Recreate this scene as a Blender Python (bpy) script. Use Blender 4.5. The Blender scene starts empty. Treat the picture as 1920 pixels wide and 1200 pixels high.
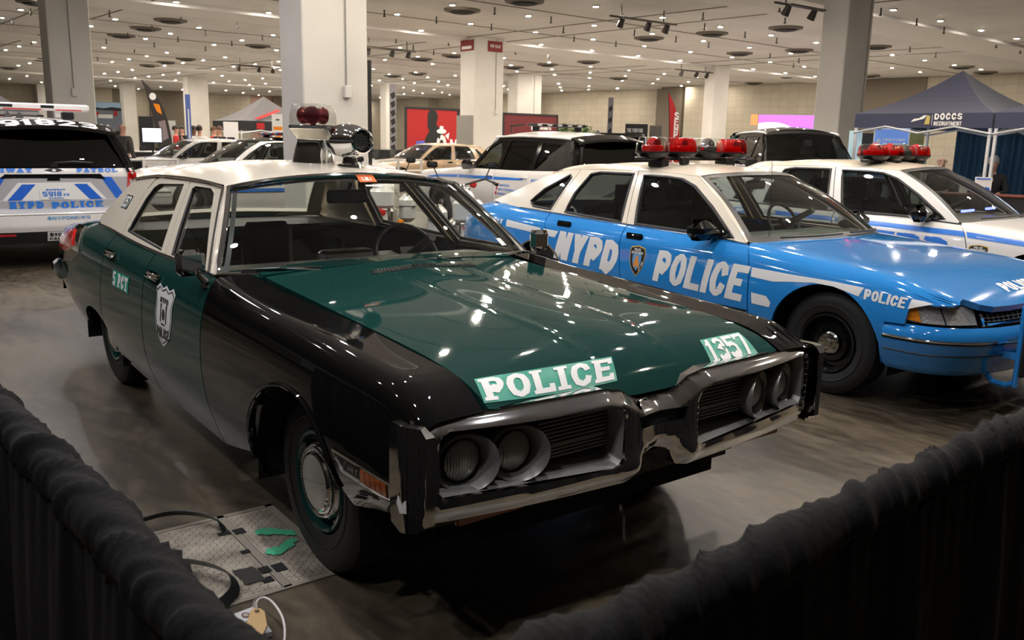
import bpy, bmesh, math, random
import numpy as np
from mathutils import Vector, Matrix
from mathutils.geometry import delaunay_2d_cdt
random.seed(7)
SC = bpy.context.scene
COL = SC.collection
PI = math.pi
# ------------------------------------------------------------------ camera
CAMP = (-2.168, -2.855, 1.6135)
def cam_axes(yaw=.6541, pitch=.2047, roll=.0227):
    cy, sy, cp, sp = math.cos(yaw), math.sin(yaw), math.cos(pitch), math.sin(pitch)
    f = Vector((sy*cp, cy*cp, -sp)); r = Vector((cy, -sy, 0)); u = r.cross(f)
    cr, sr = math.cos(roll), math.sin(roll)
    return cr*r+sr*u, -sr*r+cr*u, f
_r, _u, _f = cam_axes()
cam_d = bpy.data.cameras.new('camera'); cam_d.sensor_width = 36; cam_d.lens = 36*1635.3/1920
cam_d.clip_start = .02; cam_d.clip_end = 300
cam = bpy.data.objects.new('camera', cam_d); COL.objects.link(cam)
M4 = Matrix((_r, _u, -_f)).transposed().to_4x4(); M4.translation = CAMP
cam.matrix_world = M4
cam_d.dof.use_dof = True; cam_d.dof.focus_distance = 4.2; cam_d.dof.aperture_fstop = 8
SC.camera = cam
# ------------------------------------------------------------------ world and exposure
w = bpy.data.worlds.new('world'); SC.world = w; w.use_nodes = True
w.node_tree.nodes['Background'].inputs[0].default_value = (.95, .9, .85, 1)
w.node_tree.nodes['Background'].inputs[1].default_value = .06
SC.view_settings.view_transform = 'Standard'; SC.view_settings.look = 'None'
SC.view_settings.gamma = 1; SC.view_settings.use_curve_mapping = False
SC.view_settings.exposure = 0.22
SC.cycles.max_bounces = 8; SC.cycles.transmission_bounces = 8; SC.cycles.transparent_max_bounces = 12
SC.cycles.glossy_bounces = 5; SC.cycles.diffuse_bounces = 4
SC.cycles.sample_clamp_indirect = 6; SC.cycles.caustics_reflective = False; SC.cycles.caustics_refractive = False
SC.cycles.use_denoising = True
LAMP_POWER = 1250.0
# ------------------------------------------------------------------ materials
MATS = {}
def mat(name, col=(.5, .5, .5), rough=.5, metal=0, coat=0, emis=None, estr=0, alpha=1, spec=.5, trans=0, ior=1.45, sheen=0):
    m = bpy.data.materials.new(name); m.use_nodes = True; MATS[name] = m
    b = m.node_tree.nodes['Principled BSDF']; I = b.inputs
    I['Base Color'].default_value = (*col, 1); I['Roughness'].default_value = rough; I['Metallic'].default_value = metal
    I['Coat Weight'].default_value = coat; I['Coat Roughness'].default_value = .03
    I['Specular IOR Level'].default_value = spec; I['Transmission Weight'].default_value = trans; I['IOR'].default_value = ior
    I['Alpha'].default_value = alpha; I['Sheen Weight'].default_value = sheen
    if emis: I['Emission Color'].default_value = (*emis, 1); I['Emission Strength'].default_value = estr
    return m
def nn(m, t, **kw):
    n = m.node_tree.nodes.new(t)
    for k, v in kw.items():
        if k in n.inputs: n.inputs[k].default_value = v
        else: setattr(n, k, v)
    return n
def lk(m, a, ao, b, bi): m.node_tree.links.new(a.outputs[ao], b.inputs[bi])
def vary(m, c1, c2, scale=4, detail=6, lo=.35, hi=.65, bump=0, rough=None, coord='Object', stretch=None, bscale=None):
    """base colour wanders between c1 and c2 with noise; optional bump and roughness variation"""
    b = m.node_tree.nodes['Principled BSDF']
    tc = nn(m, 'ShaderNodeTexCoord'); src, so = tc, coord
    if stretch:
        mp = nn(m, 'ShaderNodeMapping'); mp.inputs['Scale'].default_value = stretch; lk(m, tc, coord, mp, 'Vector'); src, so = mp, 'Vector'
    n = nn(m, 'ShaderNodeTexNoise', Scale=scale, Detail=detail); lk(m, src, so, n, 'Vector')
    r = nn(m, 'ShaderNodeValToRGB'); e = r.color_ramp.elements
    e[0].position, e[1].position = lo, hi; e[0].color = (*c1, 1); e[1].color = (*c2, 1)
    lk(m, n, 'Fac', r, 'Fac'); lk(m, r, 'Color', b, 'Base Color')
    if rough:
        q = nn(m, 'ShaderNodeMapRange'); q.inputs['To Min'].default_value, q.inputs['To Max'].default_value = rough
        lk(m, n, 'Fac', q, 'Value'); lk(m, q, 'Result', b, 'Roughness')
    if bump:
        n2 = nn(m, 'ShaderNodeTexNoise', Scale=bscale or scale*8, Detail=4); lk(m, src, so, n2, 'Vector')
        bp = nn(m, 'ShaderNodeBump', Strength=bump, Distance=.01); lk(m, n2, 'Fac', bp, 'Height'); lk(m, bp, 'Normal', b, 'Normal')
    return m
# ------------------------------------------------------------------ object helpers
def link(o, parent=None):
    COL.objects.link(o)
    if parent is not None: o.parent = parent
    return o
def tag(o, label=None, cat=None, group=None, kind=None):
    if label: o['label'] = label
    if cat: o['category'] = cat
    if group: o['group'] = group
    if kind: o['kind'] = kind
    return o
def empty(name, loc=(0, 0, 0), rz=0, label=None, cat=None, group=None):
    o = bpy.data.objects.new(name, None); o.location = loc; o.rotation_euler = (0, 0, rz); o.empty_display_size = .1
    link(o); return tag(o, label, cat, group)
def mesh_obj(name, V, F, m, parent=None, smooth=False, mi=None):
    me = bpy.data.meshes.new(name)
    me.from_pydata([tuple(map(float, v)) for v in V], [], [tuple(int(i) for i in f) for f in F])
    for x in (m if isinstance(m, (list, tuple)) else [m]): me.materials.append(x)
    if mi is not None: me.polygons.foreach_set('material_index', mi)
    if smooth: me.polygons.foreach_set('use_smooth', [True]*len(me.polygons))
    me.update()
    return link(bpy.data.objects.new(name, me), parent)
def autosmooth(o, ang=.6):
    me = o.data
    me.polygons.foreach_set('use_smooth', [True]*len(me.polygons))
    try: me.set_sharp_from_angle(angle=ang)
    except Exception: pass
    return o
class MB:
    """collects simple shapes into one mesh"""
    def __init__(s): s.V = []; s.F = []; s.MI = []; s.mi = 0
    def add(s, V, F):
        k = len(s.V); s.V += [tuple(v) for v in V]; s.F += [tuple(i+k for i in f) for f in F]; s.MI += [s.mi]*len(F); return s
    def box(s, c, d, rz=0, rx=0, ry=0, bev=0):
        h = [x/2 for x in d]
        if bev:
            b = bev; P = []
            for sz in (-1, 1):
                for (zz, sh) in (((h[2]-b if sz > 0 else -h[2]), (0 if sz > 0 else b)), ((h[2] if sz > 0 else -h[2]+b), (b if sz > 0 else 0))):
                    X, Y = h[0]-sh, h[1]-sh
                    P.append([(x, y, zz) for x, y in ((-X+b, -Y), (X-b, -Y), (X, -Y+b), (X, Y-b), (X-b, Y), (-X+b, Y), (-X, Y-b), (-X, -Y+b))])
            V = sum(P, []); F = [tuple(range(7, -1, -1)), tuple(range(24, 32))]
            for l in range(3):
                for i in range(8): F.append((l*8+i, l*8+(i+1) % 8, l*8+8+(i+1) % 8, l*8+8+i))
        else:
            V = [(x*h[0], y*h[1], z*h[2]) for z in (-1, 1) for x, y in ((-1, -1), (1, -1), (1, 1), (-1, 1))]
            F = [(3, 2, 1, 0), (4, 5, 6, 7), (0, 1, 5, 4), (1, 2, 6, 5), (2, 3, 7, 6), (3, 0, 4, 7)]
        R = Matrix.Rotation(rz, 3, 'Z') @ Matrix.Rotation(ry, 3, 'Y') @ Matrix.Rotation(rx, 3, 'X'); c = Vector(c)
        return s.add([tuple(R @ Vector(v) + c) for v in V], F)
    def tube(s, pts, r, n=8, cap=True, closed=False, flat=None, up=(0, 0, 1)):
        pts = [Vector(p) for p in pts]; m = len(pts); V = []; F = []
        rr = r if isinstance(r, (list, tuple)) else [r]*m
        for i, p in enumerate(pts):
            if closed: t = pts[(i+1) % m]-pts[i-1]
            else: t = pts[min(i+1, m-1)]-pts[max(i-1, 0)]
            t.normalize(); U = Vector(up)
            if abs(t.dot(U)) > .95: U = Vector((1, 0, 0)) if abs(t.x) < .9 else Vector((0, 1, 0))
            a = t.cross(U).normalized(); b = a.cross(t)
            fl = flat if flat else 1
            for k in range(n):
                th = 2*PI*k/n; V.append(p+a*math.cos(th)*rr[i]+b*math.sin(th)*rr[i]*fl)
        for i in range(m if closed else m-1):
            j = (i+1) % m
            for k in range(n): F.append((i*n+k, i*n+(k+1) % n, j*n+(k+1) % n, j*n+k))
        if cap and not closed: F += [tuple(range(n-1, -1, -1)), tuple((m-1)*n+k for k in range(n))]
        return s.add(V, F)
    def lathe(s, prof, c=(0, 0, 0), axis='Z', n=24, rot=None, sc=(1, 1)):
        V = []; F = []; m = len(prof); c = Vector(c)
        for (r, h) in prof:
            for k in range(n):
                th = 2*PI*k/n; x, y = r*math.cos(th)*sc[0], r*math.sin(th)*sc[1]
                v = Vector((x, y, h)) if axis == 'Z' else (Vector((h, x, y)) if axis == 'X' else Vector((x, h, y)))
                V.append((rot @ v if rot else v)+c)
        for i in range(m-1):
            for k in range(n): F.append((i*n+k, i*n+(k+1) % n, (i+1)*n+(k+1) % n, (i+1)*n+k))
        return s.add(V, F)
    def prism(s, poly, d0, d1, f=lambda a, b, d: (a, d, b)):
        n = len(poly); V = [f(a, b, d0) for a, b in poly]+[f(a, b, d1) for a, b in poly]
        F = [tuple(range(n)), tuple(range(2*n-1, n-1, -1))]+[(i, i+n, (i+1) % n+n, (i+1) % n) for i in range(n)]
        return s.add(V, F)
    def ell(s, c, r, n=12, m=8):
        return s.lathe([(max(1e-4, math.sin(PI*i/m)), -math.cos(PI*i/m)) for i in range(m+1)], n=n, rot=Matrix.Diagonal(r)).shift(c, (m+1)*n)
    def shift(s, c, k):
        for i in range(len(s.V)-k, len(s.V)): s.V[i] = tuple(Vector(s.V[i])+Vector(c))
        return s
    def build(s, name, m, parent=None, smooth=True, ang=.6, loc=None):
        o = mesh_obj(name, s.V, s.F, m, parent, mi=s.MI if isinstance(m, (list, tuple)) else None)
        bm = bmesh.new(); bm.from_mesh(o.data); bmesh.ops.recalc_face_normals(bm, faces=bm.faces); bm.to_mesh(o.data); bm.free()
        if smooth: autosmooth(o, ang)
        if loc: o.location = loc
        return o
def copy_tree(o, parent=None):
    c = o.copy(); COL.objects.link(c)
    if parent is not None: c.parent = parent
    for ch in list(KIDS.get(o.name, [])) or [x for x in o.children]: copy_tree(ch, c)
    return c
KIDS = {}
# ------------------------------------------------------------------ 2D -> surface patches
def dens(poly, st):
    out = []
    n = len(poly)
    for i in range(n):
        a, b = np.array(poly[i], float), np.array(poly[(i+1) % n], float)
        k = max(1, int(math.ceil(max(abs(b-a)/np.array(st))-1e-6)))
        out += [a+(b-a)*j/k for j in range(k)]
    return np.array(out)
def inside(P, poly):
    x, y = P[:, 0], P[:, 1]; r = np.zeros(len(P), bool); n = len(poly); j = n-1
    for i in range(n):
        xi, yi = poly[i]; xj, yj = poly[j]
        if yi != yj:
            c = ((yi > y) != (yj > y)) & (x < (xj-xi)*(y-yi)/(yj-yi)+xi); r ^= c
        j = i
    return r
def segdist(P, poly, st=(1, 1)):
    s = np.array(st, float); Q = P/s; d = np.full(len(P), 1e9); L = np.array(poly)/s
    for i in range(len(L)):
        a, b = L[i], L[(i+1) % len(L)]; ab = b-a; t = np.clip(((Q-a)@ab)/max(ab@ab, 1e-12), 0, 1)
        d = np.minimum(d, np.hypot(*(Q-a-t[:, None]*ab).T))
    return d
def tri(loops, st, union=False):
    """triangulate the area inside loops[0] minus the other loops (or the union of all) with a lattice inside"""
    L = [dens(l, st) for l in loops]; E = []; V = []; k = 0
    for l in L:
        V += [tuple(p) for p in l]; n = len(l); E += [(k+i, k+(i+1) % n) for i in range(n)]; k += n
    A = np.vstack(L); lo, hi = A.min(0), A.max(0)
    gx = np.arange(math.floor(lo[0]/st[0])*st[0], hi[0]+st[0], st[0]); gy = np.arange(math.floor(lo[1]/st[1])*st[1], hi[1]+st[1], st[1])
    G = np.array([(x+(.5*st[0] if j % 2 else 0), y) for j, y in enumerate(gy) for x in gx])
    def ins(P):
        if union:
            r = np.zeros(len(P), bool)
            for l in loops: r |= inside(P, l)
            return r
        r = inside(P, loops[0])
        for l in loops[1:]: r &= ~inside(P, l)
        return r
    m = ins(G)
    for l in loops: m &= segdist(G, l, st) > .45
    V += [tuple(p) for p in G[m]]
    vs, es, fs, *_ = delaunay_2d_cdt([Vector(v) for v in V], E, [], 0, 1e-7)
    vs = np.array([tuple(v) for v in vs]); fs = [f for f in fs if len(f) == 3]
    if not fs: return vs, np.zeros((0, 3), int)
    T = np.array([tuple(f) for f in fs]); C = vs[T].mean(1); T = T[ins(C)]
    a, b, c = vs[T[:, 0]], vs[T[:, 1]], vs[T[:, 2]]
    ar = (b-a)[:, 0]*(c-a)[:, 1]-(b-a)[:, 1]*(c-a)[:, 0]
    T[ar < 0] = T[ar < 0][:, ::-1]; T = T[abs(ar) > 1e-10]
    return vs, T
def patch(name, m, loops, fmap, parent, st=(.06, .06), out=(0, 0, 1), thick=.02, off=0, union=False, mirror=False, flangef=None, eps=None):
    """maps a triangulated 2D region onto the surface fmap(uv)->xyz; analytic normals; edges folded inwards by thick"""
    vs, T = tri(loops, st, union)
    if not len(T): return None
    P = fmap(vs); e = np.array([eps or .18*st[0], 0]); g = np.array([0, eps or .18*st[1]])
    N = np.cross(fmap(vs+e)-fmap(vs-e), fmap(vs+g)-fmap(vs-g)); ln = np.linalg.norm(N, axis=1); N /= np.maximum(ln, 1e-12)[:, None]
    used = np.unique(T); 
    o = np.array(out, float)
    if mirror: pass
    sgn = np.sign((N[used]@o).sum()) or 1
    if sgn < 0: N = -N; T = T[:, ::-1]
    if off: P = P+N*off
    V = P; F = [tuple(t) for t in T]; nt = len(F)
    if thick:
        cnt = {}
        for t in T:
            for i in range(3):
                a, b = int(t[i]), int(t[(i+1) % 3])
                if (b, a) in cnt: del cnt[(b, a)]
                else: cnt[(a, b)] = 1
        bv = sorted({i for e2 in cnt for i in e2}); mp = {}
        ex = []
        for i in bv:
            mp[i] = len(V)+len(ex); ex.append(P[i]-N[i]*thick if flangef is None else flangef(P[i], N[i]))
        if ex: V = np.vstack([V, ex])
        F += [(b, a, mp[a], mp[b]) for a, b in cnt]
    if mirror:
        V = V*np.array([-1, 1, 1]); N = N*np.array([-1, 1, 1]); F = [f[::-1] for f in F]
    # drop unused
    us = sorted({i for f in F for i in f}); rm = {i: k for k, i in enumerate(us)}
    F2 = [tuple(rm[i] for i in f) for f in F]
    ob = mesh_obj(name, V[us], F2, m, parent, smooth=True)
    me = ob.data
    ln = []
    for p in me.polygons:
        if p.index < nt:
            for li in p.loop_indices: ln.append(tuple(N[us[me.loops[li].vertex_index]]))
        else:
            q = tuple(p.normal)
            for li in p.loop_indices: ln.append(q)
    me.normals_split_custom_set(ln)
    return ob
# ------------------------------------------------------------------ lettering as 2D polygons (unit height)
def arc(cx, cy, rx, ry, a0, a1, n=8): return [(cx+rx*math.cos(math.radians(a0+(a1-a0)*i/n)), cy+ry*math.sin(math.radians(a0+(a1-a0)*i/n))) for i in range(n+1)]
def band(pts, w):
    """stroke of width w along pts as one polygon"""
    L = []; R = []
    for i, p in enumerate(pts):
        a = pts[max(i-1, 0)]; b = pts[min(i+1, len(pts)-1)]; dx, dy = b[0]-a[0], b[1]-a[1]; l = math.hypot(dx, dy) or 1
        k = w/2
        if 0 < i < len(pts)-1:
            d1 = math.atan2(p[1]-a[1], p[0]-a[0]); d2 = math.atan2(b[1]-p[1], b[0]-p[0]); c = math.cos((d2-d1)/2); k = k/max(c, .5)
        nx, ny = -dy/l*k, dx/l*k; L.append((p[0]+nx, p[1]+ny)); R.append((p[0]-nx, p[1]-ny))
    return L+R[::-1]
def rc(x0, y0, x1, y1): return [(x0, y0), (x1, y0), (x1, y1), (x0, y1)]
def glyph(ch, W, t, slab):
    """polygons of a bold capital in a box W x 1, stroke t; slab adds block serifs"""
    h = t/2; S = []; hy = t*.8; q = hy/2
    def v(x): S.append(rc(x-h, 0, x+h, 1)); 
    def sf(x, y):
        if slab: S.append(rc(max(0, x-h*2), y, min(W, x+h*2), y+hy*.75))
    def hb(x0, x1, y): S.append(rc(x0, y-q, x1, y+q))
    c = .28
    def ring(x0, y0, x1, y1, c=c):
        cx = min(c, (x1-x0)/2); cy = min(c, (y1-y0)/2)
        S.append(band([(x0, y1-cy), (x0+cx*.3, y1-cy*.3), (x0+cx, y1), (x1-cx, y1), (x1-cx*.3, y1-cy*.3), (x1, y1-cy)], t*.95)); S.append(band([(x0, y0+cy), (x0+cx*.3, y0+cy*.3), (x0+cx, y0), (x1-cx, y0), (x1-cx*.3, y0+cy*.3), (x1, y0+cy)], t*.95))
        S.append(rc(x0-h, y0+cy-.02, x0+h, y1-cy+.02)); S.append(rc(x1-h, y0+cy-.02, x1+h, y1-cy+.02))
    L, R, B, T = h, W-h, q, 1-q
    if slab: L2 = L+h*.6
    else: L2 = L
    if ch == 'I': v(W/2); sf(W/2, 0); sf(W/2, 1-hy*.75)
    elif ch == '1': v(W/2); S.append([(W/2, 1), (W/2-t*1.1, .78), (W/2-t*1.1, .68), (W/2, .78)]); sf(W/2, 0)
    elif ch == 'L': v(L2); hb(L2, W, B); sf(L2, 1-hy*.75); S.append(rc(W-t*.8, 0, W, .32)) if slab else 0; sf(L2, 0)
    elif ch in 'EF':
        v(L2); hb(L2, W, T); hb(L2, W-t*.5, .52); sf(L2, 0); sf(L2, 1-hy*.75)
        if ch == 'E': hb(L2, W, B)
        if slab: S.append(rc(W-t*.7, .72, W, 1)); (S.append(rc(W-t*.7, 0, W, .28)) if ch == 'E' else 0)
    elif ch in 'PRB':
        v(L2); S.append(band([(L2, T), (R-c*.6, T), (R-c*.15, T-.06), (R, T-.18), (R, .5+.13), (R-c*.15, .5+.03), (R-c*.6, .46), (L2, .46)], t*.9)); sf(L2, 0); sf(L2, 1-hy*.75)
        if ch == 'R': S.append([(W*.42, .5), (W*.42+t*1.05, .5), (W, 0), (W-t*1.1, 0)])
        if ch == 'B': S.append(band([(L2, .5), (R-c*.5, .5), (R, .36), (R, .16), (R-c*.5, B), (L2, B)], t*.9))
    elif ch == 'D': v(L2); S.append(band([(L2, T), (R-c, T), (R-c*.25, T-.1), (R, T-.28), (R, B+.28), (R-c*.25, B+.1), (R-c, B), (L2, B)], t*.95)); sf(L2, 0); sf(L2, 1-hy*.75)
    elif ch in 'O0Q': ring(L, B, R, T)
    elif ch in 'CG':
        cx = min(c, (R-L)/2)
        S.append(band([(L, T-c), (L+cx*.3, T-c*.3), (L+cx, T), (R-cx, T), (R-cx*.3, T-c*.3), (R, T-c)], t*.95)); S.append(band([(L, B+c), (L+cx*.3, B+c*.3), (L+cx, B), (R-cx, B), (R-cx*.3, B+c*.3), (R, B+c)], t*.95))
        S.append(rc(L-h, B+c-.02, L+h, T-c+.02)); S.append(rc(R-h, .64, R+h, T-c+.02)); S.append(rc(R-h, B+c-.02, R+h, .36))
        if ch == 'G': hb(W*.5, W, .42)
    elif ch in 'NMHU':
        v(L2) if ch != 'U' else S.append(band([(L2, 1), (L2, B+.2), (L2+c*.4, B), (W-L2-c*.4, B), (W-L2, B+.2), (W-L2, 1)], t*.95)); 
        if ch != 'U': v(W-L2)
        if ch == 'N': S.append([(L2-h, 1), (L2+h*1.2, 1), (W-L2+h, 0), (W-L2-h*1.2, 0)])
        if ch == 'H': hb(L2, W-L2, .5)
        if ch == 'M': S.append([(L2-h, 1), (L2+h, 1), (W/2+h*.7, .15), (W/2-h*.7, .15)]); S.append([(W-L2-h, 1), (W-L2+h, 1), (W/2+h*.7, .15), (W/2-h*.7, .15)])
        sf(L2, 1-hy*.75); sf(W-L2, 1-hy*.75)
        if ch != 'U': sf(L2, 0); sf(W-L2, 0)
    elif ch == 'A': S.append([(0, 0), (t, 0), (W/2+h*.9, 1), (W/2-h*.9, 1)]); S.append([(W-t, 0), (W, 0), (W/2+h*.9, 1), (W/2-h*.9, 1)]); hb(W*.25, W*.75, .32); sf(h*1.2, 0); sf(W-h*1.2, 0)
    elif ch == 'V': S.append([(0, 1), (t, 1), (W/2+h*.7, 0), (W/2-h*.7, 0)]); S.append([(W-t, 1), (W, 1), (W/2+h*.7, 0), (W/2-h*.7, 0)]); sf(h*1.2, 1-hy*.75); sf(W-h*1.2, 1-hy*.75)
    elif ch == 'W':
        for a, b in ((0, .3), (.5, .3), (.5, .7), (1, .7)):
            S.append([(a*(W-t)+0, 1), (a*(W-t)+t, 1), (b*W+h*.6, 0), (b*W-h*.6, 0)])
        sf(h*1.2, 1-hy*.75); sf(W-h*1.2, 1-hy*.75)
    elif ch == 'Y': S.append([(0, 1), (t*1.1, 1), (W/2+h, .42), (W/2-h, .42)]); S.append([(W-t*1.1, 1), (W, 1), (W/2+h, .42), (W/2-h, .42)]); S.append(rc(W/2-h, 0, W/2+h, .5)); sf(W/2, 0); sf(h*1.3, 1-hy*.75); sf(W-h*1.3, 1-hy*.75)
    elif ch == 'T': v(W/2); hb(0, W, T); sf(W/2, 0); (S.append(rc(0, .72, t*.6, 1)), S.append(rc(W-t*.6, .72, W, 1))) if slab else 0
    elif ch == 'S': S.append(band([(R, .72), (R, T-.1), (R-c*.5, T), (L+c*.5, T), (L, T-.12), (L, .62), (L+c*.5, .52), (R-c*.5, .48), (R, .38), (R, B+.12), (R-c*.5, B), (L+c*.5, B), (L, B+.1), (L, .28)], t*.88))
    elif ch == '2': S.append(band([(L, .7), (L, T-.12), (L+c*.5, T), (R-c*.5, T), (R, T-.13), (R, .6), (L, B+.02)], t*.9)); hb(0, W, B)
    elif ch == '3': S.append(band([(L, .75), (L+.05, T-.03), (L+c*.5, T), (R-c*.5, T), (R, T-.12), (R, .62), (R-c*.5, .51), (W*.4, .51), (R-c*.5, .49), (R, .38), (R, B+.12), (R-c*.5, B), (L+c*.5, B), (L+.05, B+.03), (L, .25)], t*.85))
    elif ch == '4': S.append(rc(W*.72-h, 0, W*.72+h, 1)); hb(0, W, .3); S.append([(0, .3), (t*.9, .3), (W*.72+h, 1), (W*.72-h, 1)])
    elif ch == '5': hb(L, W, T); S.append(rc(L-h, .5, L+h, 1)); S.append(band([(L, .5), (L+c*.5, .58), (R-c*.5, .58), (R, .45), (R, B+.12), (R-c*.5, B), (L+c*.5, B), (L, B+.1), (L, .25)], t*.88))
    elif ch == '7': hb(0, W, T); S.append([(W-t, 1-hy), (W, 1-hy), (W*.45+h, 0), (W*.45-h, 0)]); (S.append(rc(0, .72, t*.7, 1))) if slab else 0
    elif ch == '8': ring(L, B, R, .5+q*.3, .2); ring(L, .5-q*.3, R, T, .2)
    elif ch in '96':
        f = (lambda y: y) if ch == '9' else (lambda y: 1-y)
        k = len(S); ring(L, .42, R, T, .2) if ch == '9' else ring(L, B, R, .58, .2)
        S.append(band([(R, .6), (R, B+.14), (R-c*.5, B), (L+c*.3, B)], t*.9) if ch == '9' else band([(L, .4), (L, T-.14), (L+c*.5, T), (R-c*.3, T)], t*.9))
    elif ch == '&': ring(L, B, R, T)
    elif ch == '@': ring(L, 0.05, R, T); ring(W*.4, .3, W*.7, .65)
    elif ch == '-': hb(0, W, .5)
    elif ch == '.': S.append(rc(0, 0, t, t))
    elif ch == '$': S += glyph('S', W, t, slab); S.append(rc(W/2-h*.4, -.1, W/2+h*.4, 1.1))
    elif ch == ',': S.append([(0, -.15), (t, 0), (t, t), (0, t)])
    elif ch == 'X': S.append([(0, 1), (t*1.2, 1), (W, 0), (W-t*1.2, 0)]); S.append([(W-t*1.2, 1), (W, 1), (t*1.2, 0), (0, 0)])
    elif ch == 'K': v(L2); S.append([(L2, .45), (L2, .65), (W-t, 1), (W, 1)]); S.append([(W*.35, .6), (W*.35+t, .7), (W, 0), (W-t*1.1, 0)])
    return S
WID = {'I': .42, '1': .5, 'M': 1.25, 'W': 1.3, ' ': .45, '.': .3, ',': .3, '-': .6}
def text_polys(s, t=.2, w=.62, gap=.1, slab=False, shear=0):
    """list of polygons for a string, total width returned; height 1"""
    x = 0; out = []
    for ch in s:
        k = WID.get(ch, 1)*w
        if slab and ch in 'I1': k = w*.66
        if ch != ' ':
            for p in glyph(ch, k, t, slab): out.append([(a+x+b*shear, b) for a, b in p])
        x += k+gap
    return out, x-gap
def place(polys, W, o, ux, uy):
    """map unit text to 2D domain: o + a*ux + b*uy where a in 0..1 over the width"""
    return [[(o[0]+a/W*ux[0]+b*uy[0], o[1]+a/W*ux[1]+b*uy[1]) for a, b in p] for p in polys]
def quadplace(polys, W, q):
    """bilinear into quad q = [bottom-left, bottom-right, top-right, top-left]"""
    q = [np.array(c, float) for c in q]; r = []
    for p in polys:
        r.append([tuple((1-a/W)*(1-b)*q[0]+a/W*(1-b)*q[1]+a/W*b*q[2]+(1-a/W)*b*q[3]) for a, b in p])
    return r
def flat_letters(name, m, parent, polys, fmap):
    """planar lettering: each glyph polygon given 3D position by fmap(a,b)"""
    if not polys: return None
    vs, T = tri(polys, (50, 50), True)
    return mesh_obj(name, [fmap(a, b) for a, b in vs], [tuple(t) for t in T], m, parent)
# ------------------------------------------------------------------ palette
cream = mat('cream_paint', (.80, .73, .60), .18, coat=.5)
white = mat('white_paint', (.78, .76, .74), .18, coat=.6)
green = mat('dark_green_paint', (.007, .043, .037), .035, coat=0)
blackp = mat('black_paint', (.004, .004, .004), .03, coat=0)
bluep = mat('light_blue_paint', (.022, .235, .64), .08, coat=.8)
blue_vinyl = mat('blue_vinyl', (.02, .13, .62), .3)
white_vinyl = mat('white_vinyl', (.80, .80, .78), .35)
green_vinyl = mat('bright_green_vinyl', (.0, .30, .21), .35)
silver_vinyl = mat('silver_reflective_vinyl', (.42, .42, .44), .3)
chrome = mat('chrome', (.82, .82, .82), .05, metal=1)
chrome_dull = mat('worn_chrome', (.60, .58, .56), .16, metal=1)
argent = mat('argent_silver_paint', (.32, .315, .30), .32, metal=.35)
darkmetal = mat('dark_metal', (.03, .03, .03), .35, metal=.6)
rubber = mat('tyre_rubber', (.012, .012, .012), .62)
blackplastic = mat('black_plastic', (.012, .012, .013), .4)
gloss_black = mat('gloss_black_plastic', (.006, .006, .006), .08)
void = mat('unlit_interior_black', (.004, .004, .004), .9)
vinylseat = mat('black_seat_vinyl', (.025, .024, .023), .45)
dashm = mat('dark_dashboard', (.06, .058, .05), .5)
greyint = mat('grey_cloth', (.10, .10, .10), .8)
red_lens = mat('red_lens', (.50, .008, .008), .12, coat=1, emis=(1, .02, .01), estr=.03)
red_dome = mat('clear_red_dome', (.85, .02, .015), .05, trans=.6, ior=1.2, emis=(1, .03, .01), estr=.05)
amber = mat('amber_lens', (.85, .28, .02), .12, coat=1)
orange_lens = mat('orange_lens', (.40, .085, .012), .15, coat=1)
lamp_glass = mat('lamp_glass', (.55, .55, .54), .2, metal=.3, coat=1)
_m = lamp_glass; _b = _m.node_tree.nodes['Principled BSDF']; _t = nn(_m, 'ShaderNodeTexCoord'); _w = nn(_m, 'ShaderNodeTexVoronoi', Scale=55); lk(_m, _t, 'Object', _w, 'Vector')
_p = nn(_m, 'ShaderNodeBump', Strength=.6, Distance=.004); lk(_m, _w, 'Distance', _p, 'Height'); lk(_m, _p, 'Normal', _b, 'Normal')
sealed = mat('sealed_beam_glass', (.88, .88, .86), .16, metal=.35, coat=1)
_b = sealed.node_tree.nodes['Principled BSDF']; _t = nn(sealed, 'ShaderNodeTexCoord'); _w = nn(sealed, 'ShaderNodeTexWave', Scale=38, Distortion=1.5); lk(sealed, _t, 'Object', _w, 'Vector')
_p = nn(sealed, 'ShaderNodeBump', Strength=.9, Distance=.006); lk(sealed, _w, 'Fac', _p, 'Height'); lk(sealed, _p, 'Normal', _b, 'Normal')
def glassmat(name, tint, refl_rough=.0):
    """thin pane: tinted see-through plus a Fresnel reflection"""
    m = bpy.data.materials.new(name); m.use_nodes = True; nt = m.node_tree; nt.nodes.clear()
    o = nt.nodes.new('ShaderNodeOutputMaterial'); mx = nt.nodes.new('ShaderNodeMixShader'); t = nt.nodes.new('ShaderNodeBsdfTransparent'); g = nt.nodes.new('ShaderNodeBsdfGlossy'); f = nt.nodes.new('ShaderNodeLayerWeight'); f.inputs[0].default_value = .5
    t.inputs[0].default_value = (*tint, 1); g.inputs['Roughness'].default_value = .01; g.inputs[0].default_value = (1, 1, 1, 1)
    pw = nt.nodes.new('ShaderNodeMath'); pw.operation = 'POWER'; pw.inputs[1].default_value = 5; nt.links.new(f.outputs['Facing'], pw.inputs[0])
    ad = nt.nodes.new('ShaderNodeMath'); ad.operation = 'MULTIPLY_ADD'; ad.inputs[1].default_value = .9; ad.inputs[2].default_value = .065; nt.links.new(pw.outputs[0], ad.inputs[0]); ad.use_clamp = True
    nt.links.new(ad.outputs[0], mx.inputs[0]); nt.links.new(t.outputs[0], mx.inputs[1]); nt.links.new(g.outputs[0], mx.inputs[2]); nt.links.new(mx.outputs[0], o.inputs[0])
    return m
glass_clear = glassmat('windscreen_glass', (.87, .90, .87))
glass_tint = glassmat('tinted_glass', (.30, .34, .33))
glass_dark = glassmat('privacy_glass', (.02, .022, .022))
glass_red = glassmat('clear_red_lens', (.85, .045, .035))
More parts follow.
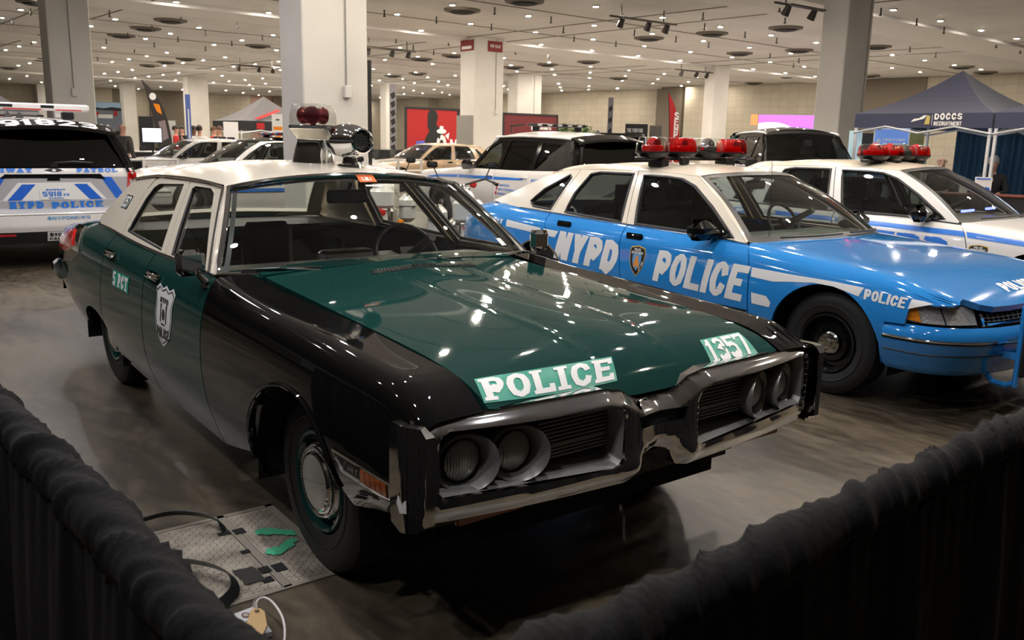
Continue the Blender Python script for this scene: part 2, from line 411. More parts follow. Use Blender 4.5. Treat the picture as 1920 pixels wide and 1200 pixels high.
glass_dome = glassmat('clear_dome', (.88, .88, .87))
# ------------------------------------------------------------------ hall: floor, ceiling, walls
TH = .055
def hall(x, y):
    """hall grid coordinates (origin at the far column row) to world"""
    return (2.82+math.cos(TH)*x-math.sin(TH)*y, 25.35+math.sin(TH)*x+math.cos(TH)*y)
CEIL = 5.09
floor_m = mat('polished_concrete', rough=.4)
def floor_nodes():
    m = floor_m; b = m.node_tree.nodes['Principled BSDF']; tc = nn(m, 'ShaderNodeTexCoord')
    mp = nn(m, 'ShaderNodeMapping'); mp.inputs['Scale'].default_value = (1, .45, 1); mp.inputs['Rotation'].default_value = (0, 0, .9); lk(m, tc, 'Object', mp, 'Vector')
    n1 = nn(m, 'ShaderNodeTexNoise', Scale=1.1, Detail=9, Roughness=.62); lk(m, mp, 'Vector', n1, 'Vector')
    n2 = nn(m, 'ShaderNodeTexNoise', Scale=14, Detail=8, Roughness=.7); lk(m, mp, 'Vector', n2, 'Vector')
    mx = nn(m, 'ShaderNodeMix'); mx.data_type = 'FLOAT'; mx.inputs[0].default_value = .35; lk(m, n1, 'Fac', mx, 2); lk(m, n2, 'Fac', mx, 3)
    r = nn(m, 'ShaderNodeValToRGB'); e = r.color_ramp.elements; e[0].position = .43; e[1].position = .585; e[0].color = (.036, .028, .018, 1); e[1].color = (.125, .100, .066, 1)
    lk(m, mx, 0, r, 'Fac'); lk(m, r, 'Color', b, 'Base Color')
    q = nn(m, 'ShaderNodeMapRange'); q.inputs['To Min'].default_value = .28; q.inputs['To Max'].default_value = .5; lk(m, n2, 'Fac', q, 'Value'); lk(m, q, 'Result', b, 'Roughness')
    bp = nn(m, 'ShaderNodeBump', Strength=.12, Distance=.004); lk(m, n2, 'Fac', bp, 'Height'); lk(m, bp, 'Normal', b, 'Normal')
floor_nodes()
def struct(name, mb, m, **kw):
    return tag(mb.build(name, m, **kw), kind='structure')
XW, YW = 41.5, 80.0
bounce_m = mat('pale_bounce_sheet', (.26, .24, .21), .95)
struct('floor_bounce_sheet', MB().box((24, 33, .004), (32, 92, .008)).box((-1, 47, .004), (18, 64, .008)), bounce_m, smooth=False)  # added pale sheets that bounce lamp light up to the ceiling
struct('floor', MB().box((10, 30, -.1), (90, 120, .2)), floor_m, smooth=False)
ceil_m = mat('ceiling_plaster', (.60, .57, .52), .85); vary(ceil_m, (.60, .59, .575), (.70, .69, .675), .5, 4)
ceil = MB(); ceil.box((10, 30, CEIL+.12), (90, 120, .2))
struct('ceiling', ceil, ceil_m, smooth=False)
# the paler dropped bands between the columns, and the thin joints between ceiling boards
beam_m = mat('ceiling_beam_paint', (.70, .685, .67), .8)
n = 0
for yy in (-14.6, -1.3, 11.5, 24, 37):
    x, y = hall(13, yy); n += 1
    struct('trim_%d' % n, MB().box((x, y, CEIL-.02), (80, 1.9, .10), rz=TH), beam_m, smooth=False)
joint_m = mat('ceiling_joint', (.22, .20, .17), .9)
for xx in (-12, 1.3, 14.0, 26.5):
    for dx in (-.9, .9):
        x, y = hall(xx+dx, 8); n += 1
        struct('trim_%d' % n, MB().box((x, y, CEIL+.015), (.035, 90, .03), rz=TH), joint_m, smooth=False)
for yy in (-9, -5, 3.5, 7.5, 16, 20):
    x, y = hall(13, yy); n += 1
    struct('trim_%d' % n, MB().box((x, y, CEIL+.015), (80, .03, .03), rz=TH), joint_m, smooth=False)
wall_m = mat('beige_wall_panels', (.42, .38, .30), .75)
def wall_nodes():
    m = wall_m; b = m.node_tree.nodes['Principled BSDF']; tc = nn(m, 'ShaderNodeTexCoord'); sp = nn(m, 'ShaderNodeSeparateXYZ'); lk(m, tc, 'Object', sp, 'Vector')
    ad = nn(m, 'ShaderNodeMath', operation='ADD'); lk(m, sp, 'X', ad, 0); lk(m, sp, 'Y', ad, 1)
    cb = nn(m, 'ShaderNodeCombineXYZ'); lk(m, ad, 0, cb, 'X'); lk(m, sp, 'Z', cb, 'Y')
    br = nn(m, 'ShaderNodeTexBrick', Scale=1); br.offset = 0; br.inputs['Brick Width'].default_value = .62; br.inputs['Row Height'].default_value = .42; br.inputs['Mortar Size'].default_value = .012
    br.inputs['Color1'].default_value = (.40, .36, .28, 1); br.inputs['Color2'].default_value = (.37, .33, .26, 1); br.inputs['Mortar'].default_value = (.29, .265, .215, 1)
    lk(m, cb, 'Vector', br, 'Vector'); lk(m, br, 'Color', b, 'Base Color')
wall_nodes()
struct('wall_right', MB().box((XW+.1, 30, 2.55), (.2, 120, 5.1)), wall_m, smooth=False)
struct('wall_back', MB().box((5, YW+.1, 2.55), (100, .2, 5.1)), wall_m, smooth=False)
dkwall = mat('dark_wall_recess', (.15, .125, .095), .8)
redwall = mat('rose_wall', (.34, .22, .18), .8)  # even rose tone for some back wall bays
# pilasters standing proud of the right wall, dark recess panels between them
k = 0
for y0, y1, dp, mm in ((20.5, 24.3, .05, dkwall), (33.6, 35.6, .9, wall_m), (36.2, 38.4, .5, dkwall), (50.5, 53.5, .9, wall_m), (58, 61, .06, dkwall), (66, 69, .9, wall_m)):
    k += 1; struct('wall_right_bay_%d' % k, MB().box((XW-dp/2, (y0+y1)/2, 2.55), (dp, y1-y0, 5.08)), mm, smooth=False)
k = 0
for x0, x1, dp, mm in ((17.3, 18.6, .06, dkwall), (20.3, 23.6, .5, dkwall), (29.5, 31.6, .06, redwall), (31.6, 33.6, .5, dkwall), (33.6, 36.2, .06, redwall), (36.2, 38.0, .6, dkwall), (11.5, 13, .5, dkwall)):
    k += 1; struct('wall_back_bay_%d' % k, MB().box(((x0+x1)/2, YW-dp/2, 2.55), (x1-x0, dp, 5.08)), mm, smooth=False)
# ------------------------------------------------------------------ columns
col_m = mat('column_paint', (.50, .475, .43), .55); vary(col_m, (.58, .56, .52), (.65, .63, .585), .8, 5)
conduit_m = mat('conduit_grey', (.25, .24, .22), .5)
CR = Matrix.Rotation(0, 3, 'Z')
def ray_xy(u, v=230.0):
    d = _f+(u-960)/1635.3*_r-(v-600)/1635.3*_u
    return d
def x_at(u, y, v=230.0):
    d = ray_xy(u, v); return CAMP[0]+d.x*(y-CAMP[1])/d.y
def pt_at(u, v, depth):
    return Vector(CAMP)+ray_xy(u, v)*depth
COLS = []
def column(x0, x1, y0, y1, conduit=None, zbox=2.4, box=(.12, .2), label=None):
    COLS.append(((x0+x1)/2, (y0+y1)/2, x1-x0))
    mb = MB().box(((x0+x1)/2, (y0+y1)/2, CEIL/2+.03), (x1-x0, y1-y0, CEIL+.06), bev=.02)
    o = tag(mb.build('column', col_m, smooth=False), label, 'column', kind='structure')
    if conduit:
        cx = conduit; c = MB().tube([(cx, y0-.012, CEIL), (cx, y0-.012, zbox)], .012, 8); c.build('conduit', conduit_m, o)
        MB().box((cx, y0-.045, zbox-box[1]/2), (box[0], .09, box[1]), bev=.01).build('junction_box', mat_jb, o)
    return o
mat_jb = mat('junction_box_paint', (.62, .60, .56), .45)
column(x_at(529, 11.7), x_at(690.5, 10.8), 10.8, 11.7, conduit=x_at(650, 10.8), zbox=2.42, label='wide grey column behind the beacon of the green and black car')
column(x_at(89, 22.3), x_at(182, 21.4), 21.4, 22.3, conduit=x_at(143, 21.4), zbox=2.60, label='grey column rising behind the highway patrol car')
column(16.72, 17.75, 9.3, 9.98, conduit=17.62, zbox=1.2, label='grey column beside the dark blue canopy tent')
cf = column(x_at(862, 24.3), x_at(942.5, 23.4), 23.4, 24.3, conduit=x_at(928, 23.4), zbox=2.6, box=(.07, .12), label='grey column with red signs under the ceiling')
red_sign = mat('dark_red_sign', (.22, .015, .015), .5)
cx = x_at(929, 23.4, 85); 
sg = MB().box((cx-.02, 23.4-.02, 4.82), (.62, .03, .36)).build('red_wall_sign', red_sign, None); tag(sg, 'dark red sign at the top front of the grey column', 'sign')
pl, W = text_polys('FIRE VALVE', .2); flat_letters('lettering', white_vinyl, sg, pl, lambda a, b: (cx-.25+a/W*.45, 23.36, 4.78+b*.1))
sx = x_at(862, 24.3); sg = MB().box((sx-.02, 23.85, 4.82), (.03, .8, .36)).build('red_wall_sign', red_sign, None); tag(sg, 'small red sign on the left side of the grey column', 'sign')
MB().box((sx-.04, 23.85, 4.75), (.01, .6, .1)).build('white_bar', white_vinyl, sg)
MB().box((sx-.1, 23.8, 1.2), (.25, .75, 2.4)).build('column_cabinet', conduit_m, cf)
column(x_at(951, 37.2), x_at(1014, 36.3), 36.3, 37.2, conduit=x_at(1000, 36.3), label='pale column beside the maroon display wall')
column(x_at(1316, 25.0), x_at(1362, 24.4), 24.4, 25.0, label='grey column behind the roof of the light blue car')
column(x_at(346, 57.4), x_at(393, 56.4), 56.4, 57.4, label='distant grey column beside the blue banner')
column(x_at(228, 69.4), x_at(258, 68.4), 68.4, 69.4, label='distant grey column behind the man in a grey suit')
column(x_at(713, 50.4), x_at(738, 49.6), 49.6, 50.4, label='distant column beside the grey patterned banner')
column(x_at(1895, 20.4, 200), x_at(1895, 20.4, 200)+1.0, 19.6, 20.4, label='grey column at the far right behind the tent')
column(x_at(66, 80, 200)-.0, x_at(88, 79, 200), 78.6, 79.6, label='distant column at the far left')
# ------------------------------------------------------------------ ceiling lights
lens_m = mat('lamp_lens', (1, 1, 1), .5, emis=(1.0, .89, .76), estr=LAMP_POWER)
lens_cool = mat('cool_lamp_lens', (1, 1, 1), .5, emis=(.93, .90, .92), estr=LAMP_POWER*.75)
ring_m = mat('lamp_trim', (.5, .48, .44), .5)
def make_light(lm, label):
    o = MB().lathe([(.11, .06), (.11, 0), (.095, -.015), (.072, -.015), (.070, .01)], n=16).build('ceiling_light', ring_m)
    tag(o, label, 'ceiling light', 'round downlights in the ceiling')
    MB().lathe([(.070, .0), (.062, -.012), (.035, -.022), (.0001, -.025)], n=12).build('lens', lm, o, smooth=True)
    return o
warm0 = make_light(lens_m, 'small round warm white downlight recessed in the pale ceiling')
cool0 = make_light(lens_cool, 'small round cool white downlight at the left of the ceiling')
used = {0: False, 1: False}
def in_frame(p, mg=0):
    d = Vector(p)-Vector(CAMP); z = d.dot(_f)
    if z < .1: return False
    u = 960+1635.3*d.dot(_r)/z; v = 600-1635.3*d.dot(_u)/z
    return -mg < u < 1920+mg and -mg < v < 1200+mg
LIGHTS = []
for j in range(-13, 20):
    for i in range(-7, 16):
        x, y = hall(i*2.7, j*2.7); 
        if x > XW-1 or y > YW-1 or y < -7 or x < -12: continue
        seen = in_frame((x, y, CEIL))
        if not seen and (math.hypot(x-2, y-2) > 13): continue
        if y < -3.4 or (x < -5.5 and y < 14): continue
        if any(abs(x-a) < .9+.5*w_ and abs(y-b) < 1.15 for a, b, w_ in COLS): continue
        if seen and y > 62 and (i+j) % 2: continue
        cool = x < 2.6 and y < 60
        b = cool0 if cool else warm0
        if used[int(cool)]:
            c = b.copy(); COL.objects.link(c)
            l = b.children[0].copy(); COL.objects.link(l); l.parent = c
        else: c = b; used[int(cool)] = True
        c.location = (x, y, CEIL); LIGHTS.append(c)
print('lights', len(LIGHTS))
# small pendant sprinklers, round diffusers, and hanging rigs placed where the ceiling shows them
def ceil_pt(u, v, z=CEIL):
    d = ray_xy(u, v); t = (z-CAMP[2])/d.z; return (CAMP[0]+t*d.x, CAMP[1]+t*d.y, z)
dark_m = mat('sprinkler_metal', (.05, .045, .04), .5, metal=.5)
sp0 = MB().tube([(0, 0, 0), (0, 0, -.16)], .022, 6).lathe([(.001, -.16), (.05, -.165), (.05, -.18), (.001, -.2)], n=8).build('sprinkler', dark_m)
tag(sp0, 'small dark sprinkler hanging from the pale ceiling', 'sprinkler', 'sprinklers in the ceiling')
C1 = [(170, 47), (67, 102), (615, 57), (1018, 95), (1155, 165), (1333, 123), (855, 142), (718, 183), (597, 217), (1000, 205), (867, 237), (755, 268), (1303, 228), (1475, 195), (1155, 258), (176, 222), (548, 317)]
C2 = [(242, 55), (863, 40), (535, 92), (844, 133), (1180, 92), (1250, 150), (1577, 40), (1650, 165), (1310, 200), (1545, 230), (1883, 203), (307, 210), (603, 225), (405, 250), (520, 280), (1165, 300), (980, 278)]
C3 = [(116, 70), (125, 130), (547, 25), (578, 92), (352, 177), (147, 235), (530, 210), (1117, 45), (1318, 103), (1472, 152), (1280, 260), (1425, 293), (1766, 235), (1902, 268), (655, 325), (493, 297), (625, 353)]
first = True
for k, L in enumerate((C1, C2, C3)):
    for a, b in L:
        p = ceil_pt(k*640+a/3, b/3+1.5)
        o = sp0 if first else sp0.copy()
        if not first: COL.objects.link(o)
        first = False; o.location = (p[0], p[1], CEIL+.02)
vent_m = mat('air_diffuser', (.13, .11, .09), .7); ventin_m = mat('diffuser_core', (.02, .02, .02), .8)
vt = MB().lathe([(.52, .02), (.50, -.03), (.40, -.05), (.36, -.01)], n=24).build('air_vent', vent_m)
tag(vt, 'round dark air diffuser in the pale ceiling', 'air vent', 'round air diffusers in the ceiling')
MB().lathe([(.36, -.02), (.3, -.08), (.18, -.10), (.001, -.10)], n=24).build('core', ventin_m, vt)
V1 = [(960, 115), (820, 160), (685, 200), (1450, 258), (1050, 332), (940, 350), (840, 368), (200, 12), (50, 382), (225, 333)]
V2 = [(680, 58), (1030, 8), (450, 332), (630, 313), (1160, 363), (1390, 348), (970, 378), (1730, 215), (290, 427), (430, 413), (1560, 440)]
V3 = [(165, 188), (580, 158), (655, 283), (320, 300), (1090, 263), (1570, 377), (1705, 407), (1830, 433), (1050, 425), (1185, 450), (585, 430), (400, 467)]
first = True
for k, L in enumerate((V1, V2, V3)):
    for a, b in L:
        p = ceil_pt(k*640+a/3, b/3)
        o = vt
        if not first:
            o = vt.copy(); COL.objects.link(o); l = vt.children[0].copy(); COL.objects.link(l); l.parent = o
        first = False; o.location = (p[0], p[1], CEIL)
rig_m = mat('rig_steel', (.12, .11, .10), .4, metal=.6)
for u, v, lab in ((1205, 38, 'spotlight rig hanging under the ceiling in the middle'), (1512, 15, 'spotlight rig hanging beside the column near the tent'), (728, 92, 'spotlight rig hanging behind the beacon column'), (1300, 133, 'spotlight rig hanging over the blue car'), (480, 124, 'spotlight rig hanging over the distant booths')):
    p = ceil_pt(u, v, CEIL-.3); mb = MB()
    for dx in (-.8, .8): mb.tube([(dx, 0, .35), (dx, 0, 0)], .02, 6)
    mb.tube([(-1.2, 0, 0), (1.2, 0, 0)], .03, 6).tube([(-1, -.3, -.05), (1, -.3, -.05)], .025, 6)
    o = tag(mb.build('ceiling_rig', rig_m, loc=(p[0], p[1], CEIL-.3)), lab, 'lighting rig')
    for dx in (-.9, .1, .8): MB().lathe([(.001, .1), (.07, .1), (.10, -.12), (.001, -.12)], n=10, rot=Matrix.Rotation(.5, 3, 'X')).shift((dx, -.12, -.15), 40).build('spotlight', dark_m, o)
# ------------------------------------------------------------------ lofted car bodies
def nslopes(X, Y):
    """slopes of the natural cubic spline along axis 0"""
    X = np.array(X, float); n = len(X); h = np.diff(X); A = np.zeros((n, n)); B = np.zeros((n, n))
    A[0, 0], A[0, 1] = 2, 1; B[0, 0], B[0, 1] = -3/h[0], 3/h[0]; A[-1, -1], A[-1, -2] = 2, 1; B[-1, -1], B[-1, -2] = 3/h[-1], -3/h[-1]
    for i in range(1, n-1):
        A[i, i-1], A[i, i], A[i, i+1] = h[i], 2*(h[i-1]+h[i]), h[i-1]
        B[i, i-1] = -3*h[i]/h[i-1]; B[i, i+1] = 3*h[i-1]/h[i]; B[i, i] = -B[i, i-1]-B[i, i+1]
    M = np.linalg.solve(A, B); return np.tensordot(M, np.array(Y, float), (1, 0)), M
def pslopes(X, Y):
    """monotone cubic slopes along axis 0"""
    h = np.diff(X); d = np.diff(Y, axis=0)/h.reshape((-1,)+(1,)*(Y.ndim-1)); m = np.zeros_like(Y)
    a, b = d[:-1], d[1:]; h0 = h[:-1].reshape((-1,)+(1,)*(Y.ndim-1)); h1 = h[1:].reshape((-1,)+(1,)*(Y.ndim-1))
    w1, w2 = 2*h1+h0, h1+2*h0
    with np.errstate(all='ignore'):
        mm = (w1+w2)/(w1/a+w2/b)
    m[1:-1] = np.where(a*b > 0, mm, 0); m[1:-1] = np.nan_to_num(m[1:-1]); m[0] = d[0]; m[-1] = d[-1]
    return m
class Curve:
    """y -> value(s), monotone cubic through the given stations"""
    def __init__(s, X, Y, linear=False): s.X = np.array(X, float); s.Y = np.array(Y, float); s.M = nslopes(s.X, s.Y)[0] if linear == 'c2' else pslopes(s.X, s.Y)
    def __call__(s, x):
        x = np.asarray(x, float); i = np.clip(np.searchsorted(s.X, x)-1, 0, len(s.X)-2); h = s.X[i+1]-s.X[i]; t = np.clip((x-s.X[i])/h, -.25, 1.25)
        if s.Y.ndim > 1: t = t.reshape(t.shape+(1,)*(s.Y.ndim-1)); h = h.reshape(t.shape)
        t2, t3 = t*t, t*t*t
        return (2*t3-3*t2+1)*s.Y[i]+(t3-2*t2+t)*h*s.M[i]+(3*t2-2*t3)*s.Y[i+1]+(t3-t2)*h*s.M[i+1]
class Body:
    """stations: [(y, [(x, z), ...])]; k index runs from the sill (0) up over the shoulder to the centre line"""
    def __init__(s, st, kb=5):
        s.C = Curve([a for a, _ in st], [b for _, b in st], 'c2'); s.K = len(st[0][1]); s.kb = kb; s.KM = nslopes(np.arange(s.K), np.zeros(s.K))[1]; s.KM = s.KM
        s.ks = np.arange(s.K, dtype=float)
        s.yt = np.linspace(st[0][0]-.02, st[-1][0]+.02, 260); s.kt = np.linspace(0, s.K-1, 241)
        sec = s.C(s.yt)                       # (ny,K,2)
        T = np.zeros((len(s.yt), len(s.kt), 2))
        for i in range(len(s.yt)): T[i] = Curve(s.ks, sec[i], 'c2')(s.kt)
        s.T = T
    def _lerp(s, y):
        f = np.clip((np.asarray(y, float)-s.yt[0])/(s.yt[1]-s.yt[0]), 0, len(s.yt)-1.001); i = f.astype(int); return i, f-i
    def xz(s, y, k):
        """exact bicubic evaluation, rows (x, z)"""
        y = np.atleast_1d(np.asarray(y, float)); k = np.atleast_1d(np.asarray(k, float))*np.ones_like(y); sec = s.C(y); K = s.K
        m = np.einsum('ij,njc->nic', s.KM, sec)
        i = np.clip(np.floor(k).astype(int), 0, K-2); t = np.clip(k-i, -.2, 1.2)[:, None]; r = np.arange(len(y)); t2, t3 = t*t, t*t*t
        return (2*t3-3*t2+1)*sec[r, i]+(t3-2*t2+t)*m[r, i]+(3*t2-2*t3)*sec[r, i+1]+(t3-t2)*m[r, i+1]
    def _newton(s, y, k, c, tgt, lo, hi):
        for _ in range(3):
            f = s.xz(y, k)[:, c]-tgt; g = (s.xz(y, k+.01)[:, c]-s.xz(y, k-.01)[:, c])/.02
            st = np.where(abs(g) > 1e-3, -f/np.where(abs(g) > 1e-3, g, 1), 0); k = np.clip(k+np.clip(st, -.05, .05), lo, hi)
        return k
    def yk(s, uv):
        q = s.xz(uv[:, 0], uv[:, 1]); return np.stack([-q[:, 0], uv[:, 0], q[:, 1]], -1)
    def k_of_z(s, y, z):
        y = np.atleast_1d(y).astype(float); z = np.atleast_1d(z).astype(float)*np.ones_like(y); n = int(s.kb/s.kt[1])+1; i, a = s._lerp(y); r = np.zeros(len(y))
        for q in range(len(y)):
            zz = s.T[i[q], :n, 1]*(1-a[q])+s.T[i[q]+1, :n, 1]*a[q]; r[q] = np.interp(z[q], np.maximum.accumulate(zz), s.kt[:n])
        return s._newton(y, r, 1, z, 0, s.kb+.01)
    def k_of_x(s, y, x):
        y = np.atleast_1d(y).astype(float); x = abs(np.atleast_1d(x).astype(float))*np.ones_like(y); n = int(s.kb/s.kt[1]); i, a = s._lerp(y); r = np.zeros(len(y))
        for q in range(len(y)):
            xx = s.T[i[q], n:, 0]*(1-a[q])+s.T[i[q]+1, n:, 0]*a[q]; r[q] = np.interp(-x[q], -xx, s.kt[n:])
        return s._newton(y, r, 0, x, s.kb-.2, s.K-1.0)
    def side(s, uv):
        """(y,z) on the flank of the car's right side (x<0)"""
        return s.yk(np.stack([uv[:, 0], s.k_of_z(uv[:, 0], uv[:, 1])], -1))
    def top(s, uv):
        """(x,y) on hood or deck"""
        k = s.k_of_x(uv[:, 1], uv[:, 0]); q = s.xz(uv[:, 1], k); return np.stack([uv[:, 0], uv[:, 1], q[:, 1]], -1)
    def toyk(s, poly): return [(p[0], float(s.k_of_z(p[0], p[1])[0])) for p in poly]
class House:
    """greenhouse: side surface x = X0(y) - t*(z-zb) - c*(z-zb)^2, roof dome over it"""
    def __init__(s, X0, zb, t, c, rail, crown, p=2.6): s.X0, s.zb, s.t, s.c, s.rail, s.crown, s.p = X0, zb, t, c, rail, crown, p
    def x(s, y, z): d = z-s.zb; return s.X0(y)-s.t*d-s.c*d*d
    def side(s, uv): return np.stack([-s.x(uv[:, 0], uv[:, 1]), uv[:, 0], uv[:, 1]], -1)
    def roof(s, uv):
        """uv = (fraction across -1..1, y)"""
        y = uv[:, 1]; zr = s.rail(y); xr = s.x(y, zr); f = np.clip(abs(uv[:, 0]), 0, 1.2)
        return np.stack([uv[:, 0]*xr, y, zr+s.crown(y)*(1-f**s.p)], -1)
def arch_poly(y0, z0, ry, rz, n=22, a0=-10, a1=190):
    return [(y0-ry*math.cos(math.radians(a0+(a1-a0)*i/n)), z0+rz*math.sin(math.radians(a0+(a1-a0)*i/n))) for i in range(n+1)]
# ------------------------------------------------------------------ dimensions of the green and black sedan
FB = Body([
 (-.84, [(.925,.49),(.955,.545),(.965,.62),(.955,.70),(.93,.775),(.885,.81),(.72,.815),(.36,.80),(0,.765)]),
 (-.74, [(.93,.48),(.962,.54),(.975,.62),(.962,.735),(.935,.83),(.875,.868),(.71,.868),(.36,.868),(0,.85)]),
 (-.55, [(.93,.45),(.968,.52),(.982,.615),(.968,.76),(.938,.865),(.875,.902),(.705,.90),(.36,.915),(0,.915)]),
 (0,    [(.93,.31),(.975,.45),(.990,.60),(.974,.78),(.938,.895),(.875,.935),(.705,.932),(.36,.955),(0,.96)]),
 (.60,  [(.92,.25),(.975,.42),(.990,.60),(.974,.79),(.938,.91),(.885,.96),(.725,.96),(.36,.985),(0,.99)]),
 (1.0,  [(.92,.25),(.975,.42),(.990,.60),(.974,.79),(.938,.92),(.893,.985),(.75,.995),(.36,1.01),(0,1.01)]),
 (1.9,  [(.92,.25),(.975,.42),(.990,.60),(.974,.79),(.938,.925),(.893,.99),(.82,1.0),(.4,1.02),(0,1.02)]),
 (2.7,  [(.92,.27),(.975,.44),(.990,.62),(.972,.80),(.935,.935),(.880,1.005),(.82,1.015),(.4,1.03),(0,1.03)]),
 (3.3,  [(.92,.30),(.970,.46),(.985,.62),(.966,.80),(.928,.935),(.855,1.005),(.78,1.02),(.4,1.035),(0,1.035)]),
 (3.9,  [(.90,.33),(.950,.46),(.962,.60),(.945,.77),(.915,.89),(.85,.955),(.72,.98),(.36,.995),(0,1.0)]),
 (4.45, [(.86,.38),(.900,.50),(.912,.60),(.895,.74),(.865,.84),(.81,.89),(.68,.92),(.34,.935),(0,.94)])])
FH = House(Curve([.8,1.6,2.4,3.0,3.6,4.0],[.893,.893,.885,.862,.82,.78]), .99, .56, .12,
 Curve([1.2,1.45,1.9,2.5,3.0,3.4],[1.335,1.352,1.362,1.352,1.315,1.27]), Curve([1.2,1.5,2.0,2.6,3.0,3.2],[.06,.085,.10,.10,.08,.06]))
# ------------------------------------------------------------------ parts shared by the cars
def hflip(loops): return loops
def tyre_mb(R, W, rimR):
    h = W/2; p = [(rimR, -h*.78), (rimR+.012, -h*.92), (rimR+(R-rimR)*.35, -h*1.04), (rimR+(R-rimR)*.65, -h*1.03), (R-.028, -h*.93), (R-.010, -h*.82), (R-.002, -h*.62)]
    for x in (-.36, -.30, -.05, .05, .30, .36): p.append((R-(.0 if abs(x) in (.36, .05) else 0), h*x*1.0))
    p = p[:7]+[(R-.002, -h*.40), (R-.012, -h*.38), (R-.012, -h*.33), (R, -h*.31), (R, -h*.06), (R-.012, -h*.04), (R-.012, h*.04), (R, h*.06), (R, h*.31), (R-.012, h*.33), (R-.012, h*.38), (R-.002, h*.40)]+[(a, -b) for a, b in p[:7][::-1]]
    return MB().lathe(p, axis='X', n=56)
def wheel(parent, x, y, R=.345, W=.2, rimR=.19, side=-1, style='dogdish', name='wheel'):
    """side -1: outer face towards -x"""
    o = tyre_mb(R, W, rimR).build(name, rubber, parent, ang=.5); o.location = (x, y, R)
    s = side
    # raised sidewall rings
    MB().lathe([(rimR+.05, s*W*.522), (rimR+.054, s*W*.535), (rimR+.06, s*W*.535), (rimR+.064, s*W*.522)], axis='X', n=48).build('sidewall_ring', rubber, o)
    f = s*W/2
    if style == 'dogdish':
        MB().lathe([(rimR+.004, f*.9), (rimR-.002, f*.98), (rimR-.014, f*.95), (rimR-.018, f*.70), (rimR-.035, f*.52), (rimR-.055, f*.50), (rimR-.075, f*.62), (.10, f*.70), (.001, f*.70)], axis='X', n=48).build('rim', green, o)
        MB().lathe([(.142, f*.68), (.146, f*.80), (.138, f*.92), (.128, f*.92), (.122, f*.98), (.116, f*.98), (.112, f*1.06), (.104, f*1.10)], axis='X', n=48).build('hubcap', chrome, o)
        MB().lathe([(.104, f*1.09), (.09, f*1.13), (.05, f*1.16), (.001, f*1.17)], axis='X', n=48).build('hubcap_centre', mat_hub, o)
        kn = MB()
        for k in range(72):
            t = 2*PI*k/72; kn.box((f*.98, .131*math.cos(t), .131*math.sin(t)), (.012, .004, .008), rx=t)
        kn.build('knurled_ring', chrome_dull, o)
    else:
        MB().lathe([(rimR+.004, f*.9), (rimR-.002, f*1.0), (rimR-.012, f*.97), (rimR-.018, f*.55), (rimR-.03, f*.40), (rimR-.06, f*.42), (rimR-.075, f*.62), (.085, f*.66), (.08, f*.5), (.001, f*.5)], axis='X', n=48).build('rim', gloss_black, o)
        MB().lathe([(.078, f*.5), (.076, f*.80), (.066, f*.88), (.03, f*.9), (.028, f*1.0), (.001, f*1.0)], axis='X', n=32).build('hub', chrome_dull, o)
        nt = MB()
        for k in range(5):
            t = 2*PI*k/5; nt.lathe([(.011, f*.5), (.011, f*1.02), (.001, f*1.03)], axis='X', n=6, c=(0, .054*math.cos(t), .054*math.sin(t)))
        nt.build('lug_nuts', chrome, o)
    return o
mat_hub = mat('hubcap_grey_paint', (.42, .41, .37), .25, metal=.4)
def wheel_wells(parent, arches, x0=.52, x1=.93):
    for (yc, zc, ry, rz) in arches:
        for sx in (-1, 1):
            pr = [(yc-ry-.03, .22)]+arch_poly(yc, zc, ry+.03, rz+.03, 14, 0, 180)+[(yc+ry+.03, .22)]; n = len(pr)
            V = [(sx*x0, a, b) for a, b in pr]+[(sx*x1, a, b) for a, b in pr]
            mesh_obj('wheel_well', V, [tuple(range(n))]+[(i, i+1, i+1+n, i+n) for i in range(n-1)], void, parent)
def seat(parent, x, y, w, z0=.35, m=None, name='seat', back=.62, head=True, d=.5):
    m = m or greyint
    o = MB().box((x, y, z0+.12), (w, d, .18), bev=.05).build(name, m, parent)
    MB().box((x, y+d*.52, z0+.12+back/2), (w, .16, back), rx=-.22, bev=.05).build('seat_back', m, o)
    if head: 
        for q in ([x] if w < .8 else [x-w*.28, x+w*.28]): MB().box((q, y+d*.52+.09, z0+.12+back+.10), (.26, .1, .17), rx=-.2, bev=.035).build('headrest', m, o)
    return o
def steering(parent, x, y, z, r=.19, tilt=.45):
    pts = [(r*math.cos(2*PI*k/32), 0, r*math.sin(2*PI*k/32)) for k in range(32)]
    R = Matrix.Rotation(-tilt, 3, 'X'); mb = MB().tube([R @ Vector(p) for p in pts], .014, 8, closed=True)
    mb.tube([R @ Vector((-r, 0, 0)), R @ Vector((r, 0, 0))], .014, 6).box(tuple(R @ Vector((0, -.02, 0))), (.12, .04, .1), rx=-tilt).tube([(0, 0, 0), tuple(R @ Vector((0, -.3, 0)))], .025, 8)
    return mb.build('steering_wheel', blackplastic, parent, loc=(x, y, z))
def strip(name, m, A, B, parent, n=16, thick=.02, out=(0, 0, 1), off=0, mirror=False, st=(.1, .5), rows=2):
    """ruled surface between two 3D polylines A(t), B(t) given as functions t in 0..1"""
    def fm(uv):
        a = np.array([A(t) for t in uv[:, 0]]); b = np.array([B(t) for t in uv[:, 0]]); return a+(b-a)*uv[:, 1:2]
    return patch(name, m, [rc(0, 0, 1, 1)], fm, parent, st=st, out=out, thick=thick, off=off, mirror=mirror)
def path3(name, m, pts, r, parent, flat=None, n=8, mirror=False, up=(0, 0, 1)):
    if mirror: pts = [(-p[0], p[1], p[2]) for p in pts]
    return MB().tube(pts, r, n, flat=flat, up=up).build(name, m, parent)
def both(fn):
    """run a part builder for the right side, then mirrored for the left"""
    return [fn(False), fn(True)]
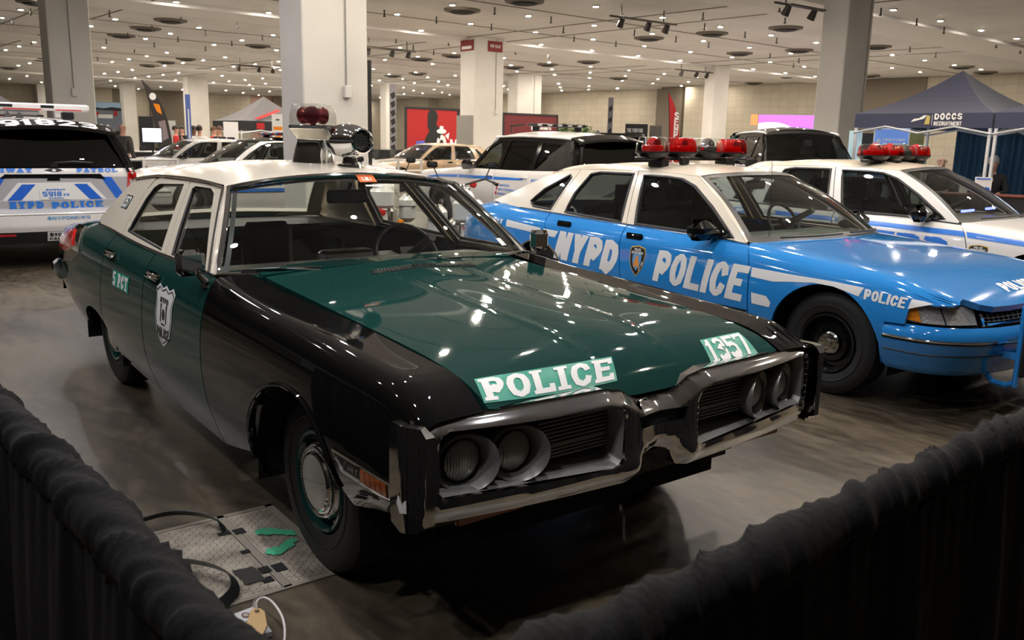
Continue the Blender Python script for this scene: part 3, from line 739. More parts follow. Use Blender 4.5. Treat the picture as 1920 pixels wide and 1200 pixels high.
def liner(parent, B, y0, y1, arches, k1=4.6, off=-.035):
    """dark inner skin behind the outer panels"""
    for mi in (False, True):
        lp = [(y0, .3), (y1, .3), (y1, k1), (y0, k1)]
        loops = [lp]
        for (yc, zc, ry, rz) in arches:
            a = arch_poly(yc, zc, ry+.02, rz+.02, 18, -35, 215); a = [(p[0], max(p[1], 0)) for p in a]
            loops.append([(p[0], max(.31, float(B.k_of_z(p[0], p[1])[0]))) for p in a])
        patch('inner_panel', void, loops, B.yk, parent, st=(.12, .4), out=(-1, 0, .2), thick=0, off=off, mirror=mi)
    return
def decal_sub(name, m, polys, fmap, parent, out=(-1, 0, .1), off=.003, st=(.03, .03), mirror=False):
    return patch(name, m, polys, fmap, parent, st=st, out=out, thick=0, off=off, union=True, mirror=mirror)
def oval(cx, cy, rx, ry, n=20): return [(cx+rx*math.cos(2*PI*i/n), cy+ry*math.sin(2*PI*i/n)) for i in range(n)]
def rrect(x0, y0, x1, y1, r, n=5):
    out = []
    for cx, cy, a in ((x1-r, y1-r, 0), (x0+r, y1-r, 90), (x0+r, y0+r, 180), (x1-r, y0+r, 270)): out += arc(cx, cy, r, r, a, a+90, n)
    return out
def bilin(q):
    q = [np.array(c, float) for c in q]
    def f(uv):
        a, b = uv[:, 0:1], uv[:, 1:2]; return (1-a)*(1-b)*q[0]+a*(1-b)*q[1]+a*b*q[2]+(1-a)*b*q[3]
    return f
# ------------------------------------------------------------------ the green, black and cream police sedan in front
fury = empty('vintage_police_car', (0, 0, 0), 0, 'dark green and black vintage police sedan with cream roof in front', 'police car')
FA = (0, .33, .415, .40); RA = (3.06, .26, .43, .25)
def fury_panels(mi):
    S = dict(mirror=mi, out=(-1, 0, .3), thick=.022)
    ar = FB.toyk([p for p in arch_poly(*FA, 26, -12, 192)])
    ar = [(a, max(b, 0)) for a, b in ar]
    # front wing: sill edge, arch, nose, hood edge and back along the cowl
    w = [(-.838, 0)]+ar[::-1][::-1][::1]
    arF = [p for p in ar]      # runs from +y side (index 0 at y-ry) to ...
    arF = sorted(ar, key=lambda p: p[0])
    w = [(-.838, 0)]+[p for p in arF]+[(.86, 0), (.875, .9), (.925, 2), (.945, 3), (.94, 4), (.95, 4.75), (.95, 6), (.80, 6), (-.838, 6)]
    wing = patch('front_fender', blackp, [w], FB.yk, fury, st=(.05, .35), **S)
    fd = [(.872, 0), (1.82, 0), (1.86, 1), (1.875, 3), (1.87, 5), (.96, 5), (.952, 4.0), (.957, 3), (.935, 2), (.885, .9)]
    door = patch('front_door', green, [fd], FB.yk, fury, st=(.07, .35), **S)
    rr = sorted(FB.toyk(arch_poly(*RA, 22, -5, 185)), key=lambda p: p[0])
    rr = [(a, max(b, 0)) for a, b in rr]
    cutk = [p for p in rr if p[0] < 2.80]
    rd = [(1.832, 0)]+cutk+[(2.80, cutk[-1][1]+.12), (2.78, 3), (2.72, 5), (1.882, 5), (1.887, 3), (1.872, 1)]
    rdoor = patch('rear_door', green, [rd], FB.yk, fury, st=(.07, .35), **S)
    q = [p for p in rr if p[0] >= 2.81]
    qp = [(2.812, q[0][1]+.1)]+q+[(4.44, 0), (4.44, 6), (3.5, 6), (3.44, 5.4), (3.30, 5.0), (2.732, 5), (2.792, 3)]
    quarter = patch('rear_quarter', green, [qp], FB.yk, fury, st=(.08, .35), **S)
    # door handles
    for (dr, hy, hz) in ((door, 1.72, .885), (rdoor, 2.60, .895)):
        p = FB.side(np.array([[hy, hz]]))[0]; sx = -1 if not mi else 1
        x = p[0]*(-1 if mi else 1)
        h = MB().box((x+sx*.012, hy, hz), (.03, .17, .022), bev=.008).box((x+sx*.004, hy, hz+.012), (.02, .2, .03), bev=.008)
        h.build('door_handle', chrome, dr)
    # chrome sill strip and belt moulding
    pts = [tuple(FB.yk(np.array([[y, 5.0]]))[0]+np.array([0, 0, .004])) for y in np.linspace(.98, 3.28, 24)]
    path3('belt_moulding', chrome, pts, .007, fury, mirror=mi)
    # wheel arch lip
    pts = [tuple(FB.side(np.array([p]))[0]+np.array([-.002, 0, 0])) for p in arch_poly(*FA, 26, 22, 180)]
    path3('wheel_arch_lip', blackp, pts, .009, wing, mirror=mi)
    # side marker with its chrome frame
    def ms(q): return FB.side(np.array([q]))[0]
    fr = [(-.37, .618), (-.735, .618), (-.735, .556), (-.43, .556)]
    inn = [(-.385, .609), (-.727, .609), (-.727, .565), (-.44, .565)]
    mk = patch('side_marker_frame', chrome, [fr, inn], FB.side, wing, st=(.04, .02), out=(-1, 0, .1), thick=.012, off=.008, mirror=mi)
    patch('marker_backing', darkmetal, [inn], FB.side, wing, st=(.04, .02), out=(-1, 0, .1), thick=0, off=.003, mirror=mi)
    for k in range(5):
        a = -.565-k*.031; patch('amber_segment', orange_lens, [rc(a-.027, .568, a, .606)], FB.side, wing, st=(.03, .03), out=(-1, 0, .1), thick=.004, off=.009, mirror=mi)
    pl, W = text_polys('FURY', .18, .6, .25); 
    pl = place(pl, W, (-.45, .577), (-.09, 0), (-.01, .022))
    patch('nameplate', chrome_dull, pl, FB.side, wing, st=(.02, .02), out=(-1, 0, .1), thick=0, off=.007, union=True, mirror=mi)
    return wing, door, rdoor, quarter
(fwR, fdR, rdR, rqR), (fwL, fdL, rdL, rqL) = both(fury_panels)
liner(fury, FB, -.70, 4.35, (FA, RA)); wheel_wells(fury, (FA, (3.06, .30, .43, .36)))
# hood
def hood_front(x): a = abs(x); return -.838+(.0 if a > .25 else 0)
hx = .698
hood_edge = [(-hx, .955), (-hx+.05, .80)]
hl = [(hx, .90), (hx, -.834), (.16, -.838), (.09, -.842), (-.09, -.842), (-.16, -.838), (-hx, -.834), (-hx, .90)]
def hood_map(uv):
    x, y = uv[:, 0], uv[:, 1]; g = np.exp(-(y+.84)/.125)
    ze = .935+.050*y-.075*g; zc = .962+.050*y-.150*g
    P = np.stack([x, y, ze+(zc-ze)*(1-(abs(x)/.705)**2.3)], -1)
    for cx, yy0, s in ((-.20, .35, 1), (.20, .35, 1)):
        xc = cx*(1-.12*np.clip(-(y-.6), 0, 1.6)/1.6)
        d = x-xc; P[:, 2] += .0035*np.exp(-(d/.020)**2)*np.clip((y+.8)/.2, 0, 1)*np.clip((.75-y)/.2, 0, 1)
    P[:, 2] += .012*np.exp(-(x/.16)**2)*np.clip((y+.84)/.3, 0, 1)
    return P
hood = patch('hood', green, [hl], hood_map, fury, st=(.022, .05), out=(0, 0, 1), thick=.02)
cowl = patch('cowl', green, [[(.70, 1.0), (.70, .905), (-.70, .905), (-.70, 1.0), (-.5, .93), (0, .905+.005), (.5, .93)]], FB.top, fury, st=(.05, .03), thick=.02)
cowl2 = patch('cowl_panel', green, [[(-.70, .905), (.70, .905), (.80, 1.10), (-.80, 1.10)]], FB.top, fury, st=(.05, .03), thick=.02, off=-.012)
# cowl air intake: slotted chrome grid
vt_ = MB(); vq = [(-.26, .73), (.31, .715), (.30, .655), (-.285, .665)]
for i in range(34):
    for j in range(3):
        a, b = (i+.5)/34, (j+.5)/3
        x = (1-a)*((1-b)*vq[3][0]+b*vq[0][0])+a*((1-b)*vq[2][0]+b*vq[1][0]); y = (1-a)*((1-b)*vq[3][1]+b*vq[0][1])+a*((1-b)*vq[2][1]+b*vq[1][1])
        z = hood_map(np.array([[x, y]]))[0][2]; vt_.box((x, y, z+.004), (.009, .011, .008), rz=.25)
patch('air_intake', void, [vq], hood_map, hood, st=(.03, .03), thick=0, off=.0015)
vt_.build('intake_louvres', chrome, hood, smooth=False)
# lettering on the hood
g = [(-.70, -.812), (-.135, -.80), (-.085, -.715), (-.66, -.70)]
decal_sub('lettering_ground', green_vinyl, [[g[0], g[1], g[2], g[3]]], hood_map, hood, out=(0, 0, 1), off=.0015)
pl, W = text_polys('POLICE', .23, .74, .07, slab=True)
pl = quadplace(pl, W, [(-.690, -.806), (-.145, -.795), (-.095, -.722), (-.655, -.708)])
decal_sub('hood_lettering', white_vinyl, pl, hood_map, hood, out=(0, 0, 1), off=.003, st=(.02, .02))
g2 = [(.335, -.820), (.600, -.820), (.625, -.700), (.385, -.708)]
decal_sub('number_ground', green_vinyl, [g2], hood_map, hood, out=(0, 0, 1), off=.0015)
pl, W = text_polys('1357', .22, .72, .06, slab=True)
pl = quadplace(pl, W, [(.350, -.815), (.590, -.815), (.615, -.708), (.390, -.715)])
decal_sub('number_lettering', white_vinyl, pl, hood_map, hood, out=(0, 0, 1), off=.003, st=(.02, .02))
# deck lid and tail
patch('trunk_lid', green, [[(-.69, 3.50), (.69, 3.50), (.69, 4.43), (-.69, 4.43)]], FB.top, fury, st=(.08, .08), thick=.02)
tail = lambda uv: np.stack([uv[:, 0], 4.45+.03*(1-(abs(uv[:, 0])/.9)**2), uv[:, 1]], -1)
patch('tail_panel', green, [[(-.90, .42), (.90, .42), (.90, .72), (.84, .86), (.70, .92), (-.70, .92), (-.84, .86), (-.90, .72)]], tail, fury, st=(.1, .1), out=(0, 1, 0), thick=.02)
rb = MB()
pts = [(-.935, 4.25, .59), (-.925, 4.38, .59), (-.88, 4.50, .585), (-.80, 4.57, .58), (0, 4.60, .58), (.80, 4.57, .58), (.88, 4.50, .585), (.925, 4.38, .59), (.935, 4.25, .59)]
rb.tube(pts, .055, 10, flat=1.3); rb.build('rear_bumper', chrome, fury)
for mi in (False, True):
    cap = patch('tail_lamp_surround', chrome, [[(3.42, 3.15), (3.86, 2.6), (4.43, 2.4), (4.44, 5.2), (4.0, 5.0), (3.55, 4.6)]], FB.yk, rqL if mi else rqR, st=(.06, .3), out=(-1, 0, .2), thick=.03, off=.012, mirror=mi)
    patch('tail_lamp', red_lens, [[(3.62, 3.35), (3.9, 3.0), (4.2, 3.0), (4.3, 3.6), (4.1, 4.3), (3.75, 4.3)]], FB.yk, rqL if mi else rqR, st=(.06, .3), out=(-1, 0, .2), thick=.02, off=.022, mirror=mi)
# underside
MB().box((0, 2.2, .27), (1.70, 1.7, .06)).box((0, 3.7, .40), (1.2, 1.4, .1)).box((0, 0, .36), (1.16, 1.3, .14)).box((0, .05, .62), (1.12, 1.62, .40)).build('floor_pan', void, fury, smooth=False)
MB().tube([(-.7, 0, .30), (.7, 0, .30)], .04).tube([(-.7, 3.05, .33), (.7, 3.05, .33)], .05).build('axles', darkmetal, fury)
# wheels
for sx in (-1, 1):
    for yy in (0, 3.048): wheel(fury, sx*.775, yy, .35, .205, .192, sx, 'dogdish')
# ---------------- front bumper: two chrome loops joined in the middle
def loopo(s):
    return None
def bump_out():
    L = [(-.945, .535), (-.905, .500), (-.16, .478), (-.10, .49), (-.06, .555), (0, .57)]
    T = [(0, .748), (-.075, .752), (-.125, .775), (-.165, .80), (-.25, .815), (-.88, .822), (-.93, .81), (-.948, .78)]
    half = L+T
    return half
hb_ = bump_out(); full = hb_[:6]+[(-x, z) for x, z in hb_[:5][::-1]]+[(-x, z) for x, z in hb_[7:][::-1]]+hb_[6:]
opL = [(-.880, .600), (-.868, .582), (-.22, .548), (-.195, .556), (-.182, .575), (-.180, .72), (-.195, .748), (-.235, .762), (-.845, .782), (-.872, .772), (-.882, .745)]
opR = [(-x, z) for x, z in opL][::-1]
slot = [(-.105, .665), (.105, .665), (.12, .708), (-.12, .708)]
def ybase(x): return -.905+.06*(abs(x)/.94)**3
def bump_map(uv):
    x, z = uv[:, 0], uv[:, 1]; d = np.minimum(np.minimum(segdist(uv, full), segdist(uv, opL)), np.minimum(segdist(uv, opR), segdist(uv, slot)))
    do = segdist(uv, full); di = np.minimum(segdist(uv, opL), segdist(uv, opR)); up_ = np.clip((z-.60)/.1, 0, 1)
    qo = np.clip(1-do/.048, 0, 1); qi = np.clip(1-di/.012, 0, 1)
    y = ybase(x)+(.030+.028*up_)*qo**1.25+.008*(1-np.sqrt(np.maximum(1-qi*qi, 0)))
    # swelling under the middle
    y = y-.02*np.exp(-((abs(x)-.14)/.05)**2-((z-.54)/.05)**2)
    y = y+.018*np.exp(-(x/.10)**2)
    return np.stack([x, y, z], -1)
bump = patch('front_bumper', chrome, [full, opL, opR, slot], bump_map, fury, st=(.012, .012), out=(0, -1, 0), thick=.07, flangef=lambda p, n: p+np.array([0, .075, 0.0]), eps=2e-3)
for mi in (False, True):
    s = -1 if not mi else 1
    wr = lambda uv: np.stack([-(.984-.035*np.clip((-.80-uv[:, 0])/.08, 0, 1)**2), uv[:, 0], uv[:, 1]], -1)
    patch('bumper_end', chrome, [[(-.885, .525), (-.86, .500), (-.80, .488), (-.748, .505), (-.738, .60), (-.740, .76), (-.75, .812), (-.87, .815), (-.885, .79)]], wr, bump, st=(.02, .03), out=(-1, 0, 0), thick=.03, mirror=mi)
# argent liners, grille bars and lamp tunnels inside each loop
for op, s in ((opL, -1), (opR, 1)):
    mb = MB(); n = len(op)
    def rp(p, k): cx, cz = s*.53, .665; return (cx+(p[0]-cx)*k, cz+(p[1]-cz)*k)
    rings = [[(p[0], ybase(p[0])+.016, p[1]) for p in op], [(rp(p, .965)[0], ybase(p[0])+.06, .675+(p[1]-.675)*.86) for p in op], [(rp(p, .94)[0], ybase(p[0])+.12, .675+(p[1]-.675)*.70) for p in op]]
    V = sum(rings, []); F = []
    for a in range(2):
        for i in range(n): F.append((a*n+i, a*n+(i+1) % n, (a+1)*n+(i+1) % n, (a+1)*n+i))
    mb.add(V, F); gl = mb.build('grille_surround', argent, fury)
    mb = MB(); V = [(p[0], ybase(p[0])+.112, p[1]) for p in op]; mb.add(V, [tuple(range(n))]); mb.build('grille_backing', void, gl)
    sl = MB()
    for k, z in enumerate([.612, .624, .636, .651, .668, .681, .694, .707, .720, .733]):
        x0, x1 = s*.50, s*.150; hh = .006 if k != 3 else .014
        sl.box(((x0+x1)/2, -.812, z), (abs(x1-x0), .03, hh))
    sl.box((s*.155, -.815, .655), (.008, .04, .18)).build('grille_bars', argent, gl, smooth=False)
    for cx in (.770, .588):
        yb = ybase(cx)
        lt = MB(); n2 = 36
        pr = [(.066, yb+.105), (.066, yb+.085), (.088, yb+.015), (.092, yb+.008), (.096, yb+.015), (.090, yb+.11)]
        V = []; F = []
        for r, y in pr:
            for k in range(n2):
                t = 2*PI*k/n2; sk = -s*.0
                fwd = (r > .08 and y < yb+.05)
                V.append((s*cx+r*math.cos(t), y+((.030+.036*math.cos(t)*s) if fwd else 0), .662+r*math.sin(t)*.98))
        for a in range(len(pr)-1):
            for k in range(n2): F.append((a*n2+k, a*n2+(k+1) % n2, (a+1)*n2+(k+1) % n2, (a+1)*n2+k))
        tb = lt.add(V, F).build('headlamp_bezel', argent, gl)
        MB().lathe([(.066, -.0), (.062, -.012), (.045, -.024), (.02, -.030), (.001, -.031)], axis='Y', n=28, c=(s*cx, yb+.085, .662)).build('headlamp', sealed, gl)
        MB().lathe([(.067, 0), (.070, -.004), (.067, -.01), (.062, -.008)], axis='Y', n=28, c=(s*cx, yb+.082, .662)).build('lamp_ring', darkmetal, gl)
MB().box((0, -.86, .687), (.22, .03, .05)).build('centre_intake', void, bump, smooth=False)
# lower valance and turn lamps
patch('front_valance', blackp, [[(-.88, .445), (.88, .445), (.92, .53), (-.92, .53)]], lambda uv: np.stack([uv[:, 0], -.80+.05*(abs(uv[:, 0])/.9)**2-.1*(uv[:, 1]-.5), uv[:, 1]], -1), fury, st=(.1, .05), out=(0, -1, 0), thick=.02)
for s in (-1, 1):
    MB().box((s*.66, -.800, .470), (.26, .02, .035), bev=.006).build('turn_lamp', orange_lens, fury)
# sticker on the bumper end
MB().prism([(-.80, .548), (-.838, .56), (-.836, .60), (-.820, .588), (-.812, .572), (-.79, .60), (-.782, .575)], -.9845, -.9855, lambda a, b, d: (d, a, b)).build('sticker', white_vinyl, bump, smooth=False)
# ---------------- greenhouse
RV = .0
roofloop = [(-1, 1.435)]+[(-1+2*i/12, 1.435-.105*(1-abs(-1+2*i/12)**2.2)) for i in range(1, 12)]+[(1, 1.435), (1, 3.00), (.8, 3.05), (0, 3.10), (-.8, 3.05), (-1, 3.00)]
roof = patch('roof', cream, [roofloop], FH.roof, fury, st=(.08, .08), out=(0, 0, 1), thick=.025)
headl = patch('headliner', greyint, [[(-.97, 1.45), (.97, 1.45), (.97, 3.0), (-.97, 3.0)]], FH.roof, fury, st=(.2, .2), out=(0, 0, 1), thick=0, off=-.035)
def wbase(u): return np.array([.862*u, .865+.175*abs(u)**2.2, .990-.004*abs(u)])
def wtop(u): return np.array([.662*u, 1.335+.100*abs(u)**2.2, 1.412-.062*abs(u)**2.4])
def wmap(uv):
    u, v = uv[:, 0], uv[:, 1]
    a = np.stack([.862*u, .865+.175*abs(u)**2.2, .990-.004*abs(u)], -1); b = np.stack([.655*u, 1.325+.100*abs(u)**2.2, 1.412-.062*abs(u)**2.4], -1)
    q = a+(b-a)*v[:, None]; bl = .022*np.sin(np.clip(v, 0, 1)*PI); q[:, 1] -= bl; q[:, 2] += bl*.7; return q
ws = patch('windscreen', glass_clear, [[(-.985, .0), (.985, .0), (.985, .98), (-.985, .98)]], wmap, fury, st=(.08, .12), out=(0, -1, 1), thick=0, off=-.004)
wf = MB()
ed = [(-1+2*i/20, -.005) for i in range(21)]+[(1, i/8) for i in range(1, 8)]+[(1-2*i/20, 1) for i in range(21)]+[(-1, 1-i/8) for i in range(1, 8)]
wf.tube([tuple(p) for p in wmap(np.array(ed))], .014, 8, closed=True, flat=.8); wf.build('windscreen_trim', chrome, fury)
band_ = patch('windscreen_gasket', blackplastic, [[(-.975, .012), (.975, .012), (.975, .985), (-.975, .985)], [(-.95, .035), (.95, .035), (.945, .95), (-.945, .95)]], wmap, ws, st=(.08, .12), out=(0, -1, 1), thick=0, off=-.012)
def fury_house(mi):
    S = dict(mirror=mi, out=(-1, 0, .4))
    ff = [(1.045, .992), (1.73, .990), (1.955, 1.350), (1.46, 1.352), (1.40, 1.325)]
    fo = [(1.13, 1.006), (1.655, 1.004), (1.875, 1.318), (1.84, 1.334), (1.60, 1.336), (1.52, 1.315)]
    fr1 = patch('window_frame', cream, [ff, fo], FH.side, fury, st=(.06, .06), thick=.03, **S)
    patch('front_side_window', glass_tint if 0 else glass_clear, [fo], FH.side, fr1, st=(.1, .1), thick=0, off=-.018, **S)
    rf = [(1.745, .990), (2.69, 1.0), (2.66, 1.27), (2.60, 1.325), (2.50, 1.345), (1.97, 1.350)]
    ro = [(1.825, 1.005), (2.60, 1.03), (2.585, 1.22), (2.545, 1.285), (2.48, 1.312), (2.04, 1.334)]
    fr2 = patch('window_frame', cream, [rf, ro], FH.side, fury, st=(.06, .06), thick=.03, **S)
    patch('rear_side_window', glass_clear, [ro], FH.side, fr2, st=(.1, .1), thick=0, off=-.018, **S)
    for lp, pr in ((fo, fr1), (ro, fr2)):
        pts = [tuple(FH.side(np.array([p]))[0]+np.array([.012, 0, 0])) for p in dens(lp, (.06, .06))]
        if mi: pts = [(-a, b, c) for a, b, c in pts]
        MB().tube(pts, .010, 6, closed=True).build('window_seal', blackplastic, pr)
    cp = [(2.70, 1.0), (2.675, 1.275), (2.615, 1.338), (2.80, 1.335), (2.98, 1.315), (3.10, 1.305), (3.20, 1.245), (3.50, 1.035), (3.42, 1.01), (3.2, 1.0)]
    c = patch('rear_pillar', cream, [cp], FH.side, fury, st=(.06, .06), thick=.04, **S)
    # number tag on the pillar
    decal_sub('number_ground', green, [rc(2.885, 1.135, 3.055, 1.215)], FH.side, c, off=.002, mirror=mi)
    pl, W = text_polys('1357', .22, .62, .08, slab=True)
    if mi: pl = place(pl, W, (3.045, 1.142), (-.15, 0), (0, .066))
    else: pl = place(pl, W, (3.045, 1.142), (-.15, 0), (0, .066))
    decal_sub('number_lettering', white_vinyl, pl, FH.side, c, off=.0035, mirror=mi)
    # front pillar
    A = lambda t: wmap(np.array([[-1.0, t]]))[0]+np.array([0, .006, -.002])
    B = lambda t: FH.side(np.array([[1.04+(1.43-1.04)*t, .993+(1.352-.993)*t]]))[0]+np.array([-.002, 0, .0])
    ap = strip('front_pillar', cream, A, B, fury, out=(-1, -1, .3), thick=.03, mirror=mi, st=(.06, .5))
    # drip rail
    pts = [tuple(FH.side(np.array([[y, float(FH.rail(y))]]))[0]+np.array([-.006, 0, .004])) for y in np.linspace(1.44, 3.08, 26)]
    path3('drip_rail', chrome, pts, .008, fury, mirror=mi)
    pts = [tuple(B(t)+np.array([-.008, -.004, 0])) for t in np.linspace(0, 1, 10)]
    path3('pillar_trim', chrome, pts, .007, ap, mirror=mi)
    return fr1, c
(frR, cpR), (frL, cpL) = both(fury_house)
# rear window
def rmap(uv):
    u, v = uv[:, 0], uv[:, 1]
    a = np.stack([.70*u, 3.56-.14*abs(u)**2.2, 1.035-.01*abs(u)], -1); b = np.stack([.62*u, 3.09-.06*abs(u)**2.2, 1.385-.055*abs(u)**2.4], -1)
    q = a+(b-a)*v[:, None]; q[:, 2] += .02*np.sin(v*PI); return q
rg = patch('rear_window', glass_clear, [[(-.96, .05), (.96, .05), (.93, .92), (-.93, .92)]], rmap, fury, st=(.1, .15), out=(0, 1, 1), thick=0)
patch('rear_window_frame', cream, [[(-1.06, 0), (1.06, 0), (1.02, 1.02), (-1.02, 1.02)], [(-.92, .08), (.92, .08), (.90, .90), (-.90, .90)]], rmap, rg, st=(.1, .1), out=(0, 1, 1), thick=.03, off=.004)
patch('package_shelf', dashm, [[(-.75, 2.9), (.75, 2.9), (.75, 3.5), (-.75, 3.5)]], lambda uv: np.stack([uv[:, 0], uv[:, 1], 0*uv[:, 0]+1.0], -1), fury, st=(.3, .3), thick=.02)
# interior
MB().box((0, 1.22, .90), (1.62, .42, .14), bev=.05).box((0, 1.36, .80), (1.5, .2, .2), bev=.04).build('dashboard', dashm, fury)
patch('dash_top', dashm, [[(-.84, 1.08), (-.5, .93), (0, .89), (.5, .93), (.84, 1.08), (.84, 1.42), (-.84, 1.42)]], lambda uv: np.stack([uv[:, 0], uv[:, 1], .972-.06*np.clip(uv[:, 1]-1.1, 0, 1)], -1), fury, st=(.1, .1), thick=.03)
seat(fury, 0, 1.85, 1.5, .34, vinylseat, 'front_seat', .42, False, .55)
seat(fury, 0, 2.75, 1.5, .34, vinylseat, 'rear_seat', .46, False, .5)
steering(fury, .40, 1.50, .93, .20, .5)
MB().box((.02, 1.52, .95), (.30, .12, .09), bev=.015).box((.02, 1.50, .90), (.05, .05, .1)).build('radio_console', chrome_dull, fury)
MB().box((.0, 1.46, 1.29), (.24, .03, .07), bev=.012).tube([(0, 1.42, 1.36), (0, 1.45, 1.31)], .01).build('interior_mirror', blackplastic, fury)
# dark shapes of the roll-up radio mike and prisoner screen seen behind the glass
MB().box((-.22, 2.06, .96), (.30, .12, .30), bev=.04).build('headrest', vinylseat, fury)
# stickers on the windscreen
dsub = lambda n, m, q, **k: patch(n, m, [q], wmap, ws, st=(.05, .05), out=(0, -1, 1), thick=0, off=.002, **k)
dsub('orange_permit', mat('orange_sticker', (.80, .16, .02), .4), rc(-.03, .90, .12, .985))
dsub('permit_centre', white_vinyl, rc(.005, .92, .085, .965))
dsub('small_white_label', white_vinyl, rc(.0, .845, .14, .865))
dsub('inspection_sticker', white_vinyl, [(.86, .10), (.91, .10), (.90, .19), (.85, .19)])
dsub('registration_sticker', mat('grey_label', (.45, .44, .40), .5), [(.88, .86), (.93, .86), (.93, .95), (.88, .95)])
# wipers
for x0, x1, xm in ((-.77, -.42, -.55), (.05, .36, .22)):
    a = wmap(np.array([[x0/.862, .012]]))[0]; b = wmap(np.array([[x1/.862, .010]]))[0]
    o3 = np.array([0, -.012, .016]); c = (a+b)/2+o3
    wp = MB().tube([tuple(a+o3), tuple(c+np.array([0, -.004, .003])), tuple(b+o3)], [.003, .005, .003], 6).box(tuple(c+np.array([0, -.006, .006])), (.03, .014, .014))
    wp.tube([tuple(c), (xm+.12, c[1]-.06, .995)], .006, 6).build('wiper', chrome, fury)
    MB().tube([tuple(a+o3*.6), tuple(b+o3*.6)], .005, 6).build('wiper_blade', blackplastic, fury)
# door mirror
def mirror_round(sx, par, y=1.14, z=1.03):
    m = MB().box((sx*.985, y, z+.02), (.13, .05, .115), bev=.022); m.tube([(sx*.925, y-.02, .955), (sx*.955, y, z-.03)], [.020, .012], 8).lathe([(.028, 0), (.024, .012), (.001, .014)], n=12, c=(sx*.925, y-.02, .94))
    o = m.build('door_mirror', chrome, par)
mirror_round(-1, fury, 1.02, 1.03); mirror_round(1, fury, 1.02, 1.03)
# shield on the front door
def shield_poly(cy, cz, w, h):
    P = [(-.5, .42), (-.36, .5), (-.17, .44), (0, .5), (.17, .44), (.36, .5), (.5, .42), (.42, .22), (.44, -.02), (.36, -.28), (.18, -.42), (0, -.5), (-.18, -.42), (-.36, -.28), (-.44, -.02), (-.42, .22)]
    return [(cy+a*w, cz+b*h) for a, b in P]
ink = mat('dark_ink', (.02, .03, .03), .5)
def door_art(mi, door, rdoor):
    s = -1   # letters read towards the front of the car on the right side, towards the rear on the left
    if mi: s = 1
    cy, cz = 1.49, .725
    decal_sub('shield', white_vinyl, [shield_poly(cy, cz, .30, .30)], FB.side, door, off=.002, mirror=mi)
    o, i = shield_poly(cy, cz, .275, .275), shield_poly(cy, cz, .262, .262)
    patch('shield_outline', ink, [o, i], FB.side, door, st=(.03, .03), out=(-1, 0, .1), thick=0, off=.0032, mirror=mi)
    for txt, yy, zz, ww, hh, tt in (('POLICE', cy, .618, .19, .052, .26), ('NYPD', cy, .79, .13, .025, .22)):
        pl, W = text_polys(txt, tt, .6, .1)
        pl = place(pl, W, (yy-s*ww/2, zz), (s*ww, 0), (0, hh)); decal_sub('shield_lettering', ink, pl, FB.side, door, off=.0034, mirror=mi)
    # the emblem: two supporters around a small coat of arms
    em = [oval(cy, .735, .022, .028), rc(cy-.05, .695, cy-.036, .765), rc(cy+.036, .695, cy+.05, .765), oval(cy-.043, .775, .011, .012), oval(cy+.043, .775, .011, .012), rc(cy-.03, .682, cy+.03, .690)]
    decal_sub('shield_emblem', ink, em, FB.side, door, off=.0034, mirror=mi)
    decal_sub('number_ground', green_vinyl, [rc(2.155, .735, 2.50, .825)], FB.side, rdoor, off=.0018, mirror=mi)
    pl, W = text_polys('5 PCT', .24, .6, .1, slab=True)
    y0, dy = (2.49, -.32) if not mi else (2.165, .32)
    pl = place(pl, W, (y0, .742), (dy, 0), (0, .076)); decal_sub('precinct_lettering', white_vinyl, pl, FB.side, rdoor, off=.0034, mirror=mi)
door_art(False, fdR, rdR); door_art(True, fdL, rdL)
# ---------------- beacon and siren on the roof
zr = float(FH.roof(np.array([[0, 1.86]]))[0][2])
# ---------------- roof beacon and siren: bolted on, parts of the car
bc = MB().lathe([(.155, -.02), (.15, .0), (.148, .01), (.128, .10), (.112, .155), (.115, .165)], n=40).build('beacon_base', chrome, fury, loc=(-.005, 1.86, zr))
MB().lathe([(.115, .165), (.13, .19), (.158, .225), (.165, .235)], n=40).build('beacon_collar', cream, bc)
MB().lathe([(.165, .235), (.170, .240), (.170, .262), (.160, .266)], n=40).build('beacon_ring', chrome, bc)
MB().lathe([(.160, .262), (.164, .30), (.158, .36), (.145, .405), (.135, .415), (.001, .420)], n=40).build('beacon_dome', glass_dome, bc)
lamps = MB()
for a in (0, 2.1, 4.2):
    c_, s_ = math.cos(a), math.sin(a); R3 = Matrix.Rotation(a, 3, 'Z') @ Matrix.Rotation(PI/2, 3, 'Y')
    lamps.lathe([(.001, .03), (.045, .035), (.062, .06), (.064, .085), (.055, .098), (.001, .104)], n=20, rot=R3, c=(0, 0, .335))
lamps.tube([(0, 0, .26), (0, 0, .40)], .02).build('rotating_lamps', mat('smoky_red_lamp', (.20, .02, .025), .08, metal=.75), bc)
SX, SY = .09, 1.60; zs = float(FH.roof(np.array([[SX/.68, SY]]))[0][2])
sr = MB().lathe([(.085, -.01), (.08, .012), (.05, .022), (.045, .06), (.055, .075)], n=28, sc=(1, 1.3)).build('siren_foot', chrome, fury, loc=(SX, SY, zs))
R_s = Matrix.Rotation(-.62+PI/2+PI, 3, 'Z') 
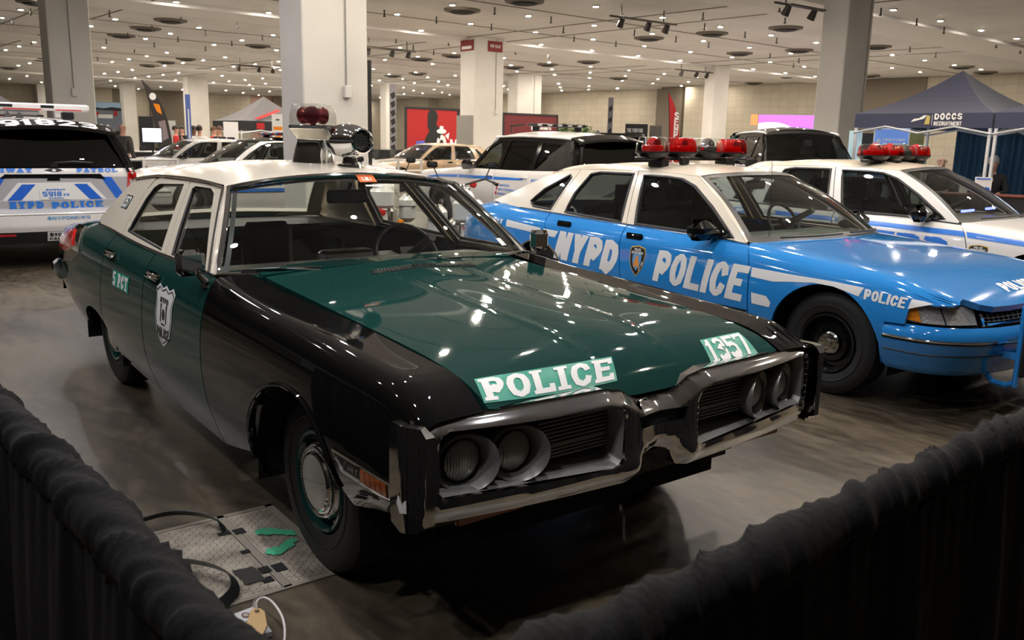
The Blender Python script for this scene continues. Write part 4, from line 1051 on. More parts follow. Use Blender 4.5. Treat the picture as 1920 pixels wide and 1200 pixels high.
# horn axis points towards the front and slightly to the driver's side
ax = Vector((.12, -.99, 0)).normalized(); q = ax.to_track_quat('Z', 'Y').to_matrix()
MB().lathe([(.001, -.20), (.04, -.195), (.085, -.165), (.112, -.11), (.122, -.05), (.122, .0), (.112, .06), (.095, .105), (.085, .135), (.088, .15), (.078, .155), (.070, .13)], n=40, rot=q, c=(0, 0, .175)).build('siren_body', chrome, sr)
MB().lathe([(.070, .128), (.001, .128)], n=28, rot=q, c=(0, 0, .175)).build('siren_grille_back', void, sr)
gr = MB()
for i in range(-5, 6):
    for j in range(-5, 6):
        if i*i+j*j < 29: p = q @ Vector((i*.012+(.006 if j % 2 else 0), j*.0115, .131)); gr.ell(p+Vector((0, 0, .175)), (.0042, .0042, .0042), 6, 4)
gr.build('siren_grille', chrome_dull, sr)
for o_, f_ in ((bc, (.80, .80, .77)), (sr, (.82, .82, .78))): o_.scale = f_
# long aerial stub and low exhaust shadow are not visible from here
# ------------------------------------------------------------------ dimensions of the two rounded sedans
def nose(a, b, y1, p, y): 
    t = max(0.0, min(1.0, (y1-y)/b)); return a*(1-t**p)**(1/p)
def cap_st(y, xs, zs, b=.50, y1=-.50, p=2.8):
    """scale the widths of a section with the rounding of the nose in plan"""
    w_ = nose(1, b, y1, p, y) if y < y1 else 1
    return (y, [(x*w_, z) for x, z in zip(xs, zs)])
X1 = (.905, .958, .978, .965, .935, .885, .76, .38, 0)
CB = Body([
 cap_st(-.93, X1, (.40, .48, .56, .61, .655, .675, .685, .692, .695)),
 cap_st(-.85, X1, (.36, .46, .56, .635, .685, .710, .720, .728, .731)),
 cap_st(-.70, X1, (.32, .45, .57, .66, .722, .754, .769, .780, .785)),
 cap_st(-.50, X1, (.30, .44, .575, .69, .765, .805, .825, .835, .838)),
 (0,    [(.91,.27),(.960,.42),(.980,.58),(.968,.71),(.938,.80),(.88,.852),(.75,.882),(.38,.895),(0,.90)]),
 (.6,   [(.90,.20),(.960,.38),(.982,.58),(.968,.73),(.935,.84),(.865,.905),(.74,.930),(.38,.952),(0,.96)]),
 (.95,  [(.90,.20),(.960,.38),(.982,.58),(.968,.74),(.935,.85),(.850,.925),(.72,.945),(.38,.965),(0,.97)]),
 (2.0,  [(.90,.20),(.960,.38),(.982,.58),(.968,.74),(.938,.86),(.850,.945),(.74,.96),(.38,.97),(0,.97)]),
 (3.0,  [(.90,.24),(.960,.40),(.980,.60),(.966,.76),(.935,.88),(.840,.965),(.72,.99),(.38,1.0),(0,1.0)]),
 (3.7,  [(.89,.28),(.945,.42),(.965,.60),(.950,.77),(.915,.89),(.82,.975),(.70,.995),(.38,1.0),(0,1.0)]),
 (4.15, [(.84,.32),(.890,.44),(.905,.60),(.890,.76),(.85,.87),(.77,.945),(.65,.965),(.35,.975),(0,.975)]),
 (4.40, [(.74,.36),(.79,.46),(.80,.60),(.785,.74),(.75,.83),(.68,.89),(.58,.90),(.3,.91),(0,.91)])])
CH = House(Curve([.6,1.4,2.4,3.0,3.6,4.0],[.852,.852,.845,.83,.80,.76]), .935, .50, .22,
 Curve([1.2,1.45,1.9,2.5,3.0,3.4],[1.345,1.362,1.378,1.372,1.345,1.30]), Curve([1.2,1.5,2.0,2.6,3.0,3.4],[.03,.05,.065,.06,.05,.03]))
CPOSE = (3.777, .325, 0.0)
# ------------------------------------------------------------------ the two rounded sedans
blue_letter = mat('blue_letter_vinyl', (.03, .19, .68), .3)
badge_black = mat('badge_black', (.015, .015, .02), .4); badge_gold = mat('badge_gold', (.72, .48, .08), .4); badge_blue = mat('badge_blue', (.12, .32, .62), .4); badge_orange = mat('badge_orange', (.75, .30, .05), .4)
greencloth = mat('grey_green_interior', (.10, .12, .11), .7)
def rounded_sedan(root, lower, upper, house_cream, opts):
    B, H = CB, CH
    FAr = (0, .335, .405, .405); RAr = (2.944, .335, .40, .39)
    parts = {}
    def hood_x(y): return np.interp(y, [-.88, -.78, -.66, -.30, .3, .62], [.66, .745, .80, .785, .655, .625])
    def flank(mi):
        S = dict(mirror=mi, out=(-1, 0, .3), thick=.022)
        ar = sorted([(a, max(b, 0)) for a, b in B.toyk([p for p in arch_poly(*FAr, 24, -12, 192)])], key=lambda p: p[0])
        ys = [.60, .45, .3, .1, -.1, -.3, -.45, -.58, -.66, -.72, -.77]
        he = [(y, float(B.k_of_x(y, float(hood_x(y)))[0])) for y in ys]
        f = [(-.425, 2.0), (-.425, 0)]+[p for p in ar]+[(.56, 0), (.585, 1.5), (.60, 3), (.64, 4), (.70, 4.8), (.72, 5.5), (.66, 5.9), (.62, he[0][1])]+he+[(-.795, 4.75), (-.77, 4.2), (-.70, 3.75), (-.62, 3.5), (-.565, 3.1), (-.55, 2.05)]
        parts['fender', mi] = patch('front_fender', lower, [f], B.yk, root, st=(.06, .35), **S)
        d = [(.568, 0), (1.81, 0), (1.85, 1.4), (1.895, 3), (1.93, 5), (.715, 5), (.648, 4), (.61, 3), (.595, 1.5)]
        parts['door', mi] = patch('front_door', lower, [d], B.yk, root, st=(.08, .35), **S)
        rr = sorted([(a, max(b, 0)) for a, b in B.toyk(arch_poly(*RAr, 22, -8, 188))], key=lambda p: p[0])
        cut = [p for p in rr if p[0] < 2.68]
        rd = [(1.822, 0)]+cut+[(2.70, cut[-1][1]+.1), (2.80, 3), (2.90, 4), (2.93, 5), (1.942, 5), (1.905, 3), (1.86, 1.4)]
        parts['rdoor', mi] = patch('rear_door', lower, [rd], B.yk, root, st=(.08, .35), **S)
        q = [p for p in rr if p[0] >= 2.69]
        qp = [(2.71, q[0][1]+.1)]+q+[(4.38, 0), (4.38, 6), (3.78, 6), (3.62, 5.2), (3.4, 5), (2.94, 5), (2.91, 4), (2.812, 3)]
        parts['quarter', mi] = patch('rear_quarter', lower, [qp], B.yk, root, st=(.09, .35), **S)
        for dr, hy, hz in ((parts['door', mi], 1.77, .868), (parts['rdoor', mi], 2.64, .890)):
            p = B.side(np.array([[hy, hz]]))[0]; x = p[0]*(-1 if mi else 1); sx = 1 if mi else -1
            MB().box((x+sx*.004, hy, hz), (.03, .18, .055), rx=0, bev=.012).build('door_handle', opts.get('handle', gloss_black), dr)
        pts = [tuple(B.yk(np.array([[y, 5.0]]))[0]+np.array([0, 0, .004])) for y in np.linspace(.72, 3.4, 24)]
        path3('belt_moulding', opts.get('belt', chrome), pts, .007, root, mirror=mi)
        pts = [tuple(B.side(np.array([p]))[0]+np.array([-.004, 0, 0])) for p in [(y, .47) for y in np.linspace(.60, 2.5, 14)]]
        path3('door_moulding', gloss_black, pts, .016, parts['door', mi], mirror=mi, flat=.4)
        pts = [tuple(B.side(np.array([p]))[0]+np.array([-.002, 0, 0])) for p in arch_poly(*RAr, 22, -3, 183)]
        path3('wheel_arch_lip', chrome if opts.get('archchrome') else lower, pts, .009, parts['quarter', mi], mirror=mi)
    flank(False); flank(True)
    liner(root, B, -.55, 4.3, (FAr, RAr)); wheel_wells(root, (FAr, RAr), x1=.90)
    ys = [.62, .3, -.05, -.30, -.50, -.66, -.71]
    hl = [(float(hood_x(y)), y) for y in ys]+[(.735, -.785), (.69, -.845), (.60, -.885), (.42, -.905), (.2, -.915), (-.2, -.915), (-.42, -.905), (-.60, -.885), (-.69, -.845), (-.735, -.785)]+[(-float(hood_x(y)), y) for y in ys[::-1]]+[(-.3, .52), (0, .50), (.3, .52)]
    hood = patch('hood', lower, [hl], B.top, root, st=(.05, .06), out=(0, 0, 1), thick=.02, flangef=lambda p, n_: p+np.array([0, .01 if p[1] < -.6 else 0, -.035 if p[1] < -.6 else -.02]))
    patch('cowl', blackplastic, [[(-.62, .635), (-.3, .535), (0, .515), (.3, .535), (.62, .635), (.74, .80), (-.74, .80)]], B.top, root, st=(.08, .06), thick=.02, off=-.02)
    patch('trunk_lid', lower, [[(-.69, 3.80), (.69, 3.80), (.60, 4.36), (-.60, 4.36)]], B.top, root, st=(.1, .1), thick=.02)
    # nose: superellipse in plan
    def nosexy(s, a=.955, b=.50, y1=-.46, p=2.8):
        ph = np.clip(abs(s), 0, 1)*PI/2; x = a*np.sin(ph)**(2/p)*np.sign(s); y = y1-b*np.cos(ph)**(2/p); ex = np.clip(abs(s)-1, 0, 1); return x, y+ex*.5
    prof = Curve([.25, .29, .36, .44, .50, .545, .585, .61], [-.10, -.05, -.012, .02, .030, .022, -.015, -.06])
    def fmap(uv):
        s, z = uv[:, 0], uv[:, 1]; e = 1e-3; x, y = nosexy(s); x2, y2 = nosexy(s+e); x0, y0 = nosexy(s-e)
        tx, ty = x2-x0, y2-y0; l = np.hypot(tx, ty)+1e-9; nx, ny = ty/l, -tx/l; o = prof(z)+.004
        return np.stack([x+nx*o, y+ny*o, z], -1)
    fas = patch('front_bumper', lower, [rc(-1.08, .285, 1.08, .582)], fmap, root, st=(.04, .025), out=(0, -1, 0), thick=.03, eps=2e-3)
    fsh = lambda uv: fmap(uv)
    patch('bumper_strip', gloss_black, [rc(-1.07, .486, 1.07, .508)], fmap, fas, st=(.04, .02), out=(0, -1, 0), thick=.0, off=.004, eps=2e-3)
    pts = [tuple(fmap(np.array([[s, .503]]))[0]) for s in np.linspace(-1.06, 1.06, 50)]
    cen = Vector((0, .2, .5)); pts = [tuple(Vector(p)+(Vector(p)-cen).normalized()*.008) for p in pts]
    MB().tube(pts, .008, 6).build('bumper_chrome_line', chrome, fas)
    pts = [tuple(fmap(np.array([[s, .415]]))[0]) for s in np.linspace(-1.06, 1.06, 50)]
    MB().tube(pts, .004, 6).build('bumper_seam', blackplastic, fas)
    def face(uv, dz=0):
        s, z = uv[:, 0], uv[:, 1]; x, y = nosexy(s, .940, .47, -.44, 2.9); return np.stack([x, y+.05*(z-.6)/.1, z], -1)
    for mi in (False, True):
        sg = -1
        hl_ = [(-.965, .640), (-.955, .605), (-.90, .596), (-.64, .594), (-.43, .596), (-.415, .705), (-.62, .700), (-.86, .690), (-.93, .675)]
        hh = patch('headlamp', lamp_glass, [hl_], face, root, st=(.04, .03), out=(0, -1, 0), thick=.04, mirror=mi, eps=2e-3)
        patch('turn_lens', amber, [[(-.962, .642), (-.950, .610), (-.835, .600), (-.825, .690), (-.925, .672)]], face, hh, st=(.04, .03), out=(-1, -1, 0), thick=0, off=.008, mirror=mi, eps=2e-3)
        patch('lamp_divider', blackplastic, [rc(-.665, .596, -.655, .702)], face, hh, st=(.04, .03), out=(0, -1, 0), thick=0, off=.003, mirror=mi, eps=2e-3)
        patch('lamp_gasket', blackplastic, [[(-.985, .642), (-.97, .592), (-.41, .582), (-.40, .715), (-.62, .712), (-.87, .702), (-.94, .684)]], face, hh, st=(.04, .03), out=(0, -1, 0), thick=.03, off=-.012, mirror=mi, eps=2e-3)
    gx = [(-.405, .592), (.405, .592), (.405, .722), (-.405, .722)]; gi = [(-.385, .604), (.385, .604), (.385, .698), (-.385, .698)]
    gr = patch('grille_frame', chrome, [gx, gi], lambda uv: face(uv)+np.array([0, -.015, 0]), root, st=(.04, .03), out=(0, -1, 0), thick=.04, eps=2e-3)
    patch('grille_backing', void, [gi], lambda uv: face(uv)+np.array([0, .02, 0]), gr, st=(.05, .05), out=(0, -1, 0), thick=0, eps=2e-3)
    gb = MB()
    for k in range(5):
        z = .610+k*.0195; gb.tube([tuple(face(np.array([[s, z]]))[0]) for s in np.linspace(-.385, .385, 16)], .0042, 5)
    for k in range(21):
        s = -.37+.74*k/20; gb.tube([tuple(face(np.array([[s, .604]]))[0]), tuple(face(np.array([[s, .70]]))[0])], .0035, 5)
    gb.build('grille_grid', chrome_dull, gr)
    # underside and bay
    MB().box((0, 2.0, .24), (1.72, 1.9, .06)).box((0, 3.6, .36), (1.2, 1.2, .1)).box((0, .0, .32), (1.14, 1.2, .14)).box((0, .05, .56), (1.1, 1.3, .36)).build('floor_pan', void, root, smooth=False)
    for sx in (-1, 1):
        for yy in (0, 2.944): wheel(root, sx*.785, yy, .345, .22, .195, sx, 'steel')
    tl = lambda uv: np.stack([uv[:, 0], 4.42+.02*(1-(abs(uv[:, 0])/.8)**2), uv[:, 1]], -1)
    patch('tail_panel', lower, [[(-.74, .36), (.74, .36), (.78, .6), (.72, .85), (-.72, .85), (-.78, .6)]], tl, root, st=(.1, .1), out=(0, 1, 0), thick=.03)
    # greenhouse
    def wmap(uv):
        u, v = uv[:, 0], uv[:, 1]
        a = np.stack([.835*u, .50+.235*abs(u)**2.2, .952-.018*abs(u)], -1); b = np.stack([.575*u, 1.33+.115*abs(u)**2.2, 1.398-.032*abs(u)**2.4], -1)
        q = a+(b-a)*v[:, None]; bl = .03*np.sin(np.clip(v, 0, 1)*PI); q[:, 1] -= bl*.6; q[:, 2] += bl; return q
    rl = [(-1, 1.44)]+[(-1+2*i/12, 1.44-.115*(1-abs(-1+2*i/12)**2.2)) for i in range(1, 12)]+[(1, 1.44), (1, 3.05), (.8, 3.12), (0, 3.18), (-.8, 3.12), (-1, 3.05)]
    roof = patch('roof', house_cream, [rl], H.roof, root, st=(.08, .08), out=(0, 0, 1), thick=.025)
    patch('headliner', greyint, [[(-.96, 1.47), (.96, 1.47), (.96, 3.0), (-.96, 3.0)]], H.roof, root, st=(.2, .2), thick=0, off=-.04)
    ws = patch('windscreen', opts.get('glass', glass_clear), [[(-.985, 0), (.985, 0), (.985, .99), (-.985, .99)]], wmap, root, st=(.08, .12), out=(0, -1, 1), thick=0, off=-.004)
    patch('windscreen_gasket', blackplastic, [[(-1.0, -.02), (1.0, -.02), (1.0, 1.0), (-1.0, 1.0)], [(-.955, .055), (.955, .055), (.94, .93), (-.94, .93)]], wmap, ws, st=(.08, .12), out=(0, -1, 1), thick=0, off=.001)
    wb = [tuple(wmap(np.array([[u, .02]]))[0]+np.array([0, -.02, .014])) for u in np.linspace(-.75, -.05, 8)]
    MB().tube(wb, .007, 6).build('wiper', blackplastic, root)
    wb = [tuple(wmap(np.array([[u, .03]]))[0]+np.array([0, -.02, .014])) for u in np.linspace(.1, .8, 8)]
    MB().tube(wb, .007, 6).build('wiper', blackplastic, root)
    def house(mi):
        S = dict(mirror=mi, out=(-1, 0, .4))
        rz = lambda y: float(H.rail(y))
        ff = [(.74, .925), (1.955, .940), (2.095, rz(2.09)-.003), (1.75, rz(1.75)-.003), (1.44, rz(1.44)-.004), (1.10, 1.19)]
        fo = [(.86, .944), (1.865, .958), (2.01, 1.338), (1.75, 1.338), (1.58, 1.328), (1.42, 1.280), (1.16, 1.14)]
        a = patch('window_frame', upper, [ff, fo], H.side, root, st=(.07, .06), thick=.03, **S)
        patch('front_side_window', opts.get('side', glass_tint), [fo], H.side, a, st=(.1, .1), thick=0, off=-.012, **S)
        rf = [(1.965, .940), (2.96, .965), (2.90, 1.15), (2.82, rz(2.82)-.003), (2.105, rz(2.1)-.003)]
        ro = [(2.03, .960), (2.77, .982), (2.75, 1.15), (2.66, 1.320), (2.55, 1.340), (2.14, 1.345)]
        b = patch('window_frame', upper, [rf, ro], H.side, root, st=(.07, .06), thick=.03, **S)
        patch('rear_side_window', opts.get('side', glass_tint), [ro], H.side, b, st=(.1, .1), thick=0, off=-.012, **S)
        cf = [(2.97, .965), (2.91, 1.15), (2.83, rz(2.83)-.003), (3.05, rz(3.05)-.003), (3.30, 1.27), (3.62, 1.13), (3.98, 1.005), (3.75, .985), (3.4, .972)]
        co = [(2.99, .990), (3.26, 1.000), (3.33, 1.04), (3.20, 1.16), (2.93, 1.30), (2.90, 1.28)]
        if not opts.get('quarter', True): co = [(2.99, .990), (3.16, 1.000), (3.10, 1.10), (2.93, 1.27), (2.90, 1.26)]
        c = patch('rear_pillar', upper, [cf, co], H.side, root, st=(.07, .06), thick=.04, **S)
        patch('quarter_window', opts.get('side', glass_tint), [co], H.side, c, st=(.1, .1), thick=0, off=-.012, **S)
        for lp, pr in ((fo, a), (ro, b), (co, c)):
            pts = [tuple(H.side(np.array([p]))[0]+np.array([.004, 0, 0])) for p in dens(lp, (.06, .06))]
            if mi: pts = [(-q[0], q[1], q[2]) for q in pts]
            MB().tube(pts, .014, 6, closed=True).build('window_seal', blackplastic, pr)
        A = lambda t: wmap(np.array([[-1.0, t]]))[0]
        Bf = lambda t: H.side(np.array([[.735+(1.43-.735)*t, .930+(rz(1.43)-.930)*t+.10*math.sin(t*PI)*.2]]))[0]
        strip('front_pillar', upper, A, Bf, root, out=(-1, -1, .3), thick=.03, mirror=mi, st=(.06, .5))
        # bulge fill between pillar and door frame
        sx = 1 if mi else -1
        mm = MB().box((sx*1.0, 1.03, .995), (.25, .17, .15), bev=.055).box((sx*.87, 1.02, .965), (.16, .12, .06), bev=.02)
        mm.build('door_mirror', gloss_black, root)
    house(False); house(True)
    def rmap(uv):
        u, v = uv[:, 0], uv[:, 1]
        a = np.stack([.72*u, 3.86-.14*abs(u)**2.2, .995-.01*abs(u)], -1); b = np.stack([.56*u, 3.17-.06*abs(u)**2.2, 1.385-.04*abs(u)**2.4], -1)
        q = a+(b-a)*v[:, None]; q[:, 2] += .035*np.sin(v*PI); return q
    rg = patch('rear_window', glass_tint, [[(-.97, .03), (.97, .03), (.95, .96), (-.95, .96)]], rmap, root, st=(.1, .15), out=(0, 1, 1), thick=0)
    patch('rear_window_frame', upper, [[(-1.04, -.03), (1.04, -.03), (1.02, 1.02), (-1.02, 1.02)], [(-.93, .06), (.93, .06), (.91, .94), (-.91, .94)]], rmap, rg, st=(.1, .1), out=(0, 1, 1), thick=.03, off=.004)
    patch('dashboard', opts.get('dash', dashm), [[(-.80, .78), (-.4, .60), (0, .56), (.4, .60), (.80, .78), (.80, 1.25), (-.80, 1.25)]], lambda uv: np.stack([uv[:, 0], uv[:, 1], .935-.03*np.clip(uv[:, 1]-.8, 0, 1)], -1), root, st=(.1, .1), thick=.12)
    seat(root, -.36, 1.75, .55, .32, greyint, 'front_seat', .60, True, .5); seat(root, .36, 1.75, .55, .32, greyint, 'front_seat', .60, True, .5)
    seat(root, 0, 2.65, 1.4, .32, greyint, 'rear_seat', .5, False, .45)
    MB().box((0, 2.30, 1.0), (1.3, .02, .5)).build('prisoner_screen', glass_dark, root, smooth=False)
    steering(root, .37, 1.30, .955, .19, .5)
    MB().box((0, 1.35, 1.29), (.25, .03, .07), bev=.012).build('interior_mirror', blackplastic, root)
    return parts, hood, fas
def badge(parent, fmap, cx, cz, w, h, mi=False, out=(-1, 0, .1), face=-1):
    """black, gold and blue police shield; face = direction in which its text reads along u"""
    def P(poly, sc): return [(cx+a*w*sc, cz+b*h*sc) for a, b in poly]
    O = [(-.5, .34), (-.44, .44), (-.25, .47), (0, .5), (.25, .47), (.44, .44), (.5, .34), (.47, 0), (.34, -.25), (0, -.5), (-.34, -.25), (-.47, 0)]
    k = dict(fmap=fmap, parent=parent, out=out, mirror=mi)
    b0 = decal_sub('shield', badge_gold, [P(O, 1)], fmap, parent, out=out, off=.002, mirror=mi)
    decal_sub('shield_field', badge_black, [P(O, .93)], fmap, parent, out=out, off=.003, mirror=mi)
    decal_sub('shield_centre', badge_blue, [[(cx+a*w*.58, cz-.03*h+b*h*.55) for a, b in O]], fmap, parent, out=out, off=.004, mirror=mi)
    decal_sub('shield_emblem', badge_orange, [oval(cx, cz-.03*h, w*.13, h*.13), oval(cx-w*.12, cz-.12*h, w*.06, h*.10), oval(cx+w*.12, cz-.12*h, w*.06, h*.10), oval(cx, cz+.12*h, w*.08, h*.06)], fmap, parent, out=out, off=.005, mirror=mi)
    for txt, zz, ww in (('POLICE', .36, .42), ('DEPARTMENT', .26, .74)):
        pl, W = text_polys(txt, .2, .6, .1); pl = place(pl, W, (cx-face*ww*w/2, cz+zz*h-.035*h), (face*ww*w, 0), (0, .08*h))
        decal_sub('shield_lettering', white_vinyl, pl, fmap, parent, out=out, off=.0055, mirror=mi)
    for txt, dx in (('CITY OF', -1), ('NEW YORK', 1)):
        pl, W = text_polys(txt, .2, .6, .1); s = face*dx
        x0, z0 = cx+s*w*.40, cz+(-.02*h if dx > 0 else .12*h)
        ux = (-s*w*.22, -.26*h) if dx > 0 else (s*-w*.0+s*w*-.22*-1*0-s*w*.24*0, 0)
        if dx > 0: pl = place(pl, W, (cx+s*w*.20, cz-.32*h), (s*w*.22, .30*h), (-s*.04*w, .05*h))
        else: pl = place(pl, W, (cx+s*w*.42, cz+.0*h), (-s*w*.22, -.32*h), (-s*.04*w*-1, .05*h))
        decal_sub('shield_lettering', white_vinyl, pl, fmap, parent, out=out, off=.0055, mirror=mi)
    return b0
def lightbar(root, y, z, xs, colors, r=.165, h=.14, slope=0, drum=True):
    o = MB().box((sum(xs)/len(xs), y, z-.035), (max(xs)-min(xs)+2*r+.06, .10, .03), bev=.01).build('light_bar', blackplastic, root)
    for k, (x, c) in enumerate(zip(xs, colors)):
        MB().lathe([(.05, -.04), (r*.8, -.02), (r*1.02, .012), (r*1.02, .022)], n=28, c=(x, y, z)).build('lamp_base', blackplastic, o)
        MB().lathe([(r*1.0, .02), (r, .03), (r*.93, h*.75), (r*.80, h*.98), (r*.7, h*1.0), (.001, h*1.02)], n=28, c=(x, y, z)).build('lamp_dome', c, o)
        MB().lathe([(r*.62, .022), (r*.66, .05), (r*.60, .075), (.03, .08), (.001, .08)], n=16, c=(x, y, z)).lathe([(.045, -.05), (.062, -.02), (.055, .02), (.02, .05), (.001, .05)], axis='Y', n=16, c=(x, y, z+.082)).build('rotating_lamp', red_lens if k == 0 or c is glass_red else chrome, o)
    for x in (min(xs)+.02, max(xs)-.02):
        MB().box((x-.06*(1 if x > 0 else -1), y, z-.075), (.10, .16, .07), bev=.01).build('mounting_foot', blackplastic, o)
    for x in (min(xs)+.22, max(xs)-.22):
        MB().box((x, y-.16, z-.05), (.09, .05, .07), bev=.01).box((x, y-.08, z-.04), (.03, .14, .02)).build('alley_speaker', darkmetal, o)
    return o
def side_text(txt, fmap, parent, m, q, mi=False, t=.2, w=.62, gap=.1, slab=False, off=.002, out=(-1, 0, .1)):
    pl, W = text_polys(txt, t, w, gap, slab); return decal_sub('door_lettering', m, quadplace(pl, W, q), fmap, parent, off=off, mirror=mi, out=out)
# ------------------------------------------------------------------ light blue and cream car
caprice = empty('police_car', (CPOSE[0], CPOSE[1], 0), CPOSE[2], 'light blue and cream rounded police sedan beside the green and black one', 'police car')
cp, chood, cfas = rounded_sedan(caprice, bluep, cream, cream, dict(archchrome=True, side=glass_tint, dash=mat('grey_green_dash', (.07, .085, .075), .6)))
def cap_art(mi):
    ft = CB.side
    D, RD, F, Q = cp['door', mi], cp['rdoor', mi], cp['fender', mi], cp['quarter', mi]
    rd = (lambda q: q) if not mi else (lambda q: [q[1], q[0], q[3], q[2]])
    qs = [(2.71, .590), (1.93, .560), (1.885, .812), (2.655, .832)]
    side_text('NYPD', ft, RD, white_vinyl, rd(qs), mi, t=.27, w=.66, gap=.05)
    qs = [(1.505, .558), (.650, .525), (.600, .780), (1.465, .797)]
    side_text('POLICE', ft, D, white_vinyl, rd(qs), mi, t=.25, w=.64, gap=.05)
    badge(D, ft, 1.69, .685, .17, .245, mi, face=-1 if not mi else 1)
    st = lambda par, poly: decal_sub('white_stripe', white_vinyl, [poly], ft, par, off=.0018, mirror=mi, st=(.06, .03))
    st(Q, [(3.46, .80), (3.46, .862), (2.93, .832), (2.93, .778)]); st(RD, [(2.895, .776), (2.895, .830), (2.68, .826), (2.72, .768)])
    st(RD, [(2.755, .60), (2.75, .645), (2.735, .66), (2.765, .585)]) if 0 else None
    side_text('COURTESY', ft, Q, white_vinyl, rd([(3.98, .80), (3.52, .815), (3.52, .86), (3.98, .845)]), mi, t=.22)
    st(D, [(.66, .742), (.615, .715), (.625, .778), (.63, .79)]) if 0 else None
    st(F, [(.585, .712), (.592, .776), (.25, .768), (-.05, .765), (-.26, .757), (-.235, .700), (-.05, .735), (.10, .738), (.25, .722), (.40, .703)])
    st(F, [(.555, .530), (.565, .605), (.44, .598), (.40, .560), (.41, .525)])
    side_text('POLICE', ft, F, white_vinyl, rd([(-.272, .690), (-.535, .672), (-.545, .735), (-.268, .752)]), mi, t=.24, w=.64, gap=.06)
    st(F, [(-.555, .672), (-.565, .733), (-.64, .728), (-.685, .718), (-.60, .690)])
cap_art(False); cap_art(True)
pl, W = text_polys('POLICE', .24, .64, .08)
decal_sub('hood_lettering', white_vinyl, quadplace(pl, W, [(-.235, -.80), (.235, -.80), (.20, -.70), (-.20, -.70)]), CB.top, chood, out=(0, 0, 1), off=.003)
MB().box((0, -.845, .775), (.012, .02, .05), bev=.003).lathe([(.001, .0), (.022, .002), (.024, .02), (.012, .045), (.001, .05)], n=12, c=(0, -.845, .785)).build('hood_ornament', chrome, chood)
lightbar(caprice, 2.03, 1.515, (-.51, -.17, .17, .51), (glass_dome, glass_red, glass_dome, glass_red), r=.142, h=.14)
MB().tube([(-.66, .69, .93), (-.62, .75, 1.60)], [.0025, .0015], 5).lathe([(.018, 0), (.014, .02), (.001, .03)], n=10, c=(-.66, .69, .915)).build('aerial', darkmetal, caprice)
# push bumper on the nose
pb = MB()
for sx in (-1, 1):
    pb.box((sx*.52, -1.03, .48), (.05, .03, .50), bev=.008).tube([(sx*.52, -1.02, .26), (sx*.52, -.98, .235), (sx*.52, -.90, .24), (sx*.52, -.86, .28)], .018, 8).box((sx*.52, -.96, .42), (.03, .16, .04))
pb.box((0, -1.03, .68), (1.08, .03, .05), bev=.008).box((0, -1.03, .36), (1.08, .03, .05), bev=.008)
pbo = pb.build('push_bumper', bluep, caprice)
for sx in (-1, 1): MB().box((sx*.50, -1.055, .50), (.09, .035, .40), bev=.012).build('rubber_pad', rubber, pbo)
# ------------------------------------------------------------------ white car behind it
VPOSE = (6.881, .402, .109)
cvic = empty('police_car', (VPOSE[0], VPOSE[1], 0), VPOSE[2], 'white police sedan with blue stripe parked beyond the light blue car', 'police car')
cvic.scale = (1, 1, 1.025)
vp, vhood, vfas = rounded_sedan(cvic, white, white, cream, dict(side=glass_tint, handle=white, belt=blackplastic, quarter=False))
def cv_art(mi):
    ft = CB.side; rd = (lambda q: q) if not mi else (lambda q: [q[1], q[0], q[3], q[2]])
    st = lambda par, poly: decal_sub('blue_stripe', blue_letter, [poly], ft, par, off=.0018, mirror=mi, st=(.06, .03))
    st(vp['door', mi], [(1.88, .855), (1.90, .895), (.66, .862), (.63, .815)]); st(vp['rdoor', mi], [(2.86, .875), (2.88, .915), (1.93, .895), (1.91, .855)])
    st(vp['fender', mi], [(.61, .812), (.635, .860), (-.1, .805), (-.6, .735), (-.6, .71), (-.1, .762)]); st(vp['quarter', mi], [(4.1, .80), (4.1, .86), (2.93, .915), (2.91, .865)])
    side_text('NYPD', ft, vp['door', mi], blue_letter, rd([(1.80, .60), (.78, .58), (.74, .785), (1.76, .825)]), mi, t=.28, w=.8, gap=.08, slab=True)
    side_text('POLICE', ft, vp['rdoor', mi], blue_letter, rd([(2.62, .58), (1.93, .58), (1.95, .78), (2.60, .80)]), mi, t=.28, w=.7, gap=.08, slab=True)
    badge(vp['fender', mi], ft, .50, .665, .17, .19, mi, face=-1 if not mi else 1)
cv_art(False); cv_art(True)
lightbar(cvic, 1.80, 1.475, (-.40, -.06, .28, .62), (glass_red, glass_red, glass_dome, glass_red), r=.16, h=.125)
blue_glow = mat('blue_led', (.1, .15, 1), .3, emis=(.12, .15, 1), estr=5)
MB().box((-.30, .86, 1.005), (.30, .02, .02)).box((.32, .86, 1.005), (.24, .02, .02)).build('blue_dash_lamp', blue_glow, cvic)
